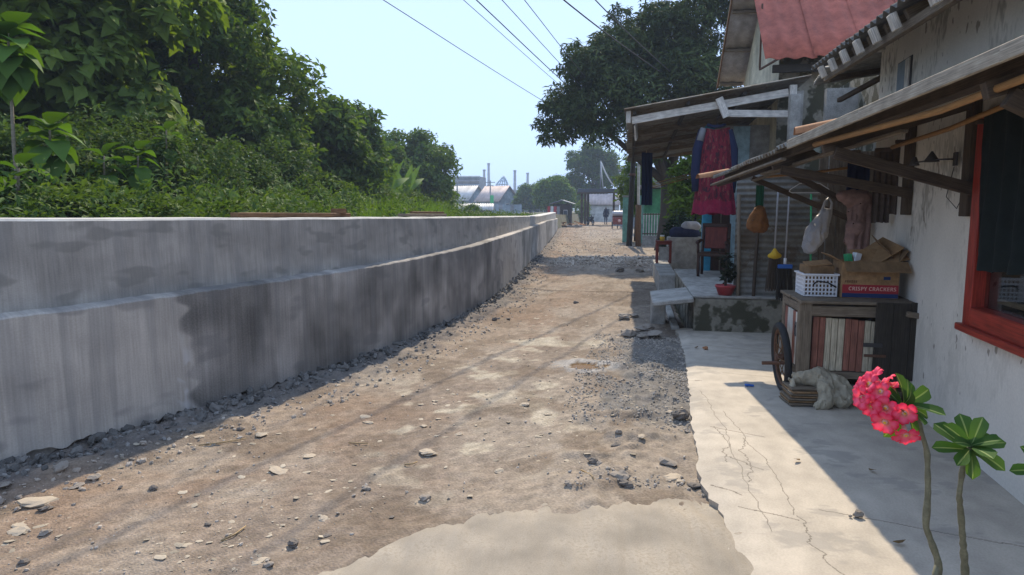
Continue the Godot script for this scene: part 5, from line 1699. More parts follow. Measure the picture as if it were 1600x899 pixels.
	# hanging bags and clothes
	b = thing("orange_cloth_bag", "orange cloth bag with a dark green neck hanging before the screen", "bag", Vector3(1.47, 1.45, -8.3))
	part("neck", cloth(Vector3(-0.04, 0.42, 0), Vector3(0.05, 0.42, 0), 0.30, 3.0, 0.015, 10, 10), M.cloth_green, b)
	part("pouch", blob([[Vector3(0.0, 0.13, 0), Vector3(-0.02, -0.02, 0), 0.06, 0.11], [Vector3(0.03, 0.08, 0), Vector3(0.06, -0.06, 0.0), 0.05, 0.06]], 0.016, 0.02, 0.02, 9.0), M.cloth_orange, b)
	part("string", tube_of([Vector3(0, 0.4, 0), Vector3(0.0, 0.52, 0)], 0.004, 5), M.iron, b)
	b = thing("white_plastic_bag", "full white plastic carrier bag hanging by its handles", "bag", Vector3(2.04, 1.36, -7.9))
	part("sack", blob([[Vector3(0.06, 0.18, 0), Vector3(-0.02, -0.02, 0), 0.06, 0.10], [Vector3(-0.02, -0.02, 0), Vector3(-0.08, -0.17, 0), 0.10, 0.085]], 0.011, 0.02, 0.022, 8.0, true), M.bag, b)
	part("handle", tube_of([Vector3(0.02, 0.2, 0), Vector3(0.05, 0.32, 0), Vector3(0.09, 0.36, 0.0)], [0.02, 0.012, 0.008], 7), M.bag, b)
	part("handle", tube_of([Vector3(0.11, 0.18, 0), Vector3(0.12, 0.30, 0), Vector3(0.09, 0.36, 0.0)], [0.02, 0.012, 0.008], 7), M.bag, b)
	b = thing("pink_wrap", "faded pink cloth bundled over a nail on the post", "cloth", Vector3(2.12, 1.62, -6.95))
	part("bundle", blob([[Vector3(-0.12, 0.10, 0.02), Vector3(0.05, 0.06, 0.0), 0.06, 0.08], [Vector3(0.03, 0.05, 0), Vector3(0.0, -0.20, 0.02), 0.09, 0.075], [Vector3(0.0, -0.2, 0.02), Vector3(-0.05, -0.45, 0.03), 0.07, 0.035]], 0.016, 0.02, 0.035, 7.0), M.cloth_pink, b)
	part("hem", cloth(Vector3(-0.06, 0.0, 0.08), Vector3(0.12, 0.02, 0.08), 0.42, 3.0, 0.02, 14, 10), M.cloth_pink, b)
	b = thing("hanging_shirt", "dark navy shirt hanging in the dim corner under the lean-to", "clothing", Vector3(2.18, 2.05, -6.95))
	part("body", cloth(Vector3(-0.16, 0.0, 0.0), Vector3(0.04, 0.0, 0.0), 0.34, 3.0, 0.02, 18, 12), M.cloth_navy, b)
	part("hanger", tube_of([Vector3(-0.15, 0.01, 0), Vector3(-0.06, 0.08, 0), Vector3(0.03, 0.01, 0)], 0.005, 6), M.iron, b)
	b = thing("hanging_trousers", "grey-brown trousers hanging beside the plastered wall", "clothing", Vector3(2.20, 2.10, -6.35))
	part("leg", cloth(Vector3(-0.14, 0.0, 0.0), Vector3(0.0, 0.0, 0.02), 0.62, 3.0, 0.018, 16, 14), M.cloth_brown, b)
	part("leg", cloth(Vector3(-0.02, 0.0, 0.05), Vector3(0.12, 0.0, 0.07), 0.55, 3.0, 0.018, 16, 14), M.cloth_brown, b)
	part("waistband", tube_of([Vector3(-0.14, 0.0, 0.0), Vector3(0.12, 0.01, 0.06)], 0.018, 8), M.cloth_brown, b)
	b = thing("blue_rag", "blue plastic rag stuffed under the lean-to sheets", "rag", Vector3(1.34, 2.07, -5.35))
	part("wad", blob([[Vector3(0.0, 0, 0), Vector3(0.06, 0.01, -0.10), 0.035, 0.03], [Vector3(0.05, 0.0, 0), Vector3(0.03, -0.03, -0.05), 0.025, 0.03]], 0.011, 0.012, 0.02, 16.0), M.far_steel, b)
	# floor bits
	b = thing("blue_wrapper", "crumpled blue wrapper lying on the shaded patio", "litter", gp(1171, 604, 0.035))
	part("foil", blob([[Vector3(-0.03, 0.01, 0), Vector3(0.03, 0.01, 0.005), 0.012, 0.01]], 0.006, 0.005, 0.006, 40.0), M.plastic_blue, b)
	b = thing("brown_clod", "brown earth clod lying on the smooth shaded patio", "clod", gp(1341, 808, 0.033))
	part("lump", rock_mesh(91, 0.7), M.rock_grey, b, Transform3D(Basis().scaled(Vector3(0.05, 0.05, 0.035)), Vector3(0, 0.014, 0)))
	part("crumb", rock_mesh(92, 0.7), M.rock_grey, b, Transform3D(Basis().scaled(Vector3(0.018, 0.018, 0.018)), Vector3(-0.04, 0.006, 0.01)))
	b = thing("brick_chip", "small orange brick chip on the patio near the terrace", "chip", gp(1102, 546, 0.033))
	part("lump", rock_mesh(93, 0.7), M.terracotta, b, Transform3D(Basis().scaled(Vector3(0.07, 0.05, 0.05)), Vector3(0, 0.015, 0)))
	for e in [[1085, 545], [1250, 720], [1395, 850], [1358, 735]]:
		b = thing("dry_leaf", "small curled dry leaf lying on the patio", "leaf", gp(e[0], e[1], 0.033), rng.randf() * 6.0, "dry leaves on the patio")
		var st := sn(true)
		leaf(st, Transform3D(Basis.from_euler(Vector3(1.5, 0, 0)), Vector3(0, 0.012, 0)), 0.06, 0.03, 0.3, Color(0.2, 0.13, 0.07), Color(0.16, 0.1, 0.06))
		part("blade", st, M.leaf, b)

# ------------------------------------------------------------------ terrace furniture and hung clothes
func build_terrace_things():
	var t := 0.49
	var d := thing("patterned_dress", "long dark red patterned dress with navy sleeves hung under the canopy", "dress", Vector3(1.24, 2.84, -10.75))
	part("gown", dress_mesh(), M.batik, d)
	part("sleeve", tube_of([Vector3(-0.20, -0.06, 0.0), Vector3(-0.27, -0.35, 0.02), Vector3(-0.29, -0.7, 0.03), Vector3(-0.28, -0.98, 0.03)], [0.06, 0.07, 0.065, 0.05], 12), M.cloth_navy, d)
	part("sleeve", tube_of([Vector3(0.19, -0.06, -0.04), Vector3(0.27, -0.35, -0.05), Vector3(0.28, -0.7, -0.05), Vector3(0.27, -1.0, -0.04)], [0.06, 0.07, 0.065, 0.05], 12), M.cloth_navy, d)
	part("shoulder_patch", tube_of([Vector3(-0.19, -0.03, 0.03), Vector3(-0.235, -0.22, 0.035)], [0.045, 0.055], 10), M.cloth_grey, d)
	part("collar", tube_of([Vector3(-0.13, 0.02, 0.0), Vector3(-0.05, -0.01, 0.04), Vector3(0.05, -0.01, 0.04), Vector3(0.13, 0.02, 0.0)], 0.025, 8), M.cloth_navy, d)
	part("hook", tube_of([Vector3(0, 0.0, 0), Vector3(0.01, 0.09, 0), Vector3(0.05, 0.17, 0.0)], 0.006, 6), M.iron, d)
	d = thing("navy_cloth", "navy and dark cloth hanging from the canopy's roadside edge", "cloth", Vector3(0.28, 2.72, -14.0))
	part("drape", cloth(Vector3(-0.10, 0, 0.1), Vector3(0.12, 0, -0.1), 1.05, 3.0, 0.03, 18, 14), M.cloth_navy, d)
	part("peg", box_at(Vector3(0.0, 0.02, 0), Vector3(0.02, 0.05, 0.02)), M.wood_pale, d)
	# armchair
	var c := thing("wooden_armchair", "dark carved wooden armchair standing on the terrace", "chair", Vector3(1.36, t, -11.55), -0.25)
	part("seat", box_at(Vector3(0, 0.36, 0), Vector3(0.46, 0.06, 0.46), 0.012), M.chair_wood, c)
	for x in [-0.21, 0.21]:
		part("leg", tube_of([Vector3(x, 0, 0.2), Vector3(x, 0.12, 0.2), Vector3(x, 0.24, 0.2), Vector3(x, 0.36, 0.2)], [0.022, 0.03, 0.022, 0.03], 9), M.chair_wood, c)
		part("leg", tube_of([Vector3(x, 0, -0.2), Vector3(x, 0.36, -0.2), Vector3(x, 0.85, -0.27)], 0.026, 9), M.chair_wood, c)
		part("armrest", tube_of([Vector3(x * 1.08, 0.56, 0.24), Vector3(x * 1.08, 0.58, 0.0), Vector3(x, 0.58, -0.22)], [0.034, 0.026, 0.024], 9), M.chair_wood, c)
		part("arm_post", tube_of([Vector3(x * 1.05, 0.37, 0.2), Vector3(x * 1.08, 0.57, 0.2)], 0.02, 8), M.chair_wood, c)
	part("backrest", box_at(Vector3(0, 0.62, -0.235), Vector3(0.36, 0.36, 0.03), 0.01, Vector3(-0.12, 0, 0)), M.red_wood, c)
	part("top_rail", box_at(Vector3(0, 0.83, -0.265), Vector3(0.46, 0.07, 0.04), 0.015, Vector3(-0.12, 0, 0)), M.chair_wood, c)
	# red pot with dark plant
	var p := thing("red_plant_pot", "dark red plastic pot with a dark bushy plant on the terrace edge", "potted plant", Vector3(1.22, t, -8.98))
	var s := sn(true)
	lathe(s, [Vector2(0, 0.0), Vector2(0.085, 0.0), Vector2(0.12, 0.10), Vector2(0.132, 0.105), Vector2(0.132, 0.13), Vector2(0.115, 0.13), Vector2(0.11, 0.105), Vector2(0, 0.10)], Vector3.ZERO, 20)
	part("pot", s, M.plastic_red, p)
	part("stem", tube_of([Vector3(0, 0.1, 0), Vector3(0.0, 0.45, 0.0)], [0.018, 0.012], 7), M.bark, p)
	var clump := leaf_clump(14, 0.10, 0.05, 0.05, 0.3, 4, Color(0.016, 0.022, 0.014), Color(0.028, 0.034, 0.02))
	for k in 9:
		part("foliage", clump, M.mango, p, Transform3D(Basis.from_euler(Vector3(rng.randf(), rng.randf() * 6.0, rng.randf())), Vector3(rng.randf_range(-0.04, 0.04), 0.2 + k * 0.035, rng.randf_range(-0.04, 0.04))))
	# red-brown stand on the kerb wall
	var k2 := thing("wooden_stand", "low red-brown wooden stand with small jars on the kerb wall", "stand", Vector3(0.74, 0.38, -15.6))
	for x in [-0.2, 0.2]:
		for z in [-0.2, 0.2]:
			part("leg", box_at(Vector3(x * 0.72, 0.24, z), Vector3(0.05, 0.48, 0.05)), M.red_wood, k2)
	for z in [-0.2, 0.2]:
		part("rail", box_at(Vector3(0, 0.45, z), Vector3(0.24, 0.06, 0.04)), M.red_wood, k2)
	for x in [-0.2, 0.2]:
		part("rail", box_at(Vector3(x * 0.72, 0.45, 0), Vector3(0.04, 0.06, 0.35)), M.red_wood, k2)
	part("top", box_at(Vector3(0, 0.49, 0), Vector3(0.36, 0.02, 0.46)), M.red_wood, k2)
	part("panel", box_at(Vector3(0, 0.22, 0.19), Vector3(0.22, 0.30, 0.015)), M.concrete, k2)
	var j := thing("yellow_jar", "little yellow jar on the red-brown stand", "jar", Vector3(0.70, 0.88, -15.5))
	s = sn(true)
	lathe(s, [Vector2(0, 0), Vector2(0.05, 0), Vector2(0.055, 0.08), Vector2(0.04, 0.1), Vector2(0, 0.1)], Vector3.ZERO, 12)
	part("body", s, M.yellow, j)
	s = sn(true)
	lathe(s, [Vector2(0.042, 0.1), Vector2(0.045, 0.13), Vector2(0, 0.13)], Vector3.ZERO, 12)
	part("lid", s, M.plastic_white, j)
	# heaped laundry basin on a ledge behind
	var l := thing("laundry_heap", "heap of blue and white laundry on a ledge past the chair", "laundry", Vector3(1.35, 0.45, -17.2))
	part("ledge", box_at(Vector3(0, 0.0, 0), Vector3(0.9, 0.9, 0.6), 0.01), M.concrete, l)
	part("blue_pile", blob([[Vector3(-0.25, 0.55, 0), Vector3(0.2, 0.55, 0), 0.15, 0.14]], 0.03, 0.02, 0.04, 6.0), M.cloth_navy, l)
	part("white_pile", blob([[Vector3(0.0, 0.72, 0), Vector3(0.22, 0.70, 0), 0.12, 0.13]], 0.03, 0.02, 0.04, 6.0), M.bag, l)
	var g := thing("leaning_grey_stick", "thin pale stick propped against the terrace wall", "stick", Vector3(1.62, t, -10.9))
	part("rod", tube_of([Vector3(0, 0, 0), Vector3(0.06, 1.5, -0.25)], 0.012, 6), M.wood_grey, g)
	part("tip", tube_of([Vector3(0.06, 1.5, -0.25), Vector3(0.061, 1.54, -0.256)], 0.016, 6), M.iron, g)

func dress_mesh() -> SurfaceTool:
	var s := sn(true)
	var rows := 26
	var cols := 40
	var g := []
	for r in rows + 1:
		var v := float(r) / rows
		var row := []
		var hw := 0.20 + 0.02 * sin(v * 3.0) + 0.12 * v * v
		for i in cols + 1:
			var a := TAU * i / cols
			var fold := 1.0 + 0.07 * v * sin(a * 9.0 + 2.0 * sin(v * 2.0))
			row.append(Vector3(cos(a) * hw * fold, -1.30 * v - 0.02 + 0.02 * sin(a * 5.0) * v - (0.04 * (1.0 - absf(cos(a))) if r == 0 else 0.0), sin(a) * (0.04 + 0.07 * v) * fold))
		g.append(row)
	for r in rows:
		for i in cols:
			var uv := [Vector2(float(i) / cols * 2.0, float(r) / rows), Vector2((i + 1.0) / cols * 2.0, float(r) / rows), Vector2((i + 1.0) / cols * 2.0, (r + 1.0) / rows), Vector2(float(i) / cols * 2.0, (r + 1.0) / rows)]
			quv(s, [g[r][i], g[r][i + 1], g[r + 1][i + 1], g[r + 1][i]], uv, g[r][i] * Vector3(1, 0, 1))
	return s

# ------------------------------------------------------------------ person, motorbike and pedicab at the road's end
func build_road_end_things():
	var p := thing("person", "person in dark clothes walking away at the road's end", "person", Vector3(-2.55, 0.0, -70.0))
	var bones := [[Vector3(0, 0.95, 0), Vector3(0, 1.36, 0), 0.14, 0.16], [Vector3(-0.14, 1.38, 0), Vector3(0.14, 1.38, 0), 0.07, 0.07], [Vector3(0, 1.42, 0), Vector3(0, 1.5, 0.0), 0.05, 0.05], [Vector3(0, 1.55, 0), Vector3(0, 1.62, 0.0), 0.085, 0.085], [Vector3(-0.19, 1.36, 0), Vector3(-0.25, 1.08, 0.03), 0.055, 0.045], [Vector3(-0.25, 1.08, 0.03), Vector3(-0.24, 0.84, -0.06), 0.045, 0.034], [Vector3(-0.24, 0.84, -0.06), Vector3(-0.24, 0.74, -0.07), 0.034, 0.026], [Vector3(0.19, 1.36, 0), Vector3(0.25, 1.08, -0.03), 0.055, 0.045], [Vector3(0.25, 1.08, -0.03), Vector3(0.24, 0.84, 0.02), 0.045, 0.034], [Vector3(0.24, 0.84, 0.02), Vector3(0.24, 0.74, 0.03), 0.034, 0.026], [Vector3(-0.09, 0.92, 0), Vector3(-0.1, 0.5, -0.08), 0.09, 0.065], [Vector3(-0.1, 0.5, -0.08), Vector3(-0.1, 0.09, 0.0), 0.065, 0.04], [Vector3(-0.1, 0.05, 0.0), Vector3(-0.1, 0.045, -0.14), 0.045, 0.035], [Vector3(0.09, 0.92, 0), Vector3(0.1, 0.5, 0.06), 0.09, 0.065], [Vector3(0.1, 0.5, 0.06), Vector3(0.1, 0.10, 0.2), 0.065, 0.04], [Vector3(0.1, 0.06, 0.2), Vector3(0.1, 0.04, 0.07), 0.045, 0.035]]
	part("body", blob(bones, 0.03, 0.02), M.cloth_navy, p)
	part("hair", blob([[Vector3(0, 1.60, 0.02), Vector3(0, 1.66, 0.01), 0.09, 0.08]], 0.025, 0.01), M.iron, p)
	# motorbike
	var m := thing("motorbike", "black motorbike parked under the pavilion", "motorbike", Vector3(-3.85, 0, -65.5), 0.45)
	for z in [0.6, -0.6]:
		var w := Node3D.new()
		w.name = "wheel" if z > 0 else "wheel_001"
		w.position = Vector3(0, 0.28, z)
		m.add_child(w)
		w.add_child(ring_part("tyre", 0.24, 0.045, M.rubber))
		part("hub", tube_of([Vector3(-0.06, 0, 0), Vector3(0.06, 0, 0)], 0.07, 10), M.far_grey, w)
	part("body_shell", blob([[Vector3(0, 0.55, -0.45), Vector3(0, 0.5, 0.1), 0.15, 0.14], [Vector3(0, 0.45, 0.1), Vector3(0, 0.75, 0.42), 0.12, 0.14], [Vector3(0, 0.72, 0.42), Vector3(0, 0.95, 0.36), 0.13, 0.1]], 0.04, 0.03), M.plastic_black, m)
	part("seat", box_at(Vector3(0, 0.76, -0.3), Vector3(0.26, 0.1, 0.7), 0.04), M.rubber, m)
	part("fork", tube_of([Vector3(0, 0.28, 0.6), Vector3(0, 0.9, 0.42)], 0.04, 8), M.far_grey, m)
	part("handlebar", tube_of([Vector3(-0.34, 1.02, 0.28), Vector3(0, 0.98, 0.38), Vector3(0.34, 1.02, 0.28)], 0.022, 7), M.iron, m)
	part("headlamp_housing", blob([[Vector3(0, 0.9, 0.46), Vector3(0, 0.9, 0.5), 0.08, 0.08]], 0.03, 0.01), M.far_white, m)
	# pedicab
	var b := thing("pedicab", "dark red three wheeled pedicab with a pale hood by the roadside", "pedicab", Vector3(-0.95, 0, -54.0), 0.1)
	part("body_shell", box_at(Vector3(0, 0.62, 0), Vector3(0.95, 0.55, 1.0), 0.05), M.red_wood, b)
	part("seat_back", box_at(Vector3(0, 1.0, -0.42), Vector3(0.92, 0.4, 0.12), 0.03), M.red_wood, b)
	part("hood", blob([[Vector3(-0.36, 1.22, -0.2), Vector3(0.36, 1.22, -0.2), 0.2, 0.2]], 0.05, 0.03), M.bag, b)
	part("emblem", tube_of([Vector3(0, 0.65, 0.5), Vector3(0, 0.65, 0.52)], 0.12, 14), M.print_pink, b)
	for e in [[-0.52, 0.1], [0.52, 0.1], [0.0, -1.2]]:
		var w := Node3D.new()
		w.name = "wheel"
		var k := 0
		while b.has_node(NodePath(w.name)):
			k += 1
			w.name = "wheel_%03d" % k
		w.position = Vector3(e[0], 0.3, e[1])
		b.add_child(w)
		w.add_child(ring_part("tyre", 0.27, 0.03, M.rubber))
		part("hub", tube_of([Vector3(-0.05, 0, 0), Vector3(0.05, 0, 0)], 0.04, 8), M.iron, w)
	part("bumper", box_at(Vector3(0, 0.32, 0.54), Vector3(0.9, 0.05, 0.05), 0.01), M.far_grey, b)
	part("frame_tube", tube_of([Vector3(0, 0.4, -0.5), Vector3(0, 0.5, -1.2)], 0.03, 7), M.iron, b)
	# rubbish heap by the wall end
	var h := thing("rubbish_heap", "heap of orange-brown rubbish and boards at the canal wall's end", "heap", Vector3(-5.0, 0, -58))
	for k in 9:
		part("board", box_at(Vector3(rng.randf_range(-0.9, 0.9), 0.12 + rng.randf() * 0.28, rng.randf_range(-0.5, 0.5)), Vector3(rng.randf_range(0.5, 1.1), 0.05, 0.25), 0.01, Vector3(rng.randf_range(-0.3, 0.3), rng.randf() * 3.0, rng.randf_range(-0.35, 0.35))), [M.terracotta, M.wood_brown, M.card][k % 3], h)
	part("mound", blob([[Vector3(-0.7, 0.0, 0), Vector3(0.7, 0.0, 0), 0.2, 0.2]], 0.06, 0.03, 0.08, 4.0), M.rock_grey, h)

# ------------------------------------------------------------------ plants
# one folded leaf along +Y of t
func leaf(s: SurfaceTool, t: Transform3D, l: float, w: float, bend: float, c0: Color, c1: Color, segs := 3):
	var prev := []
	for i in segs + 1:
		var v := float(i) / segs
		var hw: float = w * 0.5 * sin(PI * clampf(0.06 + 0.94 * v, 0.0, 1.0)) * (1.15 - 0.3 * v)
		if i == segs: hw = 0.0
		var y := l * (v - 0.12 * bend * v * v)
		var z := -bend * l * 0.55 * v * v
		var fold := 0.28 * hw
		var row := [t * Vector3(-hw, y, z + fold), t * Vector3(0, y, z), t * Vector3(hw, y, z + fold)]
		if i:
			s.set_color(c0.lerp(c1, v))
			for k in 2:
				var q := [prev[k], prev[k + 1], row[k + 1], row[k]]
				tri(s, q[0], q[1], q[2], t.basis.z)
				if i < segs: tri(s, q[0], q[2], q[3], t.basis.z)
		prev = row
	
func leaf_clump(n: int, l: float, w: float, spread: float, bend: float, sd: int, c0: Color, c1: Color, segs := 2, droop := 0.35) -> ArrayMesh:
	var r := RandomNumberGenerator.new()
	r.seed = sd
	var s := sn(false)
	for k in n:
		var az := TAU * k * 0.618 + r.randf_range(-0.3, 0.3)
		var el := r.randf_range(-0.5, 1.1) - droop
		var d := Vector3(cos(az) * cos(el), sin(el), sin(az) * cos(el))
		var x := d.cross(Vector3.UP).normalized().rotated(d, r.randf_range(-0.7, 0.7))
		var z := x.cross(d)
		var o := Vector3(r.randf_range(-1, 1), r.randf_range(-1, 1), r.randf_range(-1, 1)) * spread
		var ll := l * r.randf_range(0.65, 1.2)
		var c := c0.lerp(c1, r.randf())
		leaf(s, Transform3D(Basis(x, d, z), o), ll, w * ll / l, bend * r.randf_range(0.5, 1.5), c, c * 1.08, segs)
	return fin(s)

# lobes: [centre, radii, clumps]
func crown(parent: Node, called: String, meshes: Array, m: Material, lobes: Array, size: float, tint0: Color, tint1: Color, sd: int, fill := 0.25):
	var r := RandomNumberGenerator.new()
	r.seed = sd
	var xs := []
	var cs := []
	for _m in meshes:
		xs.append([])
		cs.append([])
	for lb in lobes:
		var rad: Vector3 = lb[1]
		for k in lb[2]:
			var y := r.randf_range(-0.85, 1.0)
			var az := r.randf() * TAU
			var q := sqrt(1.0 - y * y)
			var d := Vector3(cos(az) * q, y, sin(az) * q)
			var f := 0.86 + 0.30 * nz.get_noise_3dv(d * 1.9 + lb[0] * 0.7) + r.randf_range(-0.1, 0.12)
			if r.randf() < fill: f *= r.randf_range(0.35, 0.9)
			var at: Vector3 = lb[0] + d * rad * f
			var up := (d * rad * 0.5 + Vector3(r.randf_range(-0.5, 0.5), 0.7, r.randf_range(-0.5, 0.5))).normalized()
			var x := up.cross(Vector3(r.randf_range(-1, 1), 0.1, r.randf_range(-1, 1))).normalized()
			var sc := size * r.randf_range(0.7, 1.3)
			var i := r.randi() % meshes.size()
			xs[i].append(Transform3D(Basis(x, up, x.cross(up)).scaled_local(Vector3.ONE * sc), at))
			var nn := clampf(0.5 + 0.9 * nz.get_noise_3dv(at * 0.8), 0.0, 1.0)
			cs[i].append(tint0.lerp(tint1, clampf(nn * 0.75 + r.randf() * 0.35, 0.0, 1.0)))
	for i in meshes.size():
		if xs[i]: tag(multi(called, meshes[i], m, xs[i], cs[i], parent), "", "", "", "stuff")

func limbs(parent: Node, base: Vector3, lobes: Array, h0: float, r0: float, m: Material, sd: int):
	var r := RandomNumberGenerator.new()
	r.seed = sd
	var top: Vector3 = base + Vector3(r.randf_range(-0.2, 0.2), h0, r.randf_range(-0.2, 0.2))
	part("trunk", tube_of([base - Vector3(0, 0.15, 0), base + (top - base) * 0.08, base + (top - base) * 0.5 + Vector3(r.randf_range(-0.1, 0.1), 0, 0), top], [r0 * 1.35, r0 * 1.05, r0 * 0.9, r0 * 0.75], 10), m, parent)
	for lb in lobes:
		var e: Vector3 = lb[0] + Vector3(0, lb[1].y * 0.3, 0)
		var s0: Vector3 = top.lerp(base, r.randf_range(0.0, 0.25))
		var mid := s0.lerp(e, 0.5) + Vector3(r.randf_range(-0.2, 0.2), 0.25, r.randf_range(-0.2, 0.2))
		part("limb", tube_of([s0, mid, e], [r0 * 0.55, r0 * 0.32, r0 * 0.1], 7), m, parent)

func lobed(c: Vector3, rad: Vector3, n: int, lr: float, per: int, sd: int) -> Array:
	var r := RandomNumberGenerator.new()
	r.seed = sd
	var out := [[c, rad * 0.62, int(per * 1.2)]]
	for k in n:
		var y := 1.0 - 1.75 * (k + 0.5) / n
		var az := k * 2.4 + r.randf_range(-0.5, 0.5)
		var q := sqrt(maxf(0.0, 1.0 - y * y))
		var d := Vector3(cos(az) * q, y, sin(az) * q)
		var f := r.randf_range(0.75, 1.3)
		out.append([c + d * rad * r.randf_range(0.6, 0.88), Vector3(1.15, 0.8, 1.15) * lr * f, int(per * f * f)])
	return out

func white(a: float, b: float, c: float) -> Color:
	return Color(a, b, c)

func build_trees():
	var one := Color(1, 1, 1)
	# teak mass beyond the canal wall: big drooping leaves
	var teak := [leaf_clump(9, 0.36, 0.21, 0.10, 0.9, 1, white(0.075, 0.118, 0.034), white(0.11, 0.16, 0.044)), leaf_clump(8, 0.33, 0.19, 0.12, 0.8, 2, white(0.066, 0.108, 0.034), white(0.10, 0.148, 0.042)), leaf_clump(10, 0.28, 0.17, 0.12, 0.7, 3, white(0.085, 0.135, 0.036), white(0.125, 0.178, 0.046))]
	var dense := [leaf_clump(12, 0.24, 0.12, 0.13, 0.6, 5, white(0.055, 0.092, 0.03), white(0.088, 0.132, 0.04)), leaf_clump(12, 0.21, 0.10, 0.12, 0.6, 6, white(0.065, 0.11, 0.032), white(0.098, 0.145, 0.042))]
	var T := [
		[Vector3(-14.0, 1.1, -9.5), "big teak tree with hanging broad leaves behind the tall thin sapling", [[Vector3(0, 3.0, 0), Vector3(2.6, 2.2, 2.4), 520], [Vector3(0.8, 5.8, 0.2), Vector3(2.8, 2.4, 2.5), 560], [Vector3(0.2, 8.6, 0), Vector3(2.6, 2.0, 2.4), 380], [Vector3(-1.6, 6.0, 1.6), Vector3(2.2, 3.0, 2.0), 330]], teak],
		[Vector3(-11.8, 1.1, -12.2), "broad teak tree with sunlit crown edges in the middle of the thicket", [[Vector3(0.2, 2.6, 0.6), Vector3(2.4, 2.0, 2.0), 520], [Vector3(0.3, 5.0, 0), Vector3(2.6, 2.2, 2.3), 560], [Vector3(0.0, 7.6, 0), Vector3(2.3, 1.9, 2.2), 400], [Vector3(1.0, 3.8, 1.2), Vector3(1.5, 1.7, 1.3), 320]], teak],
		[Vector3(-11.9, 1.1, -17.4), "dark dense tree closing the thicket with a sloping outline against the sky", [[Vector3(0.3, 2.2, 0), Vector3(2.5, 2.0, 2.2), 900], [Vector3(0.2, 4.4, 0), Vector3(2.4, 1.9, 2.2), 900], [Vector3(-0.5, 6.4, 0), Vector3(2.0, 1.7, 2.0), 650], [Vector3(-1.1, 8.0, 0), Vector3(1.4, 1.3, 1.5), 330]], dense],
		[Vector3(-15.5, 1.1, -18.5), "shaded tree standing deep inside the thicket between the teaks", [[Vector3(0.0, 2.4, 0), Vector3(3.4, 2.4, 2.2), 700], [Vector3(0.6, 5.2, 0), Vector3(3.2, 2.4, 2.2), 600]], dense],
		[Vector3(-17.0, 1.1, -15.0), "tall shaded tree filling the thicket behind the teak trees", [[Vector3(0.3, 4.0, 0), Vector3(3.2, 3.2, 2.6), 700], [Vector3(0.5, 8.0, 0), Vector3(3.2, 2.6, 2.6), 620], [Vector3(3.0, 9.0, -1.5), Vector3(2.5, 2.0, 2.3), 420]], dense]]
	var sd := 100
	for e in T:
		var t := thing("teak_tree" if e[3] == teak else "thicket_tree", e[1], "tree", e[0], 0.0, "trees of the thicket behind the canal wall")
		limbs(t, Vector3.ZERO, e[2], 3.2, 0.22, M.bark, sd)
		var big := []
		for q in e[2]: big += lobed(q[0], q[1] * 1.05, 8, q[1].x * 0.40, q[2] / 8, sd * 7 + big.size())
		crown(t, "crown", e[3], M.teak, big, 1.0, white(0.85, 0.9, 0.8), white(1.85, 1.65, 1.2), sd)
		sd += 1
	# rounder trees further along the bank
	var far := [leaf_clump(12, 0.30, 0.14, 0.20, 0.5, 8, white(0.065, 0.108, 0.034), white(0.10, 0.148, 0.042)), leaf_clump(12, 0.26, 0.12, 0.2, 0.5, 9, white(0.08, 0.128, 0.036), white(0.115, 0.168, 0.046))]
	var R := [
		[508, -22, 1.7, 4.3, "small leafy tree filling the foot of the thicket's sloping edge", white(0.75, 0.8, 0.75), white(1.25, 1.2, 0.95)],
		[545, -27, 1.7, 4.9, "small dark round tree next to the thicket's sloping edge", white(0.75, 0.8, 0.75), white(1.15, 1.15, 0.95)],
		[600, -36, 1.7, 4.3, "low dark tree between two rounder crowns on the bank", white(0.7, 0.8, 0.7), white(1.1, 1.1, 0.95)],
		[646, -41, 2.5, 5.4, "broad domed tree with a sunlit crown behind the banana plants", white(0.8, 0.88, 0.75), white(1.35, 1.3, 1.0)],
		[682, -47, 1.1, 3.2, "low round tree in front of the louvred building", white(0.65, 0.8, 0.75), white(1.1, 1.1, 0.95)],
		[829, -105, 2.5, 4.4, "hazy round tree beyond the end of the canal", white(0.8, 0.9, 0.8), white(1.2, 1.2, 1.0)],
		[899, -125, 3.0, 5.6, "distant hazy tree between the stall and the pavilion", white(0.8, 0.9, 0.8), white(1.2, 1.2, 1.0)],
		[866, -88, 2.3, 4.9, "bright green round tree behind the roadside stall", white(0.9, 1.0, 0.8), white(1.4, 1.4, 1.0)]]
	for e in R:
		var p := pz(e[0], 330, e[1])
		var base := Vector3(p.x, 0.9, e[1])
		var rr: float = e[2]
		var hh: float = e[3]
		var t := thing("round_tree", e[4], "tree", base, 0.0, "round trees along the bank")
		var lb := [[Vector3(0, hh * 0.42, 0), Vector3(rr, hh * 0.42, rr), 520], [Vector3(-rr * 0.35, hh * 0.68, 0.2), Vector3(rr * 0.65, hh * 0.3, rr * 0.7), 300], [Vector3(rr * 0.4, hh * 0.6, 0.2), Vector3(rr * 0.6, hh * 0.3, rr * 0.6), 300], [Vector3(rr * 0.1, hh * 0.25, rr * 0.3), Vector3(rr * 0.9, hh * 0.25, rr * 0.6), 260]]
		limbs(t, Vector3.ZERO, lb, hh * 0.4, 0.16, M.bark, sd)
		lb = lobed(Vector3(0, hh * 0.5, 0), Vector3(rr, hh * 0.5, rr), 22, rr * 0.34, 62, sd * 3)
		crown(t, "crown", far, M.teak, lb, 1.0 if e[1] > -60 else 1.3, e[5], e[6], sd)
		sd += 1
	# large hazy tree at the road's end
	var p := pz(925, 330, -98)
	var ft := thing("large_far_tree", "large dark bluish tree rising above the pavilion at the road's end", "tree", Vector3(p.x, 0, -98))
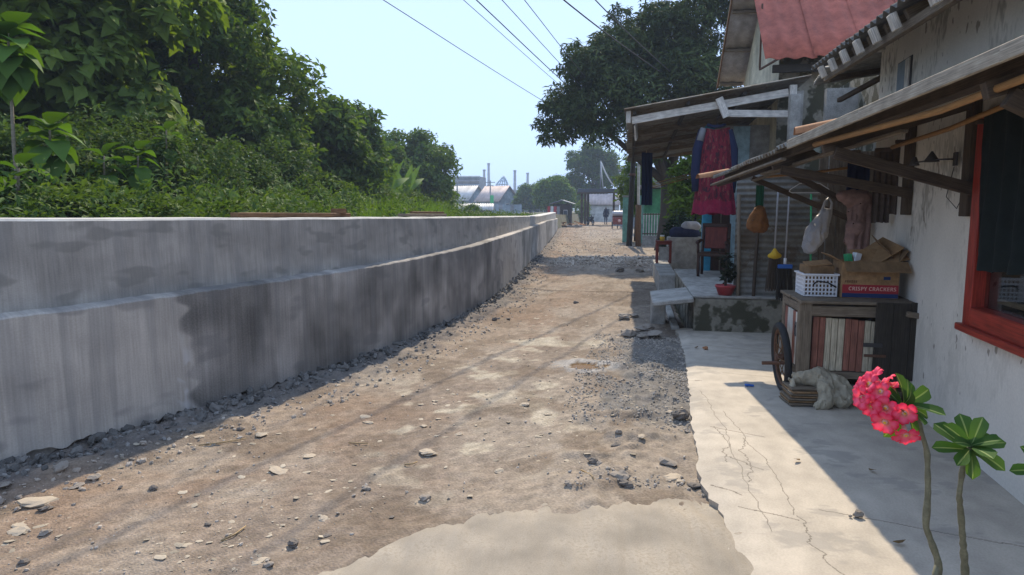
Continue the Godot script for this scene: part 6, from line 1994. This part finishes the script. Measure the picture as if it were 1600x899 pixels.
	var lb2 := [[Vector3(0, 6.6, 0), Vector3(3.6, 2.6, 3), 420], [Vector3(-1.6, 8.4, 0), Vector3(2.2, 1.9, 2), 260], [Vector3(1.6, 8.6, 0), Vector3(2.4, 1.7, 2), 260], [Vector3(0.2, 9.8, 0), Vector3(1.8, 1.3, 1.6), 170], [Vector3(-2.4, 5.4, 0), Vector3(1.6, 1.2, 1.6), 150], [Vector3(2.6, 6.4, 0), Vector3(2.0, 1.6, 1.6), 190], [Vector3(0, 4.0, -0.5), Vector3(2.2, 1.8, 2.0), 160]]
	limbs(ft, Vector3.ZERO, lb2, 4.2, 0.35, M.bark, 900)
	var lb3 := []
	for q in lb2: lb3 += lobed(q[0], q[1], 6, q[1].x * 0.36, q[2] / 8, 71 + lb3.size())
	crown(ft, "crown", far, M.teak, lb3, 1.5, white(0.7, 0.8, 0.75), white(1.2, 1.2, 1.0), 901, 0.2)
	# mango tree over the road
	var mango := [leaf_clump(11, 0.21, 0.062, 0.07, 0.8, 15, white(0.045, 0.064, 0.028), white(0.072, 0.094, 0.036)), leaf_clump(10, 0.19, 0.055, 0.08, 0.8, 16, white(0.05, 0.07, 0.03), white(0.078, 0.10, 0.038))]
	var mt := thing("mango_tree", "large dark mango tree with narrow leaves overhanging the road", "tree", Vector3(1.25, 0, -26.6))
	var ml := [[Vector3(-0.8, 6.6, 0), Vector3(2.2, 1.9, 2.2), 1000], [Vector3(-2.6, 6.0, 0.3), Vector3(1.7, 1.5, 1.7), 650], [Vector3(-3.6, 5.0, 0.2), Vector3(1.2, 1.1, 1.2), 330], [Vector3(-1.8, 4.8, 0.5), Vector3(1.7, 1.0, 1.5), 480], [Vector3(-1.0, 8.2, 0), Vector3(1.5, 1.1, 1.5), 380], [Vector3(1.2, 7.4, 0), Vector3(2.0, 2.0, 2.0), 850], [Vector3(1.6, 9.2, 0), Vector3(1.6, 1.3, 1.6), 380], [Vector3(1.3, 5.2, 0.2), Vector3(1.8, 1.3, 1.6), 520], [Vector3(-0.3, 4.1, 0.4), Vector3(1.3, 0.8, 1.2), 260], [Vector3(-3.0, 7.0, 0), Vector3(1.1, 0.8, 1.1), 190]]
	limbs(mt, Vector3.ZERO, ml, 2.9, 0.30, M.bark, 950)
	var ml2 := []
	for q in ml: ml2 += lobed(q[0], q[1] * 1.05, 7, q[1].x * 0.40, q[2] / 7, 301 + ml2.size())
	crown(mt, "crown", mango, M.mango, ml2, 1.15, white(0.75, 0.8, 0.85), white(1.3, 1.25, 1.05), 951, 0.3)
	# undergrowth on the bank
	var bushm := [leaf_clump(24, 0.095, 0.042, 0.11, 0.4, 21, white(0.062, 0.098, 0.034), white(0.095, 0.14, 0.046), 2, 0.1), leaf_clump(26, 0.08, 0.032, 0.12, 0.4, 22, white(0.072, 0.115, 0.038), white(0.112, 0.158, 0.05), 2, 0.1)]
	var B := [[20, -5.6, 0.75, "low bush"], [70, -5.9, 0.85, "low bush"], [120, -6.6, 1.0, "low bush"], [165, -6.4, 0.9, "low bush"], [215, -7.0, 1.05, "low bush"], [255, -6.9, 0.75, "low bush"], [285, -7.8, 1.0, "low bush"], [330, -8.2, 0.95, "low bush"], [365, -9.3, 1.05, "low bush"], [405, -10.0, 1.0, "low bush"], [440, -11.4, 1.15, "low bush"], [475, -13.0, 1.2, "low bush"], [505, -15.5, 1.5, "low bush"], [540, -18.0, 1.5, "low bush"], [575, -22.0, 1.6, "low bush"], [610, -26.0, 1.5, "low bush"], [645, -28.0, 1.3, "low bush"], [90, -8.2, 1.35, "tall"], [150, -9.0, 1.5, "tall"], [230, -9.6, 1.5, "tall"], [300, -10.6, 1.5, "tall"], [370, -12.5, 1.5, "tall"], [430, -15.0, 1.6, "tall"], [20, -7.6, 1.3, "tall"], [690, -31, 0.9, "low bush"], [738, -62, 1.1, "low bush"]]
	for e in B:
		var q := pz(e[0], 330, e[1])
		var tall: bool = e[3] == "tall"
		var rr: float = e[2] * (0.62 if not tall else 0.7)
		var b := thing("leafy_bush", "taller leafy green bush standing before the thicket trees" if tall else "low bright green bush growing along the canal wall's top", "bush", Vector3(q.x, 1.05, e[1]), 0.0, "bushes before the thicket" if tall else "bushes along the canal wall")
		part("stem", tube_of([Vector3(0, -0.1, 0), Vector3(0.03, rr * 0.6, 0)], [0.02, 0.012], 6), M.bark, b)
		var hh: float = rr * ((0.5 + 0.35 * rng.randf()) if not tall else 1.05)
		var lb := [[Vector3(0, hh * 0.7, 0), Vector3(rr, hh * 0.8, rr * 0.8), 150], [Vector3(-rr * 0.5, hh * 0.9, 0.1), Vector3(rr * 0.55, hh * 0.6, rr * 0.5), 80], [Vector3(rr * 0.45, hh * 0.85, 0.0), Vector3(rr * 0.55, hh * 0.65, rr * 0.5), 80], [Vector3(rr * 0.05, hh * 1.3, 0.0), Vector3(rr * 0.4, hh * 0.5, rr * 0.4), 50]]
		crown(b, "foliage", bushm, M.bush, lb, 1.0 if e[1] > -14.0 else 1.5, white(0.6, 0.68, 0.64) if tall else white(0.8, 0.85, 0.72), white(1.25, 1.2, 1.0) if tall else white(1.6, 1.45, 1.05), sd)
		sd += 1
	# teak saplings with very large leaves: [u, z, height of the leaf head, leaf count, leaf size, label]
	for e in [[32, -6.6, 2.5, 26, 0.34, "tall thin teak sapling with a drooping head of huge leaves"], [84, -6.9, 1.5, 20, 0.32, "young teak sapling with big bright backlit leaves"], [30, -5.8, 0.95, 12, 0.28, "small teak sapling at the foot of the tall thin one"], [165, -8.0, 1.25, 12, 0.28, "teak sapling with yellowing lower leaves among bushes"], [218, -8.5, 1.35, 13, 0.27, "teak sapling with upright pale leaves"], [264, -9.5, 1.75, 10, 0.26, "slender teak sapling with few leaves near the thicket"]]:
		var q := pz(e[0], 330, e[1])
		var t := thing("teak_sapling", e[5], "sapling", Vector3(q.x, 1.05, e[1]), 0.0, "teak saplings behind the canal wall")
		var top := Vector3(0.03, e[2], 0)
		part("stem", tube_of([Vector3(0, -0.1, 0), Vector3(-0.02, e[2] * 0.5, 0), top], [0.026, 0.02, 0.012], 7), M.bark_pale, t)
		var lm := []
		for v in 3:
			var st := sn(true)
			leaf(st, Transform3D(), e[4], e[4] * 0.86, 0.9 + 0.3 * v, white(0.07, 0.13, 0.03) * (0.8 + 0.25 * v), white(0.09, 0.16, 0.035) * (0.8 + 0.25 * v), 5)
			lm.append(fin(st))
		for k in e[3]:
			var az: float = TAU * k * 0.382 + rng.randf_range(-0.3, 0.3)
			var f: float = float(k) / e[3]
			var el: float = lerpf(0.95, -1.0, f) + rng.randf_range(-0.15, 0.15)
			var dv := Vector3(cos(az) * cos(el), sin(el), sin(az) * cos(el))
			var x := dv.cross(Vector3.UP).normalized()
			part("leaf", lm[k % 3], M.teak, t, Transform3D(Basis(x, dv, x.cross(dv)), top - Vector3(0, f * e[4] * 1.35, 0) + dv * 0.03))
	# banana plants
	for e in [[603, -30, 2.9, "banana plant with an upright pale young leaf by the domed tree"], [632, -33, 2.6, "second banana plant with tattered leaves beside the first"]]:
		var q := pz(e[0], 330, e[1])
		var t := thing("banana_plant", e[3], "banana plant", Vector3(q.x, 1.0, e[1]), 0.0, "banana plants on the bank")
		part("pseudostem", tube_of([Vector3(0, -0.1, 0), Vector3(0.05, 1.3, 0)], [0.14, 0.09], 9), M.bark_pale, t)
		for k in 8:
			var st := sn(true)
			var az: float = TAU * k * 0.382
			var el := 1.35 if k == 0 else rng.randf_range(0.5, 1.0)
			var dv := Vector3(cos(az) * cos(el), sin(el), sin(az) * cos(el))
			var x := dv.cross(Vector3(0.1, 0.3, 1)).normalized()
			leaf(st, Transform3D(Basis(x, dv, x.cross(dv)), Vector3(0.05, 1.25, 0)), 1.7, 0.42, 0.15 if k == 0 else 1.1, white(0.10, 0.17, 0.04), white(0.13, 0.2, 0.045), 7)
			part("frond", st, M.bush, t)
	# plants by the mango trunk and along the far road
	var yl := [leaf_clump(14, 0.20, 0.075, 0.10, 0.5, 31, white(0.09, 0.15, 0.025), white(0.14, 0.2, 0.03))]
	for e in [[Vector3(2.1, 1.9, -23.5), Vector3(0.9, 1.5, 0.8), 330, "bright yellow-green shrub beside the mango trunk"], [Vector3(0.2, 2.6, -34.0), Vector3(0.9, 1.7, 0.8), 260, "leafy climbing shrub around the roadside poles"], [Vector3(0.5, 2.2, -58.0), Vector3(1.3, 2.0, 0.9), 300, "yellow-green roadside shrub behind the pedicab"], [Vector3(-5.6, 1.2, -80.0), Vector3(1.0, 1.3, 0.8), 160, "pale shrub between the stall and pavilion"]]:
		var b := thing("roadside_shrub", e[3], "shrub", Vector3(e[0].x, 0, e[0].z))
		part("stem", tube_of([Vector3(0, -0.1, 0), Vector3(0.05, e[0].y, 0)], [0.05, 0.03], 7), M.bark, b)
		crown(b, "foliage", yl, M.bush, [[Vector3(0, e[0].y + 0.2, 0), e[1], e[2]]], 1.2, white(0.6, 0.7, 0.7), white(1.3, 1.2, 0.9), sd)
		sd += 1
	var dk := [leaf_clump(10, 0.16, 0.07, 0.08, 0.5, 33, white(0.02, 0.035, 0.018), white(0.035, 0.05, 0.02))]
	var pb := thing("dark_shrub", "dark leafy shrub at the foot of the mango trunk", "shrub", Vector3(1.45, 0, -20.0))
	part("stem", tube_of([Vector3(0, -0.1, 0), Vector3(0.05, 0.7, 0)], [0.04, 0.02], 7), M.bark, pb)
	crown(pb, "foliage", dk, M.mango, [[Vector3(0, 0.75, 0), Vector3(0.55, 0.7, 0.5), 160]], 1.0, one * 0.8, one * 1.3, sd)
	# grass and low weeds on the bank: uncountable
	var r := RandomNumberGenerator.new()
	r.seed = 77
	var gm := sn(false)
	for k in 26:
		var a := r.randf() * TAU
		var lean := r.randf_range(0.1, 0.55)
		var d := Vector3(cos(a) * lean, 1, sin(a) * lean).normalized()
		var x := d.cross(Vector3(sin(a), 0.2, cos(a))).normalized()
		leaf(gm, Transform3D(Basis(x, d, x.cross(d)), Vector3(r.randf_range(-0.12, 0.12), 0, r.randf_range(-0.12, 0.12))), r.randf_range(0.3, 0.6), 0.014, r.randf_range(0.2, 0.9), white(0.09, 0.15, 0.03), white(0.14, 0.2, 0.045), 2)
	var gmesh := fin(gm)
	var xs := []
	var cs := []
	for k in 5200:
		var z := -4.0 - 46.0 * pow(r.randf(), 1.3)
		var x := wall_x(z) - 0.75 - 9.0 * pow(r.randf(), 2.0)
		if x < z - 3.5: continue
		var sc := r.randf_range(0.35, 0.8) * (0.65 if z > -8.5 else (1.1 if z > -18.0 else 0.7))
		xs.append(Transform3D(Basis.from_euler(Vector3(0, r.randf() * TAU, 0)).scaled(Vector3(sc * 1.3, sc, sc * 1.3)), Vector3(x, 1.02, z)))
		var dry := smoothstep(0.1, 0.5, nz.get_noise_2d(x * 0.3, z * 0.12)) if z < -16.0 else 0.0
		cs.append(white(0.9, 0.95, 0.8).lerp(white(1.7, 1.25, 1.2), dry) * r.randf_range(0.7, 1.25))
	for k in 900:
		var z := -11.0 - 20.0 * r.randf()
		var x := wall_x(z) - 0.9 - 3.5 * r.randf()
		if x / -z > -0.28: continue
		var sc := r.randf_range(0.9, 1.7)
		xs.append(Transform3D(Basis.from_euler(Vector3(0, r.randf() * TAU, 0)).scaled(Vector3(sc * 1.2, sc, sc * 1.2)), Vector3(x, 1.02, z)))
		cs.append(white(1.0, 1.05, 0.9).lerp(white(1.6, 1.5, 1.1), r.randf()))
	tag(multi("bank_grass", gmesh, M.grass, xs, cs, self), "tall wild grass growing along the top of the bank", "grass", "", "stuff")
	xs = []
	cs = []
	for k in 5200:
		var z := -3.2 - 30.0 * pow(r.randf(), 1.6)
		var x := wall_x(z) - 0.8 - 7.0 * pow(r.randf(), 1.4)
		if x < z - 4.5: continue
		xs.append(Transform3D(Basis.from_euler(Vector3(r.randf_range(-0.4, 0.4), r.randf() * TAU, r.randf_range(-0.4, 0.4))).scaled(Vector3.ONE * r.randf_range(0.7, 1.4)), Vector3(x, 1.08 + r.randf() * (0.12 + (0.75 if z > -20.0 else 0.25) * smoothstep(-0.15, 0.45, nz.get_noise_2d(x * 0.9, z * 0.9)) * smoothstep(0.8, 1.6, wall_x(z) - x)), z)))
		cs.append(white(0.7, 0.78, 0.7).lerp(white(1.7, 1.55, 1.05), r.randf() * r.randf()))
	tag(multi("low_weeds", bushm[1], M.bush, xs, cs, self), "low tangled green weeds covering the bank behind the wall", "weeds", "", "stuff")

# ------------------------------------------------------------------ desert roses close to the camera
func build_desert_roses():
	var lg := white(0.055, 0.125, 0.035)
	var lg2 := white(0.11, 0.19, 0.06)
	var lm := []
	for v in 3:
		var st := sn(true)
		rose_leaf(st, 0.098 - 0.008 * v, 0.050, 0.25 + 0.25 * v, lg.lerp(lg2, v * 0.35))
		lm.append(fin(st))
	var pm := sn(true)
	petal(pm)
	var pmesh := fin(pm)
	var specs := [
		["flowering desert rose with bright pink blossoms on a curved grey stem", [Vector3(0.90, 0.36, -2.0), Vector3(0.885, 0.60, -2.0), Vector3(0.845, 0.70, -2.0), Vector3(0.845, 0.80, -2.0), Vector3(0.835, 0.92, -2.0), Vector3(0.805, 1.01, -2.0), Vector3(0.765, 1.055, -2.0)], 13, true],
		["desert rose without flowers, rosette of dark green leaves on a straight stem", [Vector3(0.985, 0.36, -2.04), Vector3(0.975, 0.56, -2.04), Vector3(0.945, 0.72, -2.02), Vector3(0.925, 0.80, -2.0), Vector3(0.93, 0.905, -2.0), Vector3(0.945, 0.945, -2.0)], 14, false],
		["desert rose whose leaves only reach in past the house wall", [Vector3(1.10, 0.36, -1.95), Vector3(1.11, 0.6, -1.95), Vector3(1.115, 0.92, -1.95)], 12, false]]
	for e in specs:
		var pts: Array = e[1]
		var base: Vector3 = Vector3(pts[0].x, 0.035, pts[0].z)
		var t := thing("desert_rose", e[0], "potted plant", base, 0.0, "desert roses in pots")
		var s := sn(true)
		lathe(s, [Vector2(0, 0), Vector2(0.05, 0), Vector2(0.068, 0.26), Vector2(0.075, 0.265), Vector2(0.075, 0.30), Vector2(0.066, 0.30), Vector2(0.062, 0.28), Vector2(0, 0.275)], Vector3.ZERO, 20)
		part("pot", s, M.plastic_black, t)
		var lp := []
		var rad := []
		for i in pts.size():
			lp.append(pts[i] - base)
			rad.append(lerpf(0.014, 0.0075, float(i) / (pts.size() - 1)))
		var cv := Curve3D.new()
		for i in lp.size():
			var tn: Vector3 = (lp[mini(i + 1, lp.size() - 1)] - lp[maxi(i - 1, 0)]) * 0.17
			cv.add_point(lp[i], -tn, tn)
		var fine := []
		var fr := []
		var n := 40
		for i in n + 1:
			fine.append(cv.sample_baked(cv.get_baked_length() * i / n))
			fr.append(lerpf(0.0115, 0.0062, float(i) / n) * (1.0 + 0.2 * nb.get_noise_2d(i * 0.9, pts[0].x * 9.0)))
		fine[0] = fine[0] - Vector3(0, 0.06, 0)
		var stem := mat(lin(0.20, 0.185, 0.12), 0.75, M.tex_mottled, Vector3.ONE * 9.0)
		part("stem", tube_of(fine, fr, 12), with_normal(stem, M.tex_nrm, 0.7), t)
		if e[3]:
			part("side_stem", tube_of([fine[13], fine[13] + Vector3(-0.012, -0.06, 0.01), fine[6] + Vector3(-0.03, -0.05, 0.012)], [0.008, 0.010, 0.011], 10), stem, t)
		var top: Vector3 = fine[-1]
		for k in e[2]:
			var az: float = TAU * k * 0.382 + 0.5
			var el: float = lerpf(1.15, -0.25, float(k) / e[2]) + rng.randf_range(-0.12, 0.12)
			var dv := Vector3(cos(az) * cos(el), sin(el), sin(az) * cos(el))
			var axis := Vector3(-0.15, 0.72, 0.66).normalized() if not e[3] else Vector3(0.55, 0.5, 0.6).normalized()
			dv = Quaternion(Vector3.UP, axis) * dv
			var x := dv.cross(axis).normalized()
			part("leaf", lm[k % 3], M.rose_leaf, t, Transform3D(Basis(x, dv, x.cross(dv)).scaled_local(Vector3.ONE * rng.randf_range(0.9, 1.25)), top + Vector3(0, -0.02 * float(k) / e[2], 0)))
		if e[3]:
			# blossoms
			var hub := pz(1392, 628, -1.98) - base
			var spots := [[1358, 600, -2.0], [1376, 612, -1.97], [1348, 622, -1.99], [1384, 638, -1.95], [1414, 646, -1.93], [1383, 660, -1.94], [1416, 680, -1.93], [1366, 590, -2.03], [1384, 598, -2.04], [1346, 606, -2.02], [1362, 634, -1.97], [1394, 606, -2.03]]
			for q in spots:
				var c: Vector3 = pz(q[0], q[1], q[2]) - base
				var toward := ((c - hub) * 1.6 + Vector3(-0.05, 0.0, 0.075)).normalized()
				var fl := Node3D.new()
				fl.name = "blossom"
				var kk := 0
				while t.has_node(NodePath(fl.name)):
					kk += 1
					fl.name = "blossom_%03d" % kk
				var x := toward.cross(Vector3.UP).normalized()
				fl.transform = Transform3D(Basis(x, toward, x.cross(toward)).rotated(toward, rng.randf() * 6.0).scaled(Vector3.ONE * rng.randf_range(0.95, 1.18)), c)
				t.add_child(fl)
				for k in 5:
					part("petal", pmesh, M.petal, fl, Transform3D(Basis(Vector3.UP, TAU * k / 5.0), Vector3.ZERO))
				part("throat", tube_of([Vector3(0, -0.034, 0), Vector3(0, -0.02, 0), Vector3(0, 0.002, 0)], [0.003, 0.006, 0.0065], 9), M.print_pink, fl)
				part("eye", tube_of([Vector3(0, 0.0, 0), Vector3(0, 0.004, 0)], [0.005, 0.002], 8), M.yellow, fl)
				part("stalk", tube_of([c + toward * -0.03, hub.lerp(c, 0.4), hub.lerp(top, 0.6)], 0.0022, 6), stem, t)

func rose_leaf(s: SurfaceTool, l: float, w: float, bend: float, c: Color):
	# spatulate leaf, widest near the tip, with a pale midrib
	var n := 8
	var rows := []
	for i in n + 1:
		var v := float(i) / n
		var hw := w * 0.5 * (0.16 + 0.84 * pow(v, 0.8)) * sqrt(maxf(0.0, 1.0 - pow(v, 6.0)))
		var z := -bend * l * 0.6 * v * v
		var y := l * (v - 0.15 * bend * v * v)
		rows.append([Vector3(-hw, y, z + hw * 0.35), Vector3(-hw * 0.1, y, z), Vector3(hw * 0.1, y, z), Vector3(hw, y, z + hw * 0.35)])
	for i in n:
		for k in 3:
			s.set_color(Color(0.26, 0.33, 0.14) if k == 1 else c)
			quad(s, rows[i][k], rows[i][k + 1], rows[i + 1][k + 1], rows[i + 1][k], Vector3.BACK)

func petal(s: SurfaceTool):
	var n := 7
	var m := 6
	var g := []
	for i in n + 1:
		var v := float(i) / n
		var row := []
		for j in m + 1:
			var u := float(j) / m * 2.0 - 1.0
			var hw := 0.0112 * (0.30 + 0.95 * sin(PI * 0.62 * v)) * (1.0 if v < 0.9 else 0.8)
			var rr := 0.005 + 0.027 * v - 0.004 * u * u * v
			var y := 0.016 * sin(v * 1.9) - 0.006 * v * v + 0.0032 * sin(u * 6.0 + 1.0) * v * v - 0.004 * u * u * v
			row.append([Vector3(u * hw, y - 0.004, rr), v, absf(u)])
		g.append(row)
	for i in n:
		for j in m:
			for e in [[0, 1, 2], [0, 2, 3]]:
				var q := [g[i][j], g[i][j + 1], g[i + 1][j + 1], g[i + 1][j]]
				for k in e:
					var v: float = q[k][1]
					var edge: float = maxf(smoothstep(0.55, 1.0, v), q[k][2] * q[k][2] * smoothstep(0.2, 0.5, v))
					s.set_color(Color(0.80, 0.30, 0.22).lerp(Color(0.88, 0.14, 0.24), smoothstep(0.05, 0.35, v)).lerp(Color(0.72, 0.012, 0.055), edge * 0.85))
					s.add_vertex(q[k][0])

# ------------------------------------------------------------------ stones and gravel
func build_stones():
	var meshes := []
	for k in 6: meshes.append(rock_mesh(k + 1, [0.5, 0.65, 0.8, 0.35, 0.7, 0.55][k]))
	var r := RandomNumberGenerator.new()
	r.seed = 42
	# stones that can be picked out: [u, v, width px, tone 0 pale 1 grey 2 dark]
	var P := [[410, 681, 26, 0], [437, 738, 30, 0], [483, 716, 18, 0], [572, 770, 14, 1], [666, 708, 30, 0], [570, 652, 16, 0], [575, 662, 16, 0], [662, 668, 12, 0], [505, 811, 16, 0], [511, 840, 12, 2], [459, 851, 18, 2], [410, 874, 22, 0], [420, 884, 14, 1], [400, 880, 16, 0], [780, 734, 18, 0], [716, 679, 14, 0], [734, 777, 12, 0], [664, 783, 16, 1], [612, 808, 10, 2], [820, 633, 18, 0], [856, 646, 14, 0], [926, 724, 16, 2], [937, 727, 12, 1], [970, 750, 28, 1], [978, 756, 22, 2], [1049, 739, 30, 0], [1043, 720, 28, 1], [1085, 754, 22, 2], [1062, 752, 12, 0], [963, 697, 14, 2], [967, 684, 12, 1], [1002, 687, 14, 0], [888, 762, 14, 1], [1063, 652, 24, 2], [1046, 645, 14, 0], [982, 525, 26, 1], [1000, 520, 20, 1], [1005, 528, 22, 1], [1022, 527, 24, 1], [975, 500, 20, 1], [990, 497, 16, 1], [1012, 517, 18, 1], [900, 474, 8, 2], [970, 425, 16, 2], [1000, 425, 14, 1], [773, 502, 10, 2], [794, 499, 8, 2], [8, 770, 20, 1], [70, 797, 18, 2], [60, 787, 40, 0], [72, 834, 16, 1], [28, 832, 22, 0], [38, 880, 14, 2], [238, 766, 12, 2], [188, 765, 8, 2], [325, 820, 10, 2], [30, 822, 20, 0], [310, 688, 14, 0], [350, 660, 12, 1], [375, 675, 10, 2], [520, 597, 10, 0], [527, 606, 10, 0], [120, 762, 18, 1], [95, 745, 20, 1], [148, 750, 16, 1]]
	var mats := [M.rock_pale, M.rock_grey, M.rock_dark]
	var labs := ["pale rounded stone half sunk in the dirt road", "grey stone lying loose on the dirt road", "dark stone lying loose on the dirt road"]
	for e in P:
		var g := gp(e[0], e[1])
		var d := (g - cam.position).length()
		var w: float = e[2] * d / 1050.0
		g.y = road_y(g.x, g.z)
		var o := part("stone", meshes[r.randi() % 6], mats[e[3]], self, Transform3D(Basis.from_euler(Vector3(r.randf_range(-0.15, 0.15), r.randf() * TAU, r.randf_range(-0.15, 0.15))) * Basis.from_scale(Vector3(w, w * (0.35 if e[3] == 0 else 0.75), w * r.randf_range(0.7, 1.0))), g + Vector3(0, w * (0.04 if e[3] == 0 else 0.17), 0)))
		tag(o, labs[e[3]], "stone", ["pale stones in the road", "grey stones on the road", "dark stones on the road"][e[3]])
	# gravel and rubble, uncountable
	var xs := []
	var cs := []
	for k in 3200:
		var z := -2.4 - 30.0 * pow(r.randf(), 2.2)
		var x := lerpf(wall_x(z), patio_x(z), r.randf())
		var sc := 0.003 + 0.011 * pow(r.randf(), 4.0)
		xs.append([x, z, sc])
	for k in 6500:
		var z := r.randf_range(-8.6, -4.9)
		var x := patio_x(z) - 1.05 * pow(r.randf(), 1.7)
		if z > -5.6 and r.randf() < 0.4: continue
		if nz.get_noise_2d(x * 2.0, z * 1.5) < -0.25: continue
		xs.append([x, z, 0.004 + 0.010 * pow(r.randf(), 2.0)])
	for k in 3600:
		var z := -2.4 - 24.0 * pow(r.randf(), 1.8)
		var x := wall_x(z) + 0.02 + 0.75 * pow(r.randf(), 1.6)
		xs.append([x, z, 0.004 + 0.022 * pow(r.randf(), 3.0)])
	for k in 700:
		var z := r.randf_range(-3.9, -3.4) - 0.2 * r.randf()
		var x := r.randf_range(-0.3, 0.45)
		xs.append([x, z, 0.003 + 0.010 * pow(r.randf(), 2.5)])
	for k in 2600:
		var z := -20.7 + r.randfn(0, 0.9)
		xs.append([r.randf_range(-2.3, 1.0), z, 0.015 + 0.045 * pow(r.randf(), 2.0)])
	for k in 1500:
		var z := -24.0 - 30.0 * r.randf()
		xs.append([lerpf(wall_x(z) + 0.1, 0.4, r.randf()), z, 0.01 + 0.025 * pow(r.randf(), 2.0)])
	var groups := [[], [], []]
	var gcol := [[], [], []]
	for q in xs:
		if q[1] > slab_z(q[0]) - 0.02 and q[0] < 0.5 and q[0] > -2.4: continue
		var i := r.randi() % 3
		var dw: float = q[0] - wall_x(q[1])
		var sc: float = q[2]
		groups[i].append(Transform3D(Basis.from_euler(Vector3(r.randf() * 0.6, r.randf() * TAU, r.randf() * 0.6)) * Basis.from_scale(Vector3(sc * 1.8, sc * 1.4, sc * 1.5)), Vector3(q[0], road_y(q[0], q[1]) + sc * 0.25, q[1])))
		var c := road_color(q[0], q[1])
		var tone := r.randf()
		c = c.lerp(Color(0.52, 0.48, 0.43), 0.5) * (0.85 + 0.7 * tone)
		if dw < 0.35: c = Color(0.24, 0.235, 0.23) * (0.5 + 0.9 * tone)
		gcol[i].append(c)
	for i in 3:
		tag(multi("road_gravel", meshes[[1, 2, 4][i]], M.stone_tint, groups[i], gcol[i], self), "loose grey-brown gravel and crumbs scattered over the dirt road", "gravel", "", "stuff")
	# broken mortar along the wall foot
	xs = []
	cs = []
	for k in 620:
		var z := -2.4 - 20.0 * pow(r.randf(), 1.6)
		var sc := r.randf_range(0.025, 0.075) * (1.0 if z > -12.0 else 1.4)
		var x := wall_x(z) + 0.02 + 0.16 * pow(r.randf(), 1.3)
		xs.append(Transform3D(Basis.from_euler(Vector3(r.randf(), r.randf() * TAU, r.randf())) * Basis.from_scale(Vector3(sc * 1.5, sc, sc)), Vector3(x, 0.035 + 0.05 * r.randf() * smoothstep(0.25, 0.0, x - wall_x(z)), z)))
		cs.append(Color(0.17, 0.165, 0.16) * r.randf_range(0.6, 1.35))
	tag(multi("mortar_rubble", meshes[2], M.stone_tint, xs, cs, self), "dark broken mortar rubble along the foot of the canal wall", "rubble", "", "stuff")
	# pale chips pressed into the dirt
	xs = []
	cs = []
	for k in 2600:
		var z := -2.5 - 16.0 * pow(r.randf(), 1.8)
		var x := lerpf(wall_x(z) + 0.3, patio_x(z), r.randf())
		if z > slab_z(x) - 0.02: continue
		if nz.get_noise_2d(x * 0.9 + 4.0, z * 0.7) < -0.1: continue
		var sc := 0.006 + 0.022 * pow(r.randf(), 3.0)
		xs.append(Transform3D(Basis.from_euler(Vector3(r.randf_range(-0.15, 0.15), r.randf() * TAU, r.randf_range(-0.15, 0.15))) * Basis.from_scale(Vector3(sc * 2.0, sc * 0.5, sc * 1.4)), Vector3(x, road_y(x, z) + 0.001, z)))
		cs.append(Color(0.50, 0.44, 0.35) * r.randf_range(0.6, 1.2))
	tag(multi("pale_chips", meshes[3], M.stone_tint, xs, cs, self), "pale mortar chips pressed into the dirt road", "chips", "", "stuff")
	# twigs
	for e in [[310, 700, 385, 690], [345, 848, 384, 826], [545, 695, 575, 698], [632, 728, 652, 724], [908, 735, 928, 757]]:
		var a := gp(e[0], e[1])
		var b := gp(e[2], e[3])
		a.y = road_y(a.x, a.z) + 0.008
		b.y = road_y(b.x, b.z) + 0.010
		var o := thing("dry_twig", "thin dry twig lying on the dirt road", "twig", a, 0.0, "twigs on the road")
		part("stick", tube_of([Vector3.ZERO, (b - a) * 0.5 + Vector3(0.02, 0.006, 0.02), b - a], [0.005, 0.0045, 0.003], 6), M.wood_pale, o)
